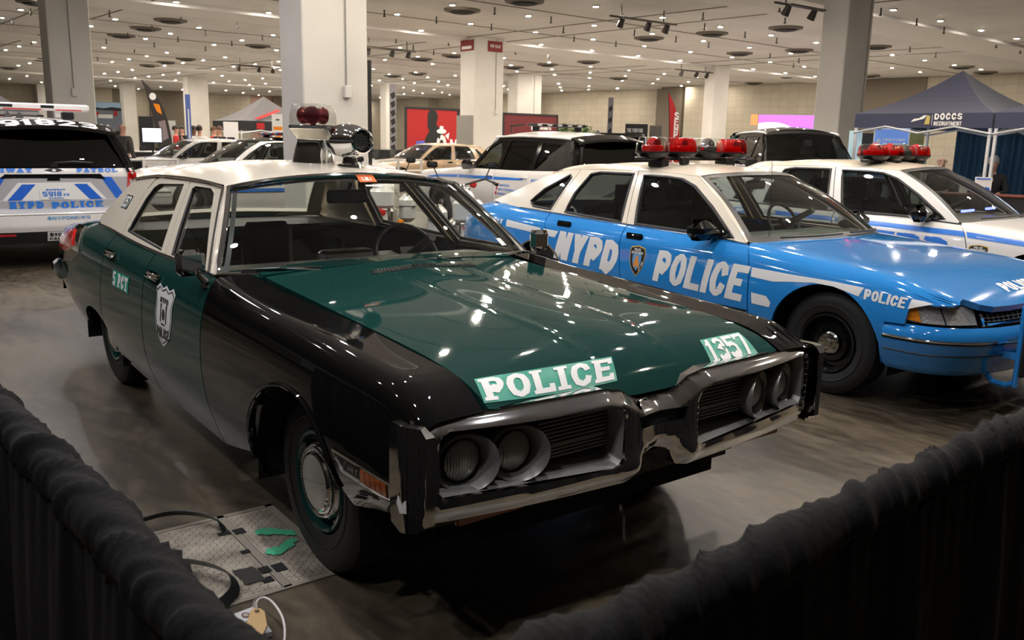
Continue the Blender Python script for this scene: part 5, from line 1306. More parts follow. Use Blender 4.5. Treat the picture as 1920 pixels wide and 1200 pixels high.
# ------------------------------------------------------------------ tall cars: police SUVs, pick-up, van
X2 = (.90, .968, .995, .985, .955, .915, .80, .40, 0)
UB = Body([
 cap_st(-.90, X2, (.34, .50, .66, .80, .86, .885, .90, .915, .92), b=.45, y1=-.48, p=2.8),
 cap_st(-.80, X2, (.34, .50, .66, .82, .90, .925, .945, .955, .96), b=.45, y1=-.48, p=2.8),
 cap_st(-.48, X2, (.32, .50, .68, .86, .955, .985, 1.0, 1.01, 1.015)),
 cap_st(.3, X2, (.30, .50, .70, .89, 1.0, 1.035, 1.06, 1.07, 1.075)),
 cap_st(.9, X2, (.28, .50, .70, .90, 1.02, 1.065, 1.09, 1.10, 1.10)),
 cap_st(2.2, X2, (.28, .50, .70, .90, 1.03, 1.08, 1.10, 1.10, 1.10)),
 cap_st(3.4, X2, (.30, .50, .70, .92, 1.06, 1.11, 1.12, 1.12, 1.12)),
 (3.85, [(.88,.36),(.94,.50),(.965,.70),(.955,.92),(.93,1.07),(.895,1.12),(.78,1.14),(.4,1.14),(0,1.14)]),
 (4.02, [(.84,.38),(.89,.50),(.92,.70),(.915,.92),(.89,1.07),(.86,1.12),(.76,1.14),(.4,1.14),(0,1.14)])])
UH = House(Curve([.8,1.6,2.4,3.4,4.1],[.905,.910,.905,.885,.855]), 1.08, .34, .12,
 Curve([1.2,1.6,2.2,3.0,3.6,3.9],[1.60,1.635,1.655,1.645,1.615,1.58]), Curve([1.2,1.5,2.2,3.0,3.6,3.9],[.06,.085,.105,.10,.085,.07]), p=2.4)
def rearmap(uv):
    """rear face: u across (x), v = z"""
    x, z = uv[:, 0], uv[:, 1]; lean = np.interp(z, [.3, .42, .50, .64, .70, 1.10, 1.22, 1.66], [-.02, .03, .055, .05, .0, -.025, -.06, -.34])
    return np.stack([x, 4.04+lean-.10*(abs(x)/.93)**4, z], -1)
def suv(root, paint, roofm, glass=glass_dark, glassf=None, pillar=None, apil=None, front=True, rear=True, mirror_m=None):
    B, H = UB, UH; pillar = pillar or gloss_black; out = {}
    FAr = (0, .37, .44, .43); RAr = (3.02, .37, .44, .43)
    def side(mi):
        S = dict(mirror=mi, out=(-1, 0, .3), thick=.022)
        ar = sorted([(a, max(b, 0)) for a, b in B.toyk(arch_poly(*FAr, 20, -8, 188))], key=lambda p: p[0])
        f = [(-.47, 0)]+[p for p in ar]+[(.62, 0), (.66, 2), (.70, 5), (.90, 5.2), (.72, 6), (-.78, 6), (-.78, 2)]
        f = [(-.47, 0)]+[p for p in ar]+[(.62, 0), (.66, 2), (.70, 4.8), (.82, 5.4), (.70, 6), (-.80, 6), (-.80, 1.5)]
        out['fender', mi] = patch('front_fender', paint, [f], B.yk, root, st=(.08, .4), **S)
        out['door', mi] = patch('front_door', paint, [[(.632, 0), (1.72, 0), (1.78, 2), (1.80, 5), (.83, 5), (.712, 4.6), (.672, 2)]], B.yk, root, st=(.1, .4), **S)
        rr = sorted([(a, max(b, 0)) for a, b in B.toyk(arch_poly(*RAr, 20, -8, 188))], key=lambda p: p[0])
        cut = [p for p in rr if p[0] < 2.72]; q = [p for p in rr if p[0] >= 2.73]
        out['rdoor', mi] = patch('rear_door', paint, [[(1.732, 0)]+cut+[(2.75, cut[-1][1]+.1), (2.82, 5), (1.812, 5), (1.792, 2)]], B.yk, root, st=(.1, .4), **S)
        out['quarter', mi] = patch('rear_quarter', paint, [[(2.76, q[0][1]+.1)]+q+[(3.99, 0), (3.99, 5), (2.832, 5)]], B.yk, root, st=(.1, .4), **S)
        pts = [tuple(B.side(np.array([p]))[0]+np.array([.0, 0, 0])) for p in arch_poly(*RAr, 20, 0, 180)]
        path3('wheel_arch_trim', blackplastic, pts, .02, out['quarter', mi], mirror=mi)
        for dr, hy in ((out['door', mi], 1.66), (out['rdoor', mi], 2.66)):
            p = B.side(np.array([[hy, .97]]))[0]; x = p[0]*(-1 if mi else 1); MB().box((x, hy, .97), (.05, .2, .035), bev=.012).build('door_handle', paint, dr)
        S2 = dict(mirror=mi, out=(-1, 0, .3))
        # greenhouse side: roof rail, pillars and dark glass
        rz = lambda y: float(H.rail(y))
        fr = [(.98, 1.075), (3.98, 1.12), (3.80, rz(3.8)), (3.0, rz(3.0)), (2.2, rz(2.2)), (1.62, rz(1.62)-.003), (1.30, 1.44)]
        w1 = [(1.10, 1.095), (1.80, 1.10), (1.86, 1.57), (1.66, 1.565), (1.42, 1.44)]; w2 = [(1.90, 1.10), (2.72, 1.115), (2.74, 1.575), (1.96, 1.585)]; w3 = [(2.82, 1.125), (3.45, 1.16), (3.52, 1.24), (3.40, 1.53), (2.84, 1.565)]
        a = patch('window_frame', pillar, [fr, w1, w2, w3], H.side, root, st=(.1, .08), thick=.03, **S2)
        patch('front_side_window', glassf or glass_tint, [w1], H.side, a, st=(.15, .15), thick=0, off=-.012, **S2)
        patch('rear_side_window', glass, [w2], H.side, a, st=(.15, .15), thick=0, off=-.012, **S2)
        patch('cargo_window', glass, [w3], H.side, a, st=(.15, .15), thick=0, off=-.012, **S2)
        pts = [tuple(H.side(np.array([[y, rz(y)]]))[0]+np.array([-.01, 0, .008])) for y in np.linspace(1.5, 3.8, 18)]
        path3('roof_rail', roofm if roofm is not blackp else white, pts, .022, root, mirror=mi)
        A = lambda t: uw(np.array([[-1.0, t]]))[0]
        Bf = lambda t: H.side(np.array([[.97+(1.60-.97)*t, 1.072+(rz(1.6)-1.072)*t+.04*math.sin(PI*t)]]))[0]
        strip('front_pillar', apil or (white if roofm is blackp else roofm), A, Bf, root, out=(-1, -1, .3), thick=.03, mirror=mi, st=(.08, .5))
        sx = 1 if mi else -1
        MB().box((sx*1.06, 1.08, 1.14), (.22, .12, .17), bev=.04).box((sx*.94, 1.10, 1.10), (.12, .06, .04)).build('door_mirror', mirror_m or gloss_black, root)
    def uw(uv):
        u, v = uv[:, 0], uv[:, 1]
        a = np.stack([.86*u, .72+.22*abs(u)**2.2, 1.10-.03*abs(u)], -1); b = np.stack([.70*u, 1.50+.12*abs(u)**2.2, 1.69-.05*abs(u)**2.4], -1)
        q = a+(b-a)*v[:, None]; bl = .03*np.sin(np.clip(v, 0, 1)*PI); q[:, 1] -= bl; return q
    side(False); side(True)
    liner(root, B, -.6, 3.9, (FAr, RAr)); wheel_wells(root, (FAr, RAr), x1=.92)
    out['hood'] = patch('hood', paint, [[(.80, .70), (.80, -.62), (.70, -.78), (-.70, -.78), (-.80, -.62), (-.80, .70), (0, .66)]], B.top, root, st=(.08, .08), out=(0, 0, 1), thick=.02)
    patch('cowl', blackplastic, [[(.80, .71), (.82, 1.0), (-.82, 1.0), (-.80, .71), (0, .67)]], B.top, root, st=(.1, .1), thick=.02, off=-.015)
    out['ws'] = patch('windscreen', glassf or glass_tint, [rc(-.985, 0, .985, .99)], uw, root, st=(.1, .15), out=(0, -1, 1), thick=0)
    patch('windscreen_gasket', blackplastic, [rc(-1, -.02, 1, 1), rc(-.95, .05, .95, .92)], uw, out['ws'], st=(.1, .12), out=(0, -1, 1), thick=0, off=.002)
    out['roof'] = patch('roof', roofm, [[(-1, 1.62)]+[(-1+i/5, 1.62-.12*(1-abs(-1+i/5)**2.2)) for i in range(1, 10)]+[(1, 1.62), (1, 3.72), (0, 3.80), (-1, 3.72)]], H.roof, root, st=(.1, .1), out=(0, 0, 1), thick=.03)
    # nose
    def nz(uv):
        x, z = uv[:, 0], uv[:, 1]; return np.stack([x, -.92+.36*(abs(x)/.96)**3.2+.03*abs(z-.6)/.3, z], -1)
    fb = patch('front_bumper', paint, [[(-.95, .32), (.95, .32), (.95, .62), (-.95, .62)]], nz, root, st=(.1, .08), out=(0, -1, 0), thick=.03)
    patch('grille', blackplastic, [[(-.58, .63), (.58, .63), (.62, .88), (-.62, .88)]], nz, root, st=(.1, .08), out=(0, -1, 0), thick=.03)
    for s in (-1, 1): patch('headlamp', lamp_glass, [[(s*.60, .65), (s*.93, .72), (s*.94, .86), (s*.64, .88)]], nz, root, st=(.08, .08), out=(0, -1, 0), thick=.03)
    # tail
    out['tail'] = patch('tailgate', paint, [[(-.90, .64), (.90, .64), (.905, .90), (.88, 1.16), (-.88, 1.16), (-.905, .90)]], rearmap, root, st=(.08, .05), out=(0, 1, 0), thick=.03)
    out['rbump'] = patch('rear_bumper', paint, [[(-.90, .44), (.90, .44), (.93, .52), (.93, .63), (-.93, .63), (-.93, .52)]], rearmap, root, st=(.08, .04), out=(0, 1, 0), thick=.08)
    patch('lower_valance', blackplastic, [[(-.86, .28), (.86, .28), (.90, .435), (-.90, .435)]], rearmap, root, st=(.1, .08), out=(0, 1, 0), thick=.05)
    out['rglass'] = patch('rear_window', glass_dark, [[(-.86, 1.175), (.86, 1.175), (.78, 1.42), (.68, 1.60), (-.68, 1.60), (-.78, 1.42)]], rearmap, root, st=(.1, .08), out=(0, 1, 0), thick=.02)
    patch('rear_pillar', gloss_black, [[(-.93, 1.10), (.93, 1.10), (.88, 1.30), (.74, 1.63), (-.74, 1.63), (-.88, 1.30)]], lambda uv: rearmap(uv)-np.array([0, .03, 0]), root, st=(.1, .08), out=(0, 1, 0), thick=.12)
    out['spoiler'] = patch('spoiler', gloss_black, [[(-.74, 0), (.74, 0), (.76, 1), (-.76, 1)]], lambda uv: np.stack([uv[:, 0], 3.68+.22*uv[:, 1]-.10*(abs(uv[:, 0])/.76)**2, 1.715-.07*uv[:, 1]-.07*(abs(uv[:, 0])/.76)**2.2], -1), root, st=(.1, .2), out=(0, 0, 1), thick=.04)
    for mi in (False, True):
        tl = patch('tail_lamp', red_lens, [[(3.74, 3.30), (3.78, 3.05), (3.985, 2.95), (3.995, 4.4), (3.80, 4.2), (3.42, 4.55), (3.40, 4.3)]], B.yk, root, st=(.06, .3), out=(-1, 0, .2), thick=.03, off=.008, mirror=mi)
        sx = 1 if mi else -1
        patch('rear_lens', red_lens, [[(sx*.80, .90), (sx*.925, .84), (sx*.93, 1.10), (sx*.83, 1.14)]], lambda uv: rearmap(uv)+np.array([0, .012, 0]), tl, st=(.05, .05), out=(0, 1, 0), thick=.02)
        patch('clear_lens', lamp_glass, [[(sx*.835, .93), (sx*.885, .92), (sx*.89, 1.02), (sx*.84, 1.03)]], lambda uv: rearmap(uv)+np.array([0, .017, 0]), tl, st=(.05, .05), out=(0, 1, 0), thick=.01)
    MB().box((0, 2.0, .32), (1.7, 3.6, .08)).box((0, .2, .6), (1.1, 1.6, .5)).box((0, 3.6, .6), (1.2, .7, .5)).build('floor_pan', void, root, smooth=False)
    for sx in (-1, 1):
        for yy in (0, 3.02): wheel(root, sx*.82, yy, .37, .24, .215, sx, 'steel')
    seat(root, -.4, 1.9, .55, .42, greyint, 'front_seat', .7, True, .5); seat(root, .4, 1.9, .55, .42, greyint, 'front_seat', .7, True, .5)
    patch('dashboard', dashm, [[(-.82, .98), (0, .75), (.82, .98), (.82, 1.35), (-.82, 1.35)]], lambda uv: np.stack([uv[:, 0], uv[:, 1], 1.07+0*uv[:, 0]], -1), root, st=(.1, .1), thick=.12)
    return out
def led_bar(root, y, z, w_, m_body, legs=True, cols=None):
    o = MB().box((0, y, z), (w_, .28, .055), bev=.02).build('light_bar', m_body, root)
    n_ = 10
    for k in range(n_):
        x = -w_/2+(k+.5)*w_/n_; [MB().box((x, y+q*.141, z), (w_/n_*.8, .006, .03)).build('led_module', (cols or [lamp_glass])[k % len(cols or [1])], o) for q in (-1, 1)]
    for s in (-1, 1): MB().box((s*w_*.42, y, z-.06), (.08, .12, .09), bev=.01).build('mounting_foot', blackplastic, o)
    return o
# ---- highway patrol SUV, seen from behind at the left
suvA = empty('police_suv', (-.19, 8.50+4.04, 0), PI, 'white highway patrol SUV seen from behind at the left', 'police SUV')
sa = suv(suvA, white, white)
tg = sa['tail']; rm2 = rearmap
def rtxt(txt, q, m, par=tg, off=.010, **k):
    """quad corners as (x as seen from behind, z)"""
    q = [(-a, b) for a, b in q] if 0 else q
    pl, W = text_polys(txt, k.get('t', .24), k.get('w', .66), k.get('gap', .1), k.get('slab', True))
    pl = quadplace(pl, W, [(-a, b) for a, b in q]); return decal_sub('tailgate_lettering', m, pl, rm2, par, out=(0, 1, 0), off=off, st=(.05, .03))
Rr = lambda m, poly, n='stripe', off=.002, par=tg: patch(n, m, [[(-a, b) for a, b in poly]], rm2, par, st=(.06, .04), out=(0, 1, 0), thick=0, off=off)
# x measured rightwards as seen from behind, from the number plate
Rr(silver_vinyl, [(-.87, .80), (.87, .80), (.86, 1.06), (-.86, 1.06)], 'reflective_ground', .001)
Rr(white_vinyl, [(-.55, .80), (.55, .80), (.38, 1.0), (-.38, 1.0)], 'plate_recess', .0016)
for s in (-1, 1):
    Rr(blue_vinyl, [(s*.50, 1.06), (s*.62, 1.06), (s*.78, .80), (s*.66, .80)], 'blue_chevron', .003)
    Rr(blue_vinyl, [(s*.20, .98), (s*.34, .98), (s*.50, .80), (s*.36, .80)], 'blue_chevron', .003)
Rr(gloss_black, [(-.56, 1.045), (-.50, 1.095), (.50, 1.095), (.56, 1.03), (.40, 1.045), (-.40, 1.05)], 'handle_recess', .004)
Rr(gloss_black, [(-.08, 1.02), (.06, 1.02), (.05, 1.06), (-.07, 1.06)], 'camera_housing', .006)
rtxt('HIGHWAY', [(-.80, 1.115), (-.22, 1.115), (-.22, 1.158), (-.80, 1.158)], blue_letter)
rtxt('PATROL', [(.24, 1.115), (.70, 1.115), (.70, 1.158), (.24, 1.158)], blue_letter)
Rr(badge_black, [(-.10, 1.136), (-.04, 1.158), (.05, 1.158), (.11, 1.136), (.04, 1.118), (-.03, 1.118)], 'winged_wheel_emblem', .004); Rr(white_vinyl, oval(.005, 1.138, .022, .016, 12), 'emblem_wheel', .0055)
pt_ = Rr(white_vinyl, rrect(-.165, .803, .165, .935, .012), 'number_plate', .008)
rtxt('HIGHWAY', [(-.10, .908), (.10, .908), (.10, .926), (-.10, .926)], blue_letter, pt_, off=.012)
rtxt('5918', [(-.14, .842), (.06, .842), (.06, .896), (-.14, .896)], blue_letter, pt_, off=.012, slab=False, t=.2)
rtxt('23', [(.075, .845), (.14, .845), (.14, .872), (.075, .872)], blue_letter, pt_, off=.010, slab=False)
rtxt('PATROL', [(-.08, .812), (.08, .812), (.08, .828), (-.08, .828)], blue_letter, pt_, off=.010)
Rr(silver_vinyl, [(-.88, .655), (.88, .655), (.88, .795), (-.88, .795)], 'silver_band', .002)
rtxt('NYPD', [(-.49, .706), (-.14, .706), (-.14, .790), (-.49, .788)], blue_letter)
rtxt('POLICE', [(-.06, .692), (.50, .702), (.50, .785), (-.06, .777)], blue_letter)
rtxt('@NYPDNEWS', [(-.12, .575), (.34, .575), (.34, .612), (-.12, .612)], badge_blue, sa['rbump'], off=.004, slab=False, t=.16)
rp_ = Rr(white_vinyl, rc(-.13, .33, .32, .44), 'reward_plate', .012)
rtxt('$10,000', [(-.11, .388), (.22, .388), (.22, .425), (-.11, .425)], badge_black, rp_, off=.014, slab=False)
rtxt('CALL 1 800', [(-.11, .343), (.26, .343), (.26, .372), (-.11, .372)], badge_black, rp_, off=.014, slab=False)
Rr(red_lens, [(-.75, .40), (-.45, .40), (-.45, .425), (-.75, .425)], 'red_reflector', .01)
wp = MB().tube([(-.02, 4.02, 1.225), (-.22, 4.035, 1.24), (-.42, 4.02, 1.225)], .010, 6).box((-.02, 4.02, 1.20), (.05, .03, .05)); wp.build('rear_wiper', darkmetal, suvA)
spm = lambda uv: np.stack([uv[:, 0], 3.68+.22*uv[:, 1]-.10*(abs(uv[:, 0])/.76)**2, 1.7165-.07*uv[:, 1]-.07*(abs(uv[:, 0])/.76)**2.2], -1)
pl, W = text_polys('591823', .22, .7, .1)
patch('roof_number', white_vinyl, quadplace(pl, W, [(.72, .97), (-.56, .97), (-.56, .08), (.72, .08)]), spm, sa['spoiler'], st=(.06, .2), out=(0, 0, 1), thick=0, off=.003, union=True)
lb = MB().box((-.02, 2.75, 1.875), (1.30, .30, .085), bev=.02).build('light_bar', white, suvA)
for x in (-.18, .28, .66): MB().box((x, 2.903, 1.88), (.15, .008, .035), bev=.003).build('led_module', darkmetal, lb)
MB().box((.10, 2.904, 1.842), (.42, .006, .012)).box((-.42, 2.904, 1.842), (.3, .006, .012)).build('red_line', red_lens, lb)
MB().box((.30, 2.72, 1.80), (.80, .20, .06), bev=.02).build('lens_bar', lamp_glass, lb)
[MB().box((q, 2.75, 1.80), (.14, .14, .10), bev=.01).build('mounting_foot', white_vinyl, lb) for q in (-.34, .55)]
[MB().lathe([(.05, 0), (.03, .03), (.01, .06), (.001, .075)], n=12, c=q).build('roof_aerial', blackplastic, suvA) for q in ((.22, 3.45, 1.725), (.32, 3.3, 1.735))]
MB().box((-.28, 3.55, 1.765), (.13, .12, .10), bev=.015).build('roof_sensor', blackplastic, suvA)
# ---- white patrol SUV in the middle, seen from its left rear
suvB = empty('police_suv', (8.02, 7.55+4.04, 0), PI, 'white patrol SUV with blue side stripe behind the light blue car', 'police SUV')
sb = suv(suvB, white, white, glass_dark, glass_tint)
for mi in (False, True):
    ft = UB.side; s = -1 if not mi else 1
    st = lambda par, poly: decal_sub('blue_stripe', blue_letter, [poly], ft, par, off=.002, mirror=mi, st=(.08, .04))
    st(sb['door', mi], [(1.76, .90), (1.77, .955), (.70, .945), (.70, .89)]); st(sb['rdoor', mi], [(2.62, .925), (2.70, .96), (1.80, .955), (1.79, .90)])
    st(sb['fender', mi], [(.66, .89), (.67, .945), (.0, .92), (-.5, .86), (-.5, .83), (0, .87)])
    d = sb['rdoor', mi]
    for i, (a, bt) in enumerate((('C', 'OURTESY'), ('P', 'ROFESSIONALISM'), ('R', 'ESPECT'))):
        z = .80-i*.075; sgn = 1 if mi else -1
        rdq = lambda y0, y1, z0, z1: [(y0, z0), (y1, z0), (y1, z1), (y0, z1)]
        # on the left flank the text runs from front to rear
        if mi: y0 = 1.93-i*.03; side_text(a, ft, d, red_lens, rdq(y0, y0+.05, z, z+.055), mi, t=.26); side_text(bt, ft, d, blue_letter, rdq(y0+.07, y0+.07+.042*len(bt), z, z+.035), mi, t=.2)
        else: y0 = 2.60+i*.0; side_text(a, ft, d, red_lens, rdq(y0, y0-.05, z, z+.055), mi, t=.26); side_text(bt, ft, d, blue_letter, rdq(y0-.07, y0-.07-.042*len(bt), z, z+.035), mi, t=.2)
    rdm = (lambda q: q) if not mi else (lambda q: [q[1], q[0], q[3], q[2]])
    side_text('PCT', ft, sb['quarter', mi], blue_letter, rdm([(3.06, .905), (2.88, .905), (2.88, .96), (3.06, .96)]), mi)
    side_text('3081', ft, sb['quarter', mi], blue_letter, rdm([(3.42, .905), (3.20, .905), (3.20, .96), (3.42, .96)]), mi)
led_bar(suvB, 2.35, 1.86, 1.15, darkmetal, cols=[darkmetal, lamp_glass])
MB().lathe([(.06, 0), (.04, .03), (.02, .05), (.001, .06)], n=12, c=(0, 3.4, 1.73)).build('roof_aerial', blackplastic, suvB)
rk = MB()
for s in (-1, 1): rk.tube([(s*.55, 1.75, 1.72), (s*.55, 1.72, 1.84), (s*.55, 2.1, 1.86)], .018, 6)
rk.build('light_bar_bracket', blackplastic, suvB)
def aim(u, v, depth, z=0):
    p = pt_at(u, v, depth); return (p.x, p.y, z)
# ---- cars behind: two SUVs nose to the left, a tan pick-up, a dark van
carC = empty('police_car', (3.0, 14.55, 0), -PI/2, 'white police sedan with black roof and light bar behind the cream roof', 'police car')
cc, _h, _b2 = rounded_sedan(carC, white, white, blackp, dict(side=glass_tint, quarter=False)); led_bar(carC, 2.0, 1.50, 1.2, darkmetal, cols=[red_lens, lamp_glass, mat('blue_lens', (.05, .1, .6), .2)]); carC.scale = (1, 1, 1.07)
for mi in (False, True):
    rd = (lambda q: q) if not mi else (lambda q: [q[1], q[0], q[3], q[2]]); ft = CB.side
    side_text('NYPD', ft, cc['door', mi], blue_letter, rd([(1.74, .60), (.90, .58), (.86, .775), (1.70, .795)]), mi, t=.28, w=.8, gap=.08, slab=True)
    side_text('POLICE', ft, cc['rdoor', mi], blue_letter, rd([(2.62, .60), (1.95, .60), (1.95, .79), (2.62, .79)]), mi, t=.28, w=.7, gap=.08, slab=True)
    badge(cc['fender', mi], ft, .50, .665, .17, .19, mi, face=-1 if not mi else 1)
    for par, poly in (('door', [(1.82, .47), (1.82, .54), (.60, .53), (.60, .46)]), ('rdoor', [(2.58, .50), (2.62, .56), (1.86, .54), (1.84, .47)])):
        decal_sub('blue_stripe', blue_letter, [poly], ft, cc[par, mi], off=.002, mirror=mi, st=(.06, .03))
carD = empty('white_sedan', (3.95, 21.5, 0), -PI/2, 'white sedan with its windscreen showing left of the black-roofed one', 'car')
rounded_sedan(carD, white, white, white, dict(side=glass_tint, quarter=False))
tan = mat('tan_paint', (.45, .32, .20), .2, coat=.4)
carE = empty('tan_sedan', (10.9, 20.7, 0), -PI/2, 'tan sedan with a cream roof behind the hood of the white patrol SUV', 'car')
rounded_sedan(carE, tan, tan, tan, dict(side=glass_tint, quarter=False))
navy = mat('navy_paint', (.012, .018, .06), .12, coat=.6)
suvF = empty('dark_van', (11.9, 6.3, 0), -.62, 'dark navy van facing forward in front of the tall column', 'van')
suv(suvF, navy, blackp, glass_dark, glass_tint, pillar=blackp, apil=blackp, mirror_m=blackplastic); suvF.scale = (1.02, 1, 1.12)
# ------------------------------------------------------------------ foreground: black drapes on rails, floor hatch, straps, tag
drape_m = mat('black_drape', (.018, .018, .019), .9, spec=.25)
def drape_nodes():
    m = drape_m; b = m.node_tree.nodes['Principled BSDF']; tc = nn(m, 'ShaderNodeTexCoord'); n = nn(m, 'ShaderNodeTexNoise', Scale=420, Detail=3); lk(m, tc, 'Object', n, 'Vector')
    r = nn(m, 'ShaderNodeValToRGB'); e = r.color_ramp.elements; e[0].position = .42; e[1].position = .66; e[0].color = (.0015, .0015, .0017, 1); e[1].color = (.010, .009, .0085, 1); lk(m, n, 'Fac', r, 'Fac'); lk(m, r, 'Color', b, 'Base Color')
    n2 = nn(m, 'ShaderNodeTexNoise', Scale=60, Detail=5); lk(m, tc, 'Object', n2, 'Vector'); bp = nn(m, 'ShaderNodeBump', Strength=.5, Distance=.004); lk(m, n2, 'Fac', bp, 'Height'); lk(m, bp, 'Normal', b, 'Normal')
drape_nodes()
def hashn(x, s=0): 
    i = math.floor(x); f = x-i; f = f*f*(3-2*f); h = lambda k: (math.sin(k*127.1+s*311.7)*43758.5453) % 1
    return h(i)*(1-f)+h(i+1)*f
def drape(name, a, b, outside, label, seed, zc=.893):
    """gathered cloth on a horizontal rail from a to b (x, y); outside = unit vector to the public side"""
    A, Bv = Vector((*a, zc)), Vector((*b, zc)); L = (Bv-A).length; t = (Bv-A)/L; o = Vector((*outside, 0)); up = Vector((0, 0, 1))
    n = int(L/.006); V = []; F = []; nt = 20
    # warped coordinate so that the gathers are bunched unevenly
    ph = 0; PH = []
    for i in range(n+1):
        s = i*L/n; PH.append(ph); ph += (L/n)*(14+16*hashn(s*3.1, seed))
    for i in range(n+1):
        s = i*L/n; base = A+t*s+up*(.006*(hashn(s*2.2, seed+3)-.5))
        for k in range(nt):
            th = 2*PI*k/nt
            q = PH[i]+.9*math.sin(th+1)+1.6*math.cos(th)*hashn(s*5, seed+5)
            f1 = abs(math.sin(q*PI)); f2 = hashn(q*2.6+k*.13, seed+9)
            big = hashn(s*4.3+.3*math.sin(th), seed+11)
            r = .031+.012*hashn(q*.9, seed)+.014*(1-abs(2*hashn(q*.42+5, seed+2)-1))**4+.004*hashn(q*3.3+th, seed+4)+.006*big
            p = base+o*(r*math.cos(th))+up*(r*math.sin(th)*1.05)
            V.append(p)
    for i in range(n):
        for k in range(nt): F.append((i*nt+k, i*nt+(k+1) % nt, (i+1)*nt+(k+1) % nt, (i+1)*nt+k))
    ob = mesh_obj(name, V, F, drape_m, None, smooth=True)
    tag(ob, label, 'drape')
    # hanging skirt on both faces
    for sd, nm in ((1, 'outer_skirt'), (-1, 'inner_skirt')):
        V = []; F = []; m = 26; n2 = int(L/.012)
        for i in range(n2+1):
            s = i*L/n2; ip = min(int(i*n/n2), n); ps = PH[ip]
            for j in range(m+1):
                g = j/m; z = (zc-.028)*(1-g)+.012*g
                fold = math.sin(s*13+3*hashn(s*2.3, seed+20))*(.006+.022*g)+math.sin(s*31+5*hashn(s*1.7, seed+24))*(.004+.008*g)+.004*math.sin(ps*PI)*(1-g)**4
                V.append(A+t*s+o*sd*(.030+.012*math.sin(g*PI)+fold+.015*g)+up*(z-zc))
        for i in range(n2):
            for j in range(m): F.append((i*(m+1)+j, i*(m+1)+j+1, (i+1)*(m+1)+j+1, (i+1)*(m+1)+j))
        mesh_obj(nm, V, F, drape_m, ob, smooth=True)
    return ob
drape('pipe_drape', (-2.031, 1.6), (-1.796, -1.93), (-1, 0), 'gathered black drape along the left with straps coming out beneath', 1)
drape('pipe_drape', (-1.91, -2.092), (2.6, -1.835), (0, -1), 'gathered black drape crossing the lower right corner in front of the bumper', 7, .93)
# ---- steel floor hatch
plate_m = mat('tread_plate', (.20, .175, .135), .38, metal=.25); vary(plate_m, (.26, .23, .185), (.50, .45, .37), 9, 5, rough=(.28, .42))  # steel made paler in place of a pool of light here
framem = mat('hatch_frame_steel', (.32, .29, .24), .45, metal=.4)
hatch = empty('floor_hatch', (0, 0, 0), 0, 'steel tread plate floor hatch beside the front wheel', 'floor hatch')
mb = MB()
for x0, x1, y0, y1 in ((-1.335, -1.315, -.075, .655), (-1.045, -1.015, -.075, .655), (-.835, -.80, -.075, .655), (-1.335, -.80, -.085, -.062), (-1.335, -.80, .632, .655)): mb.box(((x0+x1)/2, (y0+y1)/2, .003), (x1-x0, y1-y0, .006))
mb.build('hatch_frame', framem, hatch, smooth=False)
for x0, x1 in ((-1.312, -1.048), (-1.012, -.838)):
    pl_ = MB().box(((x0+x1)/2, .285, .001), (x1-x0, .69, .006)).build('tread_plate', plate_m, hatch, smooth=False)
    tr = MB(); i = 0; y = -.045
    while y < .62:
        x = x0+.014; j = 0
        while x < x1-.01:
            a = .78 if (i+j) % 2 else -.78
            tr.lathe([(.011, 0), (.008, .0022), (.0001, .003)], n=6, sc=(1, .32), rot=Matrix.Rotation(a, 3, 'Z'), c=(x, y, .004))
            x += .021; j += 1
        y += .021; i += 1
    tg_ = tr.build('raised_tread', plate_m, pl_, smooth=False); tag(tg_, kind='stuff')
for x, y, a, b in ((-1.015, .463, .045, .05), (-1.06, .274, .035, .025), (-1.002, .079, .045, .06), (-1.054, .09, .04, .05), (-1.073, .477, .05, .03), (-1.074, .014, .04, .04)): MB().box((x, y, .0075), (a, b, .002)).build('hand_hole', void, hatch, smooth=False)
def blob(name, m, pts, z, parent, rag=.011, sub=5):
    out = []; n = len(pts)
    for i in range(n):
        a, b = Vector(pts[i]), Vector(pts[(i+1) % n])
        for k in range(sub):
            p = a.lerp(b, k/sub); out.append((p.x+random.uniform(-rag, rag), p.y+random.uniform(-rag, rag)))
    return flat_letters(name, m, parent, [out], lambda a, b: (a, b, z))
gpaint = mat('green_marking_paint', (.05, .42, .22), .7)
blob('green_paint_mark', gpaint, [(-.954, .440), (-.925, .438), (-.882, .395), (-.835, .350), (-.828, .30), (-.85, .30), (-.88, .326), (-.936, .360), (-.961, .395)], .0092, hatch)
blob('green_paint_mark', gpaint, [(-.991, .235), (-.93, .242), (-.885, .275), (-.850, .285), (-.850, .25), (-.899, .203), (-.963, .174), (-.997, .195)], .0092, hatch)
blob('grip_patch', mat('worn_grip_patch', (.03, .03, .025), .9), [(-1.159, .146), (-1.083, .140), (-1.077, .016), (-1.153, .018)], .0095, hatch, .003, 6)
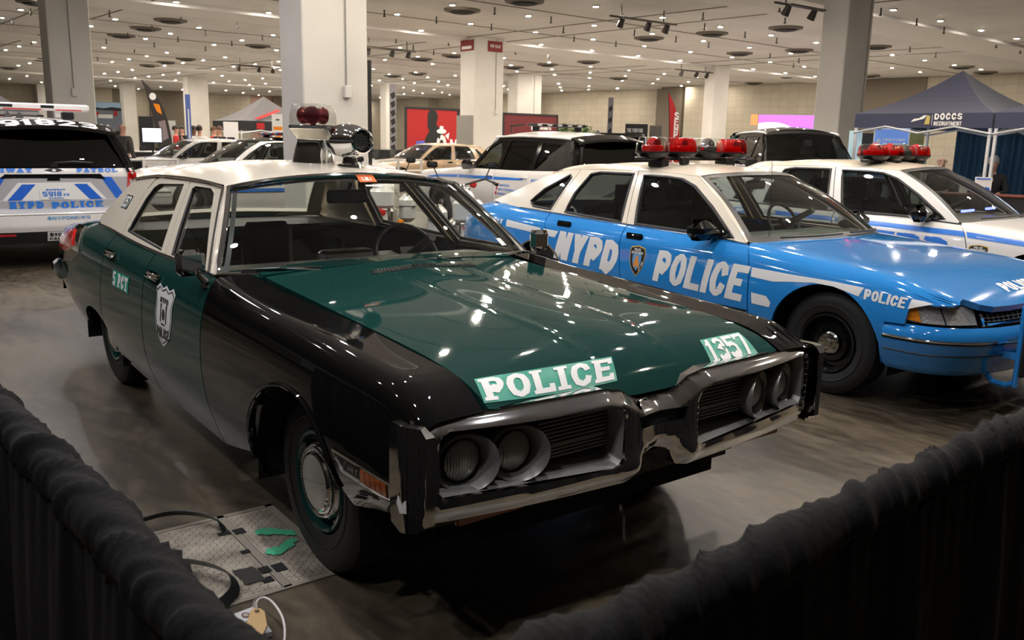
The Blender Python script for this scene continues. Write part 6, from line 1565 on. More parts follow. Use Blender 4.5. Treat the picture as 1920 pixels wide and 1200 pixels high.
# ---- black straps lying over the hatch
def spline(pts, n=10):
    P = [np.array(p, float) for p in pts]; P = [2*P[0]-P[1]]+P+[2*P[-1]-P[-2]]; out = []
    for i in range(1, len(P)-2):
        for k in range(n):
            t = k/n; out.append(.5*((2*P[i])+(-P[i-1]+P[i+1])*t+(2*P[i-1]-5*P[i]+4*P[i+1]-P[i+2])*t*t+(-P[i-1]+3*P[i]-3*P[i+1]+P[i+2])*t**3))
    out.append(P[-2]); return out
def strap(name, pts, w, m, label, th=.004):
    S = spline(pts); V = []; F = []
    for i, p in enumerate(S):
        a, b = S[max(i-1, 0)], S[min(i+1, len(S)-1)]; t = Vector(b-a).normalized(); side = t.cross(Vector((0, 0, 1))).normalized(); nrm = side.cross(t)
        # stands half on edge so that it reads as a flat cable
        wv = (Vector((0, 0, 1))*.75+side*.66).normalized(); nv = wv.cross(t).normalized()
        for sx, sy in ((-1, -1), (1, -1), (1, 1), (-1, 1)): V.append(Vector(p)+wv*(w/2*sx)+nv*(th/2*sy))
    for i in range(len(S)-1):
        for k in range(4): F.append((i*4+k, i*4+(k+1) % 4, i*4+4+(k+1) % 4, i*4+4+k))
    F += [(3, 2, 1, 0), tuple(len(V)-4+k for k in range(4))]
    return tag(mesh_obj(name, V, F, m), label, 'cable')
strapm = mat('black_flat_cable', (.012, .012, .012), .45)
strap('flat_cable', [(-1.76, .80, .012), (-1.50, .74, .03), (-1.34, .70, .05), (-1.22, .69, .055), (-1.12, .62, .05), (-1.07, .54, .035), (-1.07, .485, .010)], .040, strapm, 'upper black flat cable curving into the floor hatch')
strap('flat_cable', [(-1.76, .40, .012), (-1.50, .34, .03), (-1.33, .26, .05), (-1.25, .17, .055), (-1.20, .06, .05), (-1.21, -.03, .035), (-1.27, -.08, .022), (-1.36, -.10, .012)], .042, strapm, 'lower black flat cable looping over the steel tread plate')
# ---- white card, tag and white cord
card = empty('white_card', (0, 0, 0), 0, 'white printed card on the floor beneath the manila tag', 'card')
MB().prism([(-1.268, -.168), (-1.194, -.160), (-1.201, -.342), (-1.281, -.349)], .002, .02, lambda a, b, d: (a, b, d)).build('card_board', mat('white_card', (.62, .62, .64), .4), card, smooth=False)
for i, (x, y) in enumerate(((-1.235, -.20), (-1.245, -.255), (-1.215, -.30))):
    flat_letters('oval_logo', mat('logo_ink_%d' % i, (.12, .05, .04), .5), card, [oval(x, y, .014, .019, 16)], lambda a, b: (a, b, .0212))
    flat_letters('oval_logo_centre', mat('logo_pale_%d' % i, (.42, .36, .33), .5), card, [oval(x, y, .009, .012, 16)], lambda a, b: (a, b, .0218))
tagm = mat('manila_paper', (.62, .42, .19), .7); tg3 = empty('manila_tag', (0, 0, 0), 0, 'manila paper tag tied with string to the white cord', 'tag')
tp = [(-1.285, -.335), (-1.245, -.272), (-1.232, -.262), (-1.212, -.272), (-1.204, -.290), (-1.222, -.355), (-1.262, -.400)]
V = [(a, b, .045+.03*((b+.40)/.14)) for a, b in tp]; V2 = [(a, b, z-.0015) for a, b, z in V]; n_ = len(V)
mesh_obj('tag_paper', V+V2, [tuple(range(n_-1, -1, -1)), tuple(range(n_, 2*n_))]+[(i, (i+1) % n_, (i+1) % n_+n_, i+n_) for i in range(n_)], tagm, tg3)
MB().lathe([(.004, 0), (.007, .001), (.0075, 0), (.0075, -.001)], n=14, c=(-1.226, -.281, .073)).build('eyelet', mat('brown_eyelet', (.15, .07, .03), .5), tg3)
MB().tube(spline([(-1.226, -.281, .074), (-1.215, -.255, .085), (-1.195, -.215, .075), (-1.19, -.20, .068)], 5), .0012, 5).tube(spline([(-1.19, -.20, .068), (-1.205, -.205, .07), (-1.222, -.23, .058)], 5), .001, 5).build('string', mat('string', (.7, .66, .55), .8), tg3)
tag(MB().tube(spline([(-1.205, -.215, .030), (-1.198, -.200, .055), (-1.170, -.195, .062), (-1.152, -.235, .055), (-1.158, -.33, .045), (-1.19, -.42, .03), (-1.25, -.52, .012)], 8), .0042, 8).build('looped_cord', mat('white_cord', (.75, .70, .68), .4)), 'white cord looping up from the floor beside the manila tag', 'cord')
# ------------------------------------------------------------------ background: people, tents, stands, motorcycles
skin_m = mat('skin', (.55, .30, .21), .5); hair_d = mat('dark_hair', (.02, .015, .012), .6); hair_g = mat('grey_hair', (.35, .33, .30), .6); hair_b = mat('brown_hair', (.10, .05, .03), .6)
skin_dk = mat('dark_skin', (.20, .10, .065), .5)
def skinmesh(name, J, E_, m, parent, sub=1, root=0):
    """J: {name: (pos, radius)}; one smooth surface grown over the joints"""
    me = bpy.data.meshes.new(name); bm = bmesh.new(); sl = bm.verts.layers.skin.new(); ix = {}
    for k, (p, r) in J.items():
        v = bm.verts.new(p); rr = r if isinstance(r, tuple) else (r, r); v[sl].radius = rr; v[sl].use_root = (k == root); ix[k] = v
    for a, b in E_: bm.edges.new((ix[a], ix[b]))
    bm.to_mesh(me); bm.free(); o = bpy.data.objects.new(name, me); COL.objects.link(o)
    md = o.modifiers.new('s', 'SKIN'); md.use_smooth_shade = True; sb_ = o.modifiers.new('u', 'SUBSURF'); sb_.levels = sb_.render_levels = sub
    dg = bpy.context.evaluated_depsgraph_get(); dg.update(); me2 = bpy.data.meshes.new_from_object(o.evaluated_get(dg)); bpy.data.objects.remove(o)
    me2.name = name; me2.materials.clear(); me2.materials.append(m); me2.polygons.foreach_set('use_smooth', [True]*len(me2.polygons))
    return link(bpy.data.objects.new(name, me2), parent)
def person(loc, rz, label, shirt, trousers, hair, skin=None, seated=False, arm='down', bald=False, strap_=False, beard=False, group=None):
    sk = skin or skin_m
    root = empty('person', loc, rz, label, 'person', group)
    # facing -y locally
    if seated: H0 = .50; dz = -.30
    else: H0 = .92; dz = 0
    z = lambda a: a+dz
    J = {'pel': ((0, 0, z(.95)), (.14, .11)), 'wai': ((0, 0, z(1.10)), (.13, .10)), 'che': ((0, -.01, z(1.30)), (.165, .12)), 'neb': ((0, 0, z(1.47)), (.07, .07)), 'nec': ((0, -.01, z(1.54)), (.055, .058)), 'hd0': ((0, -.02, z(1.60)), (.066, .078)), 'hd1': ((0, -.015, z(1.68)), (.078, .095)), 'hd2': ((0, -.005, z(1.745)), (.066, .08))}
    E_ = [('pel', 'wai'), ('wai', 'che'), ('che', 'neb'), ('neb', 'nec'), ('nec', 'hd0'), ('hd0', 'hd1'), ('hd1', 'hd2')]
    for s, q in ((-1, 'l'), (1, 'r')):
        J['sh'+q] = ((s*.19, 0, z(1.42)), .062)
        if arm == 'face' and s == -1: el, ha = (s*.22, -.24, z(1.20)), (s*.05, -.14, z(1.53))
        elif arm == 'desk' or arm == 'face': el, ha = (s*.25, -.12, z(1.16)), (s*.10, -.38, z(1.14))
        elif arm == 'bent': el, ha = (s*.25, -.02, z(1.15)), (s*.10, -.26, z(1.18))
        else: el, ha = (s*.25, .02, z(1.14)), (s*.26, -.06, z(.90))
        J['el'+q] = (el, .042); J['wr'+q] = (ha, .028)
        hd = (Vector(ha)-Vector(el)).normalized(); J['pa'+q] = (tuple(Vector(ha)+hd*.06), (.034, .018)); E_ += [('che', 'sh'+q), ('sh'+q, 'el'+q), ('el'+q, 'wr'+q), ('wr'+q, 'pa'+q)]
        pr = hd.cross(Vector((0, 1, .3))).normalized()
        for f in range(4):
            st = Vector(ha)+hd*.085+pr*(.012*(f-1.5)); J['f%d' % f+q] = (tuple(st+hd*(.045+.012*(f in (1, 2)))), .008); E_.append(('pa'+q, 'f%d' % f+q))
        J['th'+q] = (tuple(Vector(ha)+hd*.05+pr*.045), .010); E_.append(('pa'+q, 'th'+q))
        J['hip'+q] = ((s*.09, 0, z(.90)), .088)
        if seated: kn, an, to = (s*.12, -.44, .62), (s*.12, -.40, .22), (s*.12, -.54, .17)
        else: kn, an, to = (s*.10, -.01, .50), (s*.10, .02, .09), (s*.11, -.13, .035)
        J['kn'+q] = (kn, .058); J['an'+q] = (an, .042); J['to'+q] = (to, .035); E_ += [('pel', 'hip'+q), ('hip'+q, 'kn'+q), ('kn'+q, 'an'+q), ('an'+q, 'to'+q)]
    body = skinmesh('body', J, E_, sk, root, 1, 'pel')
    def sub(names, grow, name, m):
        JJ = {k: (v[0], tuple(x+grow for x in v[1]) if isinstance(v[1], tuple) else v[1]+grow) for k, v in J.items() if k in names}
        return skinmesh(name, JJ, [e for e in E_ if e[0] in names and e[1] in names], m, root, 1, 'pel' if 'pel' in names else 'che')
    sub({'pel', 'wai', 'che', 'neb', 'shl', 'shr', 'ell', 'elr', 'wrl', 'wrr'}, .014, 'jacket', shirt)
    sub({'pel', 'hipl', 'hipr', 'knl', 'knr', 'anl', 'anr'}, .016, 'trousers', trousers)
    sh = MB()
    for s in (-1, 1): p = J['to'+('l' if s < 0 else 'r')][0]; sh.box((p[0], p[1]+.05, p[2]+.005), (.09, .26, .078), bev=.025)
    sh.build('shoes', blackplastic, root)
    hz = z(1.70)
    fc = MB()
    for s in (-1, 1): fc.ell((s*.032, -.094, hz-.01), (.012, .007, .007), 8, 5)
    fc.build('eyes', hair_d, root)
    MB().tube([(0, -.098, hz-.005), (0, -.118, hz-.045), (0, -.100, hz-.052)], [.008, .014, .010], 8).build('nose', sk, root)
    MB().box((0, -.093, hz-.082), (.045, .01, .010), bev=.003).build('mouth', mat_lip, root)
    for s in (-1, 1): MB().ell((s*.082, .0, hz-.02), (.010, .020, .032), 8, 6).build('ear', sk, root)
    if bald: 
        MB().lathe([(.088, -.03), (.090, .0), (.082, .015)], n=20, sc=(1, 1.12), c=(0, .012, hz-.01)).build('hair', hair, root) if 0 else None
    else:
        MB().lathe([(.087, -.035), (.092, .0), (.090, .04), (.072, .082), (.03, .105), (.001, .108)], n=20, sc=(1, 1.15), rot=Matrix.Rotation(-.25, 3, 'X'), c=(0, .014, hz+.005)).build('hair', hair, root)
    if beard: MB().lathe([(.05, -.045), (.075, -.02), (.078, .01)], n=16, sc=(1, 1.2), c=(0, -.02, hz-.085)).build('beard', hair, root)
    if strap_:
        w = MB()
        for s in (-1, 1): w.tube([(s*.09, .0, z(1.47)), (s*.09, .135, z(1.38)), (s*.03, .13, z(1.16)), (s*.06, .125, z(1.02))], .014, 6, flat=.4)
        w.box((0, 0, z(1.0)), (.34, .28, .05), bev=.02); w.build('suspenders', blackplastic, root)
    return root
mat_lip = mat('lips', (.35, .13, .11), .5)
cl = {k: mat('cloth_'+k, c, .8) for k, c in dict(grey=(.07, .065, .06), white=(.72, .71, .69), black=(.012, .012, .014), red=(.45, .02, .02), navy=(.02, .03, .07), tan=(.25, .19, .12)).items()}
def at(u, v, d, z=None):
    p = pt_at(u, v, d); return (p.x, p.y, p.z if z is None else z)
def gpos(u, d, z=0): return at(u, 270, d, z)
# people far behind at the left
person(gpos(231, 20.5), 2.2, 'person in a dark grey suit walking beside the far left column', cl['grey'], cl['grey'], hair_g, bald=True)
person(gpos(375, 26.0), 2.6, 'person in a white shirt with black suspenders seen from behind', cl['white'], cl['black'], hair_d, strap_=True, arm='bent')
person(gpos(364, 28.5), .6, 'person in black partly hidden by the person in suspenders', cl['black'], cl['black'], hair_d, skin_dk)
person(gpos(331, 30.0), 1.2, 'person in a red top bending over the white counter', cl['red'], cl['black'], hair_d)
person(gpos(343, 31.5), -.5, 'person in black behind the narrow blue banner', cl['black'], cl['navy'], hair_d)
person(gpos(402, 30.0), .9, 'person in a red jacket right of the grey column', cl['red'], cl['tan'], hair_b)
person(gpos(412, 28.0), -.9, 'person in a black jacket beside the one in red', cl['black'], cl['navy'], hair_b)
# ---- canopy tents
tentm = mat('navy_tent_fabric', (.030, .035, .075), .7, sheen=.3); tentgrey = mat('grey_tent_fabric', (.12, .115, .12), .7); alu = mat('white_tent_frame', (.65, .66, .68), .4, metal=.3)
def tent(x0, y0, x1, y1, zt, zp, val, m, label, vm=None):
    cx_, cy_ = (x0+x1)/2, (y0+y1)/2; r = empty('canopy_tent', (0, 0, 0), 0, label, 'tent')
    C = [(x0, y0), (x1, y0), (x1, y1), (x0, y1)]; V = []; F = []
    n = 8
    for s in range(4):
        a, b = C[s], C[(s+1) % 4]; k = len(V)
        for i in range(n+1):
            for j in range(n+1):
                g = j/n; e = (a[0]+(b[0]-a[0])*i/n, a[1]+(b[1]-a[1])*i/n); x = e[0]+(cx_-e[0])*g; y = e[1]+(cy_-e[1])*g
                z = zt+(zp-zt)*g-.10*math.sin(PI*g)*(1)-.03*math.sin(PI*i/n)*(1-g); V.append((x, y, z))
        for i in range(n):
            for j in range(n): F.append((k+i*(n+1)+j, k+(i+1)*(n+1)+j, k+(i+1)*(n+1)+j+1, k+i*(n+1)+j+1))
    mesh_obj('canopy', V, F, m, r)
    mv = MB()
    for s in range(4):
        a, b = C[s], C[(s+1) % 4]; mv.add([(a[0], a[1], zt), (b[0], b[1], zt), (b[0], b[1], zt-val), (a[0], a[1], zt-val)], [(0, 1, 2, 3)])
    mv.build('valance', vm or m, r, smooth=False)
    for x, y in C: MB().box((x+(.03 if x < cx_ else -.03), y+(.03 if y < cy_ else -.03), zt/2), (.045, .045, zt)).build('leg', alu, r)
    tr = MB()
    for s in range(4):
        a, b = C[s], C[(s+1) % 4]
        for k in range(4):
            p = lambda t: (a[0]+(b[0]-a[0])*t, a[1]+(b[1]-a[1])*t)
            u0, u1 = p(k/4), p((k+1)/4); tr.tube([(*u0, zt-val+(.02 if k % 2 else -.10)), (*u1, zt-val+(-.10 if k % 2 else .02))], .018, 4)
    tr.build('truss', alu, r)
    return r
def fill_emitter(parent, p, l):
    MB().box(p, (.05, l, .04)).build('fill_bar', mat_fill, parent, smooth=False)
mat_fill = mat('tent_fill_emitter', (1, 1, 1), .5, emis=(.75, .88, 1.0), estr=14)  # added emitter, brightens the curtain and people under the tents
t1 = tent(13.70, 4.40, 16.50, 7.00, 2.24, 3.08, .26, tentm, 'dark blue canopy tent with white lettering on its valance')
t2 = tent(13.70, 1.76, 16.50, 4.36, 2.24, 3.08, .26, tentm, 'dark blue canopy tent at the right edge adjoining the lettered one')
fill_emitter(t1, (15.2, 5.7, 2.16), 2.0); fill_emitter(t1, (14.3, 5.7, 2.12), 2.0); fill_emitter(t2, (15.2, 3.1, 2.16), 2.0)
vl = [c for c in t1.children if c.name.startswith('valance')][0]
pl, W = text_polys('DOCCS', .2, .62, .12); L_ = lambda a, b: (13.69, a, b)
flat_letters('tent_lettering', white_vinyl, vl, place(pl, W, (5.42, 2.13), (-.50, 0), (0, .10)), L_)
pl, W = text_polys('RECRUITMENT', .2, .62, .1); flat_letters('tent_lettering', white_vinyl, vl, place(pl, W, (5.42, 2.02), (-.50, 0), (0, .07)), L_)
flat_letters('state_emblem', mat('emblem_gold', (.5, .4, .12), .6), vl, [[(5.60, 2.04), (5.50, 2.04), (5.50, 2.19), (5.56, 2.20)]], L_)
flat_letters('state_outline', white_vinyl, vl, [[(5.86, 2.08), (5.62, 2.14), (5.56, 2.20), (5.62, 2.20), (5.70, 2.15), (5.80, 2.14)], rc(5.455, 2.03, 5.462, 2.21)], L_)
# curtain wall, tables and people under the tents
bcur = mat('blue_curtain', (.020, .060, .105), .85)
V = []; F = []
for i in range(241):
    y = .6+i*.025; x = 16.95+.05*math.sin(i*1.1)+.03*math.sin(i*.37)
    for j in range(5): V.append((x, y, 2.42*j/4))
for i in range(240):
    for j in range(4): F.append((i*5+j, (i+1)*5+j, (i+1)*5+j+1, i*5+j+1))
tag(mesh_obj('curtain', V, F, bcur, None, True), 'dark blue pleated curtain hanging behind the seated people', 'curtain')
MB_ = MB().tube([(16.95, .6, 2.46), (16.95, 6.6, 2.46)], .02)
tag(MB_.build('curtain_rail', alu), 'white rail holding the dark blue curtain', 'rail')
p1 = at(1763, 330, 16.6, 0); p2 = at(1860, 330, 16.0, 0)
person((p1[0], p1[1], 0), 1.35+PI+.0-PI, 'bald seated person in black with a hand to the chin', cl['black'], cl['black'], hair_g, seated=True, arm='face', bald=True) if 0 else None
def facing(p): return math.atan2(CAMP[1]-p[1], CAMP[0]-p[0])+PI/2
for p, lab, bl, hr in ((p1, 'bald seated person in black under the blue tent', True, hair_g), (p2, 'seated person in black behind the white brochure stand', False, hair_g)):
    person(p, facing(p)+.1, lab, cl['black'], cl['black'], hr, seated=True, arm='face', bald=bl)
    ch = empty('bar_stool', (p[0]+.05, p[1], 0), facing(p), 'black high stool under the '+('bald' if bl else 'grey haired')+' seated person', 'stool')
    MB().box((0, .02, .50), (.40, .40, .03), bev=.01).build('seat', blackplastic, ch)
    MB().box((0, .24, .86), (.42, .03, .25), bev=.01).build('backrest', blackplastic, ch)
    MB().box((0, -.42, .16), (.36, .03, .03)).box((-.17, -.30, .16), (.03, .26, .03)).box((.17, -.30, .16), (.03, .26, .03)).build('footrest', darkmetal, ch)
    for sx in (-.19, .19):
        for sy in (-.17, .23): MB().box((sx, sy, .245 if sy < 0 else .49), (.03, .03, .49 if sy < 0 else .98)).build('leg', darkmetal, ch)
tbl = at(1838, 360, 14.9, 0); tr_ = facing(tbl)
tb = empty('table', tbl, tr_, 'dark table with brochures in front of the seated people', 'table')
MB().box((0, 0, .86), (1.5, .6, .03), bev=.008).build('tabletop', mat('dark_red_wood', (.16, .045, .03), .4), tb)
MB().box((0, 0, .43), (1.45, .55, .82)).build('table_skirt', cl['black'], tb, smooth=False)
def standee(name, u, d, z0, z1, w_, m, label, cat, th=.03, frame=None, base=True, rz=None, v=270):
    p = gpos(u, d); o = empty(name, p, facing(p) if rz is None else rz, label, cat)
    MB().box((0, 0, (z0+z1)/2), (w_, th, z1-z0), bev=.004).build('panel', m, o, smooth=False)
    if frame: MB().box((0, .005, z1+.01), (w_+.04, th, .03)).box((0, .005, z0-.01), (w_+.04, th, .03)).box((-w_/2-.01, .005, (z0+z1)/2), (.03, th, z1-z0)).box((w_/2+.01, .005, (z0+z1)/2), (.03, th, z1-z0)).build('frame', frame, o, smooth=False)
    if base and z0 > .05:
        MB().box((0, .03, z0/2), (.05, .03, z0)).box((0, .03, .015), (min(w_, .5), .35, .03)).build('stand', darkmetal, o, smooth=False)
    return o
def on_panel(o, m, polys, y=-.022, name='lettering'): return flat_letters(name, m, o, polys, lambda a, b: (a, y, b))
def ptxt(o, m, s, x0, x1, z0, z1, y=-.022, **k):
    pl, W = text_polys(s, k.get('t', .2), .62, .1, k.get('slab', False)); return on_panel(o, m, place(pl, W, (x0, z0), (x1-x0, 0), (0, z1-z0)), y)
whitep = mat('white_print', (.75, .75, .76), .5); bluep2 = mat('blue_print', (.08, .16, .42), .5, emis=(.2, .35, .8), estr=.35); redp = mat('red_print', (.38, .010, .010), .5); blackpn = mat('black_print', (.012, .012, .014), .5); maroon = mat('maroon_print', (.12, .012, .015), .55)
for u, lab, w_, h_ in ((1817, 'plain white card standing on the dark table', .13, .24), (1853, 'white brochure stand with a blue picture on the dark table', .26, .28)):
    p = gpos(u, 14.75); o = empty('brochure_stand', (p[0], p[1], .876), facing(p), lab, 'brochure'); MB().box((0, 0, h_/2), (w_, .01, h_), rx=.12).build('card', whitep, o, smooth=False)
    MB().box((0, .05, .01), (w_, .1, .01)).build('foot', whitep, o, smooth=False)
    if w_ > .2: on_panel(o, mat_b1 if 0 else blue_vinyl, [[(.0, .02), (.11, .02), (.11, .10), (.04, .12)], [(-.11, .24), (.11, .24), (.11, .26), (-.11, .26)]], -.03)
s1 = standee('display_screen', 1670, 17.6, 1.30, 1.97, .62, bluep2, 'blue display poster in a white frame under the tent', 'poster', frame=alu, rz=None)
ptxt(s1, whitep, 'CORRECTIONS', -.16, .26, 1.74, 1.79); ptxt(s1, whitep, 'AND COMMUNITY', -.16, .26, 1.66, 1.71); ptxt(s1, whitep, 'WE ARE HIRING', -.25, .25, 1.50, 1.56)
on_panel(s1, whitep, [oval(-.23, 1.73, .04, .05)])
s2 = standee('lit_banner', 1603, 17.2, .0, 1.92, .24, mat('pale_blue_panel', (.45, .60, .66), .5, emis=(.5, .75, .85), estr=.25), 'pale blue lit panel in front of the column by the tent', 'panel')
s3 = standee('olive_board', 1716, 19.4, .9, 1.98, .34, mat('olive_cloth', (.20, .21, .10), .8), 'olive green panel left of the dark blue curtain', 'panel')
s4 = standee('black_board', 1628, 18.6, .0, 1.90, .55, blackpn, 'black panel behind the blue display poster', 'panel')
# big screen with purple picture
purple = mat('purple_screen', (.3, .1, .6), .4, emis=(.50, .16, .90), estr=1.0)
s5 = standee('led_screen', 1474, 30, .9, 2.62, 1.95, purple, 'large lit purple and white screen behind the van', 'screen', rz=None)
on_panel(s5, mat('screen_white', (.9, .9, .95), .4, emis=(.9, .92, 1), estr=1.1), [[(-.97, 1.0), (-.97, 2.2)]+[(-.97+1.94*i/12, 2.25+.18*math.sin(PI*(i/12)*.9+.4)-.62*(i/12)**2) for i in range(13)]+[(.97, .95)]])
on_panel(s5, mat('screen_blue', (.3, .6, .9), .4, emis=(.15, .5, .95), estr=1.0), [[(-.97+1.94*i/12, 1.85+.15*math.sin(PI*(i/12))-.40*(i/12)**2) for i in range(13)]+[(.97-1.94*i/12, 1.70+.15*math.sin(PI*(1-i/12))-.40*(1-i/12)**2) for i in range(13)]], -.024)
MB().box((-1.12, -.0, 2.45), (.22, .04, .35)).build('orange_panel', mat('orange_screen', (.9, .25, .08), .4, emis=(.9, .2, .08), estr=.9), s5, smooth=False)
# recruiting wall: red panel with dark figure, then maroon panels
def wallpanel(name, u0, u1, y, z0, z1, m, label, frame=True):
    x0, x1 = x_at(u0, y, 260), x_at(u1, y, 260); o = empty(name, ((x0+x1)/2, y, 0), 0, label, 'display wall')
    w_ = x1-x0; MB().box((0, 0, (z0+z1)/2), (w_, .08, z1-z0)).build('panel', m, o, smooth=False)
    if frame: MB().box((0, -.01, z1+.03), (w_+.15, .12, .10)).box((-w_/2-.04, -.01, (z0+z1)/2), (.08, .12, z1-z0)).box((w_/2+.04, -.01, (z0+z1)/2), (.08, .12, z1-z0)).build('frame', blackpn, o, smooth=False)
    return o, w_
o, w_ = wallpanel('display_wall', 762, 875, 34.0, 0, 2.92, redp, 'red recruiting display wall with a dark figure and white emblem')
a = -w_/2
F_ = lambda n, m, polys, y=-.045: flat_letters(n, m, o, polys, lambda p, q: (p, y, q))
F_('dark_figure', blackpn, [[(a+.95, .2), (a+1.0, 1.5), (a+1.25, 1.9), (a+1.15, 2.1), (a+1.15, 2.7), (a+1.3, 2.9), (a+1.62, 2.88), (a+1.75, 2.6), (a+1.65, 2.2), (a+1.9, 2.0), (a+2.1, 1.6), (a+2.1, .2)]])
F_('blue_patch', mat('blue_violet_print', (.10, .10, .45), .5), [[(a+.55, 1.0), (a+.5, 1.4), (a+.95, 1.45), (a+1.15, 1.1), (a+.9, .9)]], -.05)
F_('white_emblem', whitep, [oval(a+1.95, 1.35, .28, .38, 18), oval(a+1.95, 1.9, .28, .12, 12), rc(a+1.85, 2.0, a+2.05, 2.15), [(a+2.15, 1.7), (a+2.4, 1.85), (a+2.35, 1.5)]], -.052)
F_('emblem_shade', blackpn, [oval(a+1.95, 1.30, .12, .20, 12), [(a+1.7, 1.65), (a+1.9, 1.75), (a+1.85, 1.5)]], -.056)
pl, W = text_polys('MARINES', .24, .7, .08); flat_letters('wall_lettering', whitep, o, place(pl, W, (a+2.45, 1.05), (2.6, 0), (0, .48)), lambda p, q: (p, -.05, q))
F_('black_stripe', blackpn, [rc(a+2.85, 1.7, a+3.02, 2.9)])
o, w_ = wallpanel('display_wall', 944, 1042, 36.0, 0, 2.92, maroon, 'maroon display wall right of the column with red signs')
flat_letters('wall_lettering', whitep, o, [oval(w_/2-1.75, 2.22, .09, .13)], lambda p, q: (p, -.05, q)); pl, W = text_polys('MARINES', .24, .7, .08); flat_letters('wall_lettering', whitep, o, place(pl, W, (w_/2-1.55, 2.15), (1.15, 0), (0, .14)), lambda p, q: (p, -.05, q))
s = standee('banner_stand', 1192, 23.5, .25, 2.08, .60, blackpn, 'black banner with white words beside the roof of the blue car', 'banner')
for t, z0, h_, ww in (('THE FIGHTING', 1.86, .10, .42), ('SPIRIT', 1.62, .19, .46), ('OF A MARINE', 1.46, .09, .40), ('HQ', 1.2, .16, .2)): ptxt(s, whitep, t, -.25, -.25+ww, z0, z0+h_)
s = standee('banner_stand', 1228, 25, .3, 2.08, .35, mat('dark_photo_print', (.10, .09, .08), .5), 'dark picture banner beside the black banner with white words', 'banner')
def feather(u, d, z0, z1, w_, m, label, tm=None, txt=None, bend=.35):
    p = gpos(u, d); o = empty('feather_flag', p, facing(p), label, 'flag'); n = 16; L = []; R_ = []
    for i in range(n+1):
        g = i/n; z = z0+(z1-z0)*g; x = -bend*g**2.5*1.0; L.append((x, z)); R_.append((x+w_*(1-g**5), z))
    pg = L+R_[::-1]; MB().prism(pg, -.006, .006, lambda a, b, d_: (a, d_, b)).build('flag_cloth', m, o, smooth=False)
    MB().tube([(0, 0, 0)]+[(x-.01, 0, z) for x, z in L], .012, 6).box((0, 0, .02), (.4, .4, .04)).build('pole', darkmetal, o)
    if txt:
        for i, c in enumerate(txt):
            pl, W = text_polys(c, .2, .62, .1); zz = z1-.75-i*(z1-z0-1.0)/len(txt); flat_letters('flag_lettering', tm, o, place(pl, W, (w_*.3, zz), (w_*.42, 0), (0, (z1-z0)*.07)), lambda a, b: (a, -.009, b))
    return o
feather(1256, 26, .4, 3.05, .30, redp, 'red feather flag with white letters behind the red lamps', whitep, 'SEMPER FI', .12)
feather(298, 27.5, .3, 3.15, .42, mat('dark_flag_print', (.03, .025, .022), .6), 'black feather flag with an orange and white picture', whitep, None, .38)
_ff = bpy.data.objects['feather_flag.001']; on_panel(_ff, whitep, [oval(-.10, 2.66, .10, .11)], -.009, 'flag_picture'); on_panel(_ff, amber, [[(-.10, 2.45), (.08, 2.42), (.14, 2.12), (.0, 2.2)]], -.009, 'flag_picture'); on_panel(_ff, mat('grey_figure', (.25, .2, .2), .6), [[(.02, 1.9), (.22, 1.95), (.30, 1.4), (.12, 1.3)]], -.009, 'flag_picture')
s = standee('narrow_banner', 1142, 24, .1, 2.78, .14, mat('grey_pattern_print', (.20, .19, .22), .6), 'tall narrow grey patterned banner in front of the tiled wall', 'banner')
for i in range(7): on_panel(s, blackpn, [[(-.05, 2.5-i*.3), (.04, 2.58-i*.3), (.05, 2.45-i*.3), (-.03, 2.38-i*.3)]], -.02)
s = standee('narrow_banner', 737, 34, .1, 3.58, .26, mat('grey_pattern_print_2', (.22, .21, .23), .6), 'tall narrow grey patterned banner left of the red display wall', 'banner')
for i in range(9): on_panel(s, blackpn, [[(-.10, 3.2-i*.33), (.06, 3.3-i*.33), (.10, 3.1-i*.33), (-.04, 3.0-i*.33)]], -.02)
s = standee('narrow_banner', 356, 27.5, .1, 2.75, .15, mat('blue_banner_print', (.08, .14, .40), .5), 'narrow blue banner in front of the distant grey column', 'banner'); on_panel(s, whitep, [[(-.02, 1.4), (.03, 1.4), (.02, 2.3), (-.01, 2.3)]], -.02)
tag(MB().box((*gpos(694, 15.5)[:2], 1.45), (.05, .05, 2.9)).box((*gpos(694, 15.5)[:2], .02), (.4, .4, .04)).build('black_post', blackpn), 'black post just right of the wide grey column', 'post')
# left booths
s = standee('picture_board', 206, 24, 1.62, 2.35, .70, mat('photo_print', (.16, .19, .24), .5), 'picture board showing parked cars beside the far left column', 'board')
on_panel(s, mat('sky_print', (.33, .50, .68), .5), [rc(-.34, 2.18, .34, 2.34)]); on_panel(s, blackpn, [[(-.34, 2.14), (.34, 2.12), (.34, 2.20), (.1, 2.22), (-.1, 2.18), (-.34, 2.21)]], -.023); on_panel(s, redp, [rc(-.33, 2.0, -.22, 2.08), rc(.15, 1.98, .24, 2.12)], -.024); on_panel(s, whitep, [rc(-.25, 1.92, .12, 2.02), rc(-.22, 1.68, -.14, 1.76), rc(-.05, 1.68, .02, 1.75)], -.024)
s = standee('black_board', 213, 25, .6, 1.58, .5, blackpn, 'black board with white letters left of the person in the grey suit', 'board'); ptxt(s, whitep, 'DO', -.14, .08, 1.32, 1.44); ptxt(s, whitep, 'IT', .02, .12, 1.12, 1.22)
s = standee('monitor', 286, 25, 1.30, 1.68, .50, mat('screen_light', (.8, .85, 1), .4, emis=(.75, .82, 1), estr=1.6), 'bright monitor standing on the distant booth counter', 'monitor', frame=blackpn)
s = standee('black_board', 276, 29.5, .2, 2.08, .46, blackpn, 'black panel behind the bright monitor', 'panel')
s = standee('map_board', 318, 33, .9, 2.0, .50, mat('grey_map_print', (.40, .40, .38), .6), 'pale grey patterned board behind the person in red', 'board')
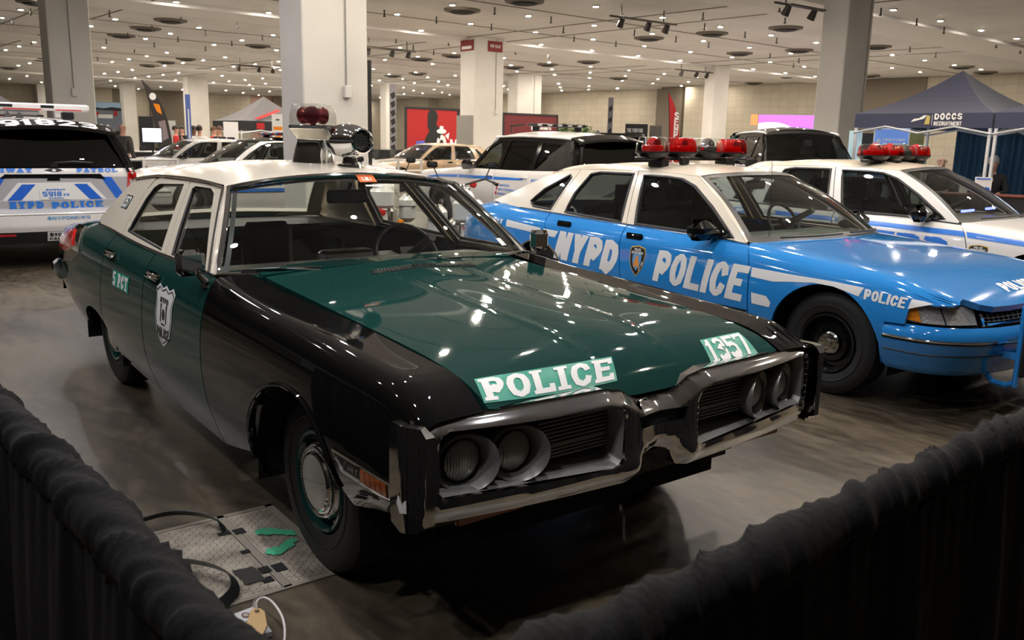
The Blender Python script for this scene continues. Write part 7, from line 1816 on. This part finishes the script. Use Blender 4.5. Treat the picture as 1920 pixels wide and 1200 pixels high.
s = standee('white_board', 434, 31, .9, 1.98, .50, whitep, 'white board with a small picture at its foot', 'board'); on_panel(s, blackpn, [rc(-.14, 1.35, .12, 1.45)]); on_panel(s, mat('ochre_print', (.35, .26, .08), .6), [rc(-.25, .9, .25, 1.2)])
s = standee('white_board', 522, 26.5, .9, 2.18, .34, whitep, 'white board with yellow and orange marks beside the wide grey column', 'board'); on_panel(s, amber, [rc(-.13, 1.72, .13, 1.82), [(-.10, 1.55), (.10, 1.55), (0, 1.40)]]); on_panel(s, blackpn, [rc(-.05, 2.0, .05, 2.04)])
for (u, d, w_, label, mtop) in ((283, 27, 1.1, 'white booth counter with small screens', whitep), (330, 29, 1.0, 'pale booth counter behind the white one', whitep)):
    p = gpos(u, d); o = empty('counter', p, facing(p), label, 'counter'); MB().box((0, 0, .98), (w_, .5, .04), bev=.01).build('counter_top', mtop, o, smooth=False); MB().box((0, 0, .48), (w_*.95, .45, .94)).build('counter_body', blackpn if u < 300 else whitep, o, smooth=False)
    for q in (-.25, .2): MB().box((q, -.1, 1.06), (.18, .02, .12), rx=.3).build('tablet', blackpn, o, smooth=False)
for u, d, lab, tm in ((497, 34, 'small grey tent with a red stripe behind the wide column', tentgrey), (-20, 30, 'grey tent with red trim at the far left edge', tentgrey)):
    p = gpos(u, d); t_ = tent(p[0]-1.5, p[1]-1.5, p[0]+1.5, p[1]+1.5, 2.05, 3.0, .35, tm, lab, blackpn)
    flat_letters('red_stripe', redp, t_, [[(-1.0, 0), (.2, .42), (.3, .36), (-.75, 0)]], lambda a, b: (p[0]+a, p[1]-1.46+b*1.45, 2.12+b*.93)) 
    [flat_letters('red_square', redp, t_, [q], lambda a, b: (p[0]+a, p[1]-1.51, b)) for q in (rc(-.9, 1.76, -.6, 1.98), rc(.1, 1.76, .4, 1.98))]
tag(MB().box((x_at(327, 79.95, 211), 79.96, 3.75), (.6, .08, .55)).build('exit_sign', mat('exit_red', (.8, .15, .12), .4, emis=(1, .22, .18), estr=1.2)), 'small lit red exit sign on the distant wall', 'exit sign')
# barrier rails and dark drapes behind the cars
railm = mat('pale_rail', (.66, .64, .60), .4)
for (u0, u1, d0, d1, z_, lab) in ((200, 330, 17.5, 18.5, (1.02, .62), 'pale barrier with two rails behind the highway car'), (700, 790, 22.5, 24, (.98, .70), 'pale barrier rail left of the tan vehicle')):
    a, b = gpos(u0, d0), gpos(u1, d1); r = empty('barrier', (0, 0, 0), 0, lab, 'barrier')
    for z in z_: MB().tube([(a[0], a[1], z), (b[0], b[1], z)], .03, 6).build('rail', railm, r)
    for g in (0, .5, 1): x, y = a[0]+(b[0]-a[0])*g, a[1]+(b[1]-a[1])*g; MB().box((x, y, .52), (.05, .05, 1.04)).build('post', railm, r)
def dark_drape(u0, u1, d0, d1, h_, lab):
    a, b = gpos(u0, d0), gpos(u1, d1); n = 60; V = []; F = []
    dx, dy = b[0]-a[0], b[1]-a[1]; l = math.hypot(dx, dy)
    for i in range(n+1):
        g = i/n; o_ = .05*math.sin(i*1.3)
        for z in (0, h_): V.append((a[0]+dx*g-dy/l*o_, a[1]+dy*g+dx/l*o_, z))
    for i in range(n): F.append((2*i, 2*i+2, 2*i+3, 2*i+1))
    return tag(mesh_obj('drape', V, F, blackpn, None, True), lab, 'drape')
dark_drape(205, 268, 19.5, 20.0, .95, 'low black drape in front of the left booths'); dark_drape(690, 905, 30, 32, 1.15, 'low black drape in front of the red display wall')
# planters on a table and a dark jeep beyond the white SUV
leaf = mat('leaf_green', (.06, .12, .03), .7); purplef = mat('flower_purple', (.25, .12, .25), .7)
for i, u in enumerate((1058, 1078, 1097)):
    p = gpos(u, 27+i*.4); o = empty('potted_plant', (p[0], p[1], 1.42), .3*i, ('leftmost', 'middle', 'rightmost')[i]+' of the three potted plants on the table behind the white SUV', 'plant')
    MB().box((0, 0, .22), (.26, .26, .36), bev=.02).build('pot', whitep, o, smooth=False)
    lf = MB(); random.seed(20+i)
    for k in range(120):
        a_, e_ = random.uniform(0, 2*PI), random.uniform(.3, 1.4); r_ = random.uniform(.08, .30); c_ = Vector((r_*math.cos(a_)*math.cos(e_), r_*math.sin(a_)*math.cos(e_), .42+r_*math.sin(e_)*.9)); lf.box(c_, (.07, .035, .004), rz=a_, ry=random.uniform(-1, 1), rx=random.uniform(-1, 1))
    lf.build('foliage', leaf, o, smooth=False)
p = gpos(1078, 27.6); o = empty('counter', p, facing(p), 'tall counter carrying the three potted plants', 'counter'); MB().box((0, 0, 1.4), (1.5, .5, .04)).build('tabletop', whitep, o, smooth=False); MB().box((0, 0, .69), (1.45, .45, 1.38)).build('table_skirt', blackpn, o, smooth=False)
jp = empty('black_jeep', (*gpos(1138, 22)[:2], 0), facing(gpos(1138, 22))+.5, 'black square-backed off-road vehicle behind the rear window of the white patrol SUV', 'car')
MB().box((0, 0, .85), (1.6, 3.6, .75), bev=.06).build('body', blackp, jp); MB().box((0, .4, 1.50), (1.45, 2.4, .62), bev=.10).build('cabin', gloss_black, jp)
MB().box((0, -.82, 1.52), (1.2, .03, .40)).build('windscreen', glass_dark, jp, smooth=False)
for sx in (-1, 1):
    MB().box((sx*.88, -.85, 1.28), (.16, .08, .2), bev=.03).build('door_mirror', blackplastic, jp)
    for yy in (-1.2, 1.2): wheel(jp, sx*.72, yy, .40, .25, .2, sx, 'steel')
# ------------------------------------------------------------------ motorcycles between the cars
def motorcycle(loc, rz, label):
    o = empty('police_motorcycle', loc, rz, label, 'motorcycle')   # front towards -y
    for y, r in ((-.80, .32), (.80, .32)):
        w_ = MB().lathe([(r-.10, -.035), (r-.04, -.06), (r-.01, -.05), (r, 0), (r-.01, .05), (r-.04, .06), (r-.10, .035)], axis='X', n=32).build('wheel', rubber, o, loc=(0, y, r))
        MB().lathe([(r-.095, -.03), (.05, -.05), (.05, .05), (r-.095, .03)], axis='X', n=32).build('rim', chrome_dull, w_)
        sp_ = MB()
        n = 14
        sp_.add([(.066*0+xx, (r-.0+.03)*math.cos(.2+PI*.8*k/n)*(1), (r+.03)*math.sin(.2+PI*.8*k/n)) for k in range(n+1) for xx in (-.08, .08)], [(2*k, 2*k+1, 2*k+3, 2*k+2) for k in range(n)])
        sp_.build('mudguard', white, w_)
    MB().tube([(-.07, -.82, .32), (-.09, -.55, .98)], .028).tube([(.07, -.82, .32), (.09, -.55, .98)], .028).build('fork', chrome, o)
    MB().box((0, 0, .42), (.36, .55, .40), bev=.05).lathe([(.09, 0), (.09, .28)], n=16, rot=Matrix.Rotation(.4, 3, 'X'), c=(0, -.05, .45)).lathe([(.09, 0), (.09, .28)], n=16, rot=Matrix.Rotation(-.5, 3, 'X'), c=(0, .08, .45)).build('engine', chrome_dull, o)
    MB().ell((0, -.18, .86), (.16, .32, .13), 16, 10).build('fuel_tank', white, o)
    MB().box((0, .32, .80), (.30, .60, .12), bev=.05).build('saddle', vinylseat, o)
    MB().tube([(.16, .1, .32), (.2, .9, .30)], .045).tube([(-.16, .1, .32), (-.2, .9, .30)], .045).build('exhaust', chrome, o)
    for s in (-1, 1):
        b = MB().box((s*.34, .72, .66), (.22, .56, .36), bev=.06).build('saddlebag', white, o); MB().box((s*.34, .72, .70), (.232, .57, .008)).build('lid_line', blackplastic, b)
        MB().ell((s*.25, .98, .48), (.05, .035, .05), 12, 8).build('turn_signal', amber, o)
        MB().tube([(s*.05, -.50, 1.02), (s*.30, -.42, 1.10), (s*.40, -.28, 1.06)], .014).tube([(s*.40, -.28, 1.06), (s*.43, -.16, 1.04)], .022).build('handlebar', blackplastic, o)
        MB().tube([(s*.30, -.42, 1.10), (s*.36, -.44, 1.24)], .008).box((s*.38, -.44, 1.27), (.14, .03, .08), bev=.02).build('mirror', blackplastic, o)
    MB().box((0, .98, .80), (.34, .25, .26), bev=.04).build('rear_box', white, o); MB().ell((0, 1.10, .62), (.06, .03, .05), 12, 8).build('tail_lamp', red_lens, o)
    MB().lathe([(.10, 0), (.09, .08), (.04, .13), (.001, .14)], axis='Y', n=20, c=(0, -.66, .92)).build('headlamp', chrome, o)
    ws_ = patch('windshield', glass_dome, [[(-.26, 0), (.26, 0), (.24, .30), (.12, .42), (-.12, .42), (-.24, .30)]], lambda uv: np.stack([uv[:, 0], -.62+.25*uv[:, 1]+.8*uv[:, 0]**2, 1.02+uv[:, 1]], -1), o, st=(.06, .06), out=(0, -1, 0), thick=0)
    MB().ell((.16, -.62, 1.02), (.05, .05, .05), 12, 8).ell((-.16, -.62, 1.02), (.05, .05, .05), 12, 8).build('pursuit_lamp', red_lens, o)
    return o
motorcycle((3.97, 6.2, 0), 2.6, 'white police motorcycle seen through the windscreen, tail towards the blue car')
motorcycle((4.05, 8.35, 0), 2.6, 'second white police motorcycle further behind the green hood')
# blue cooler bucket like tent post base and low blue tape at the far right
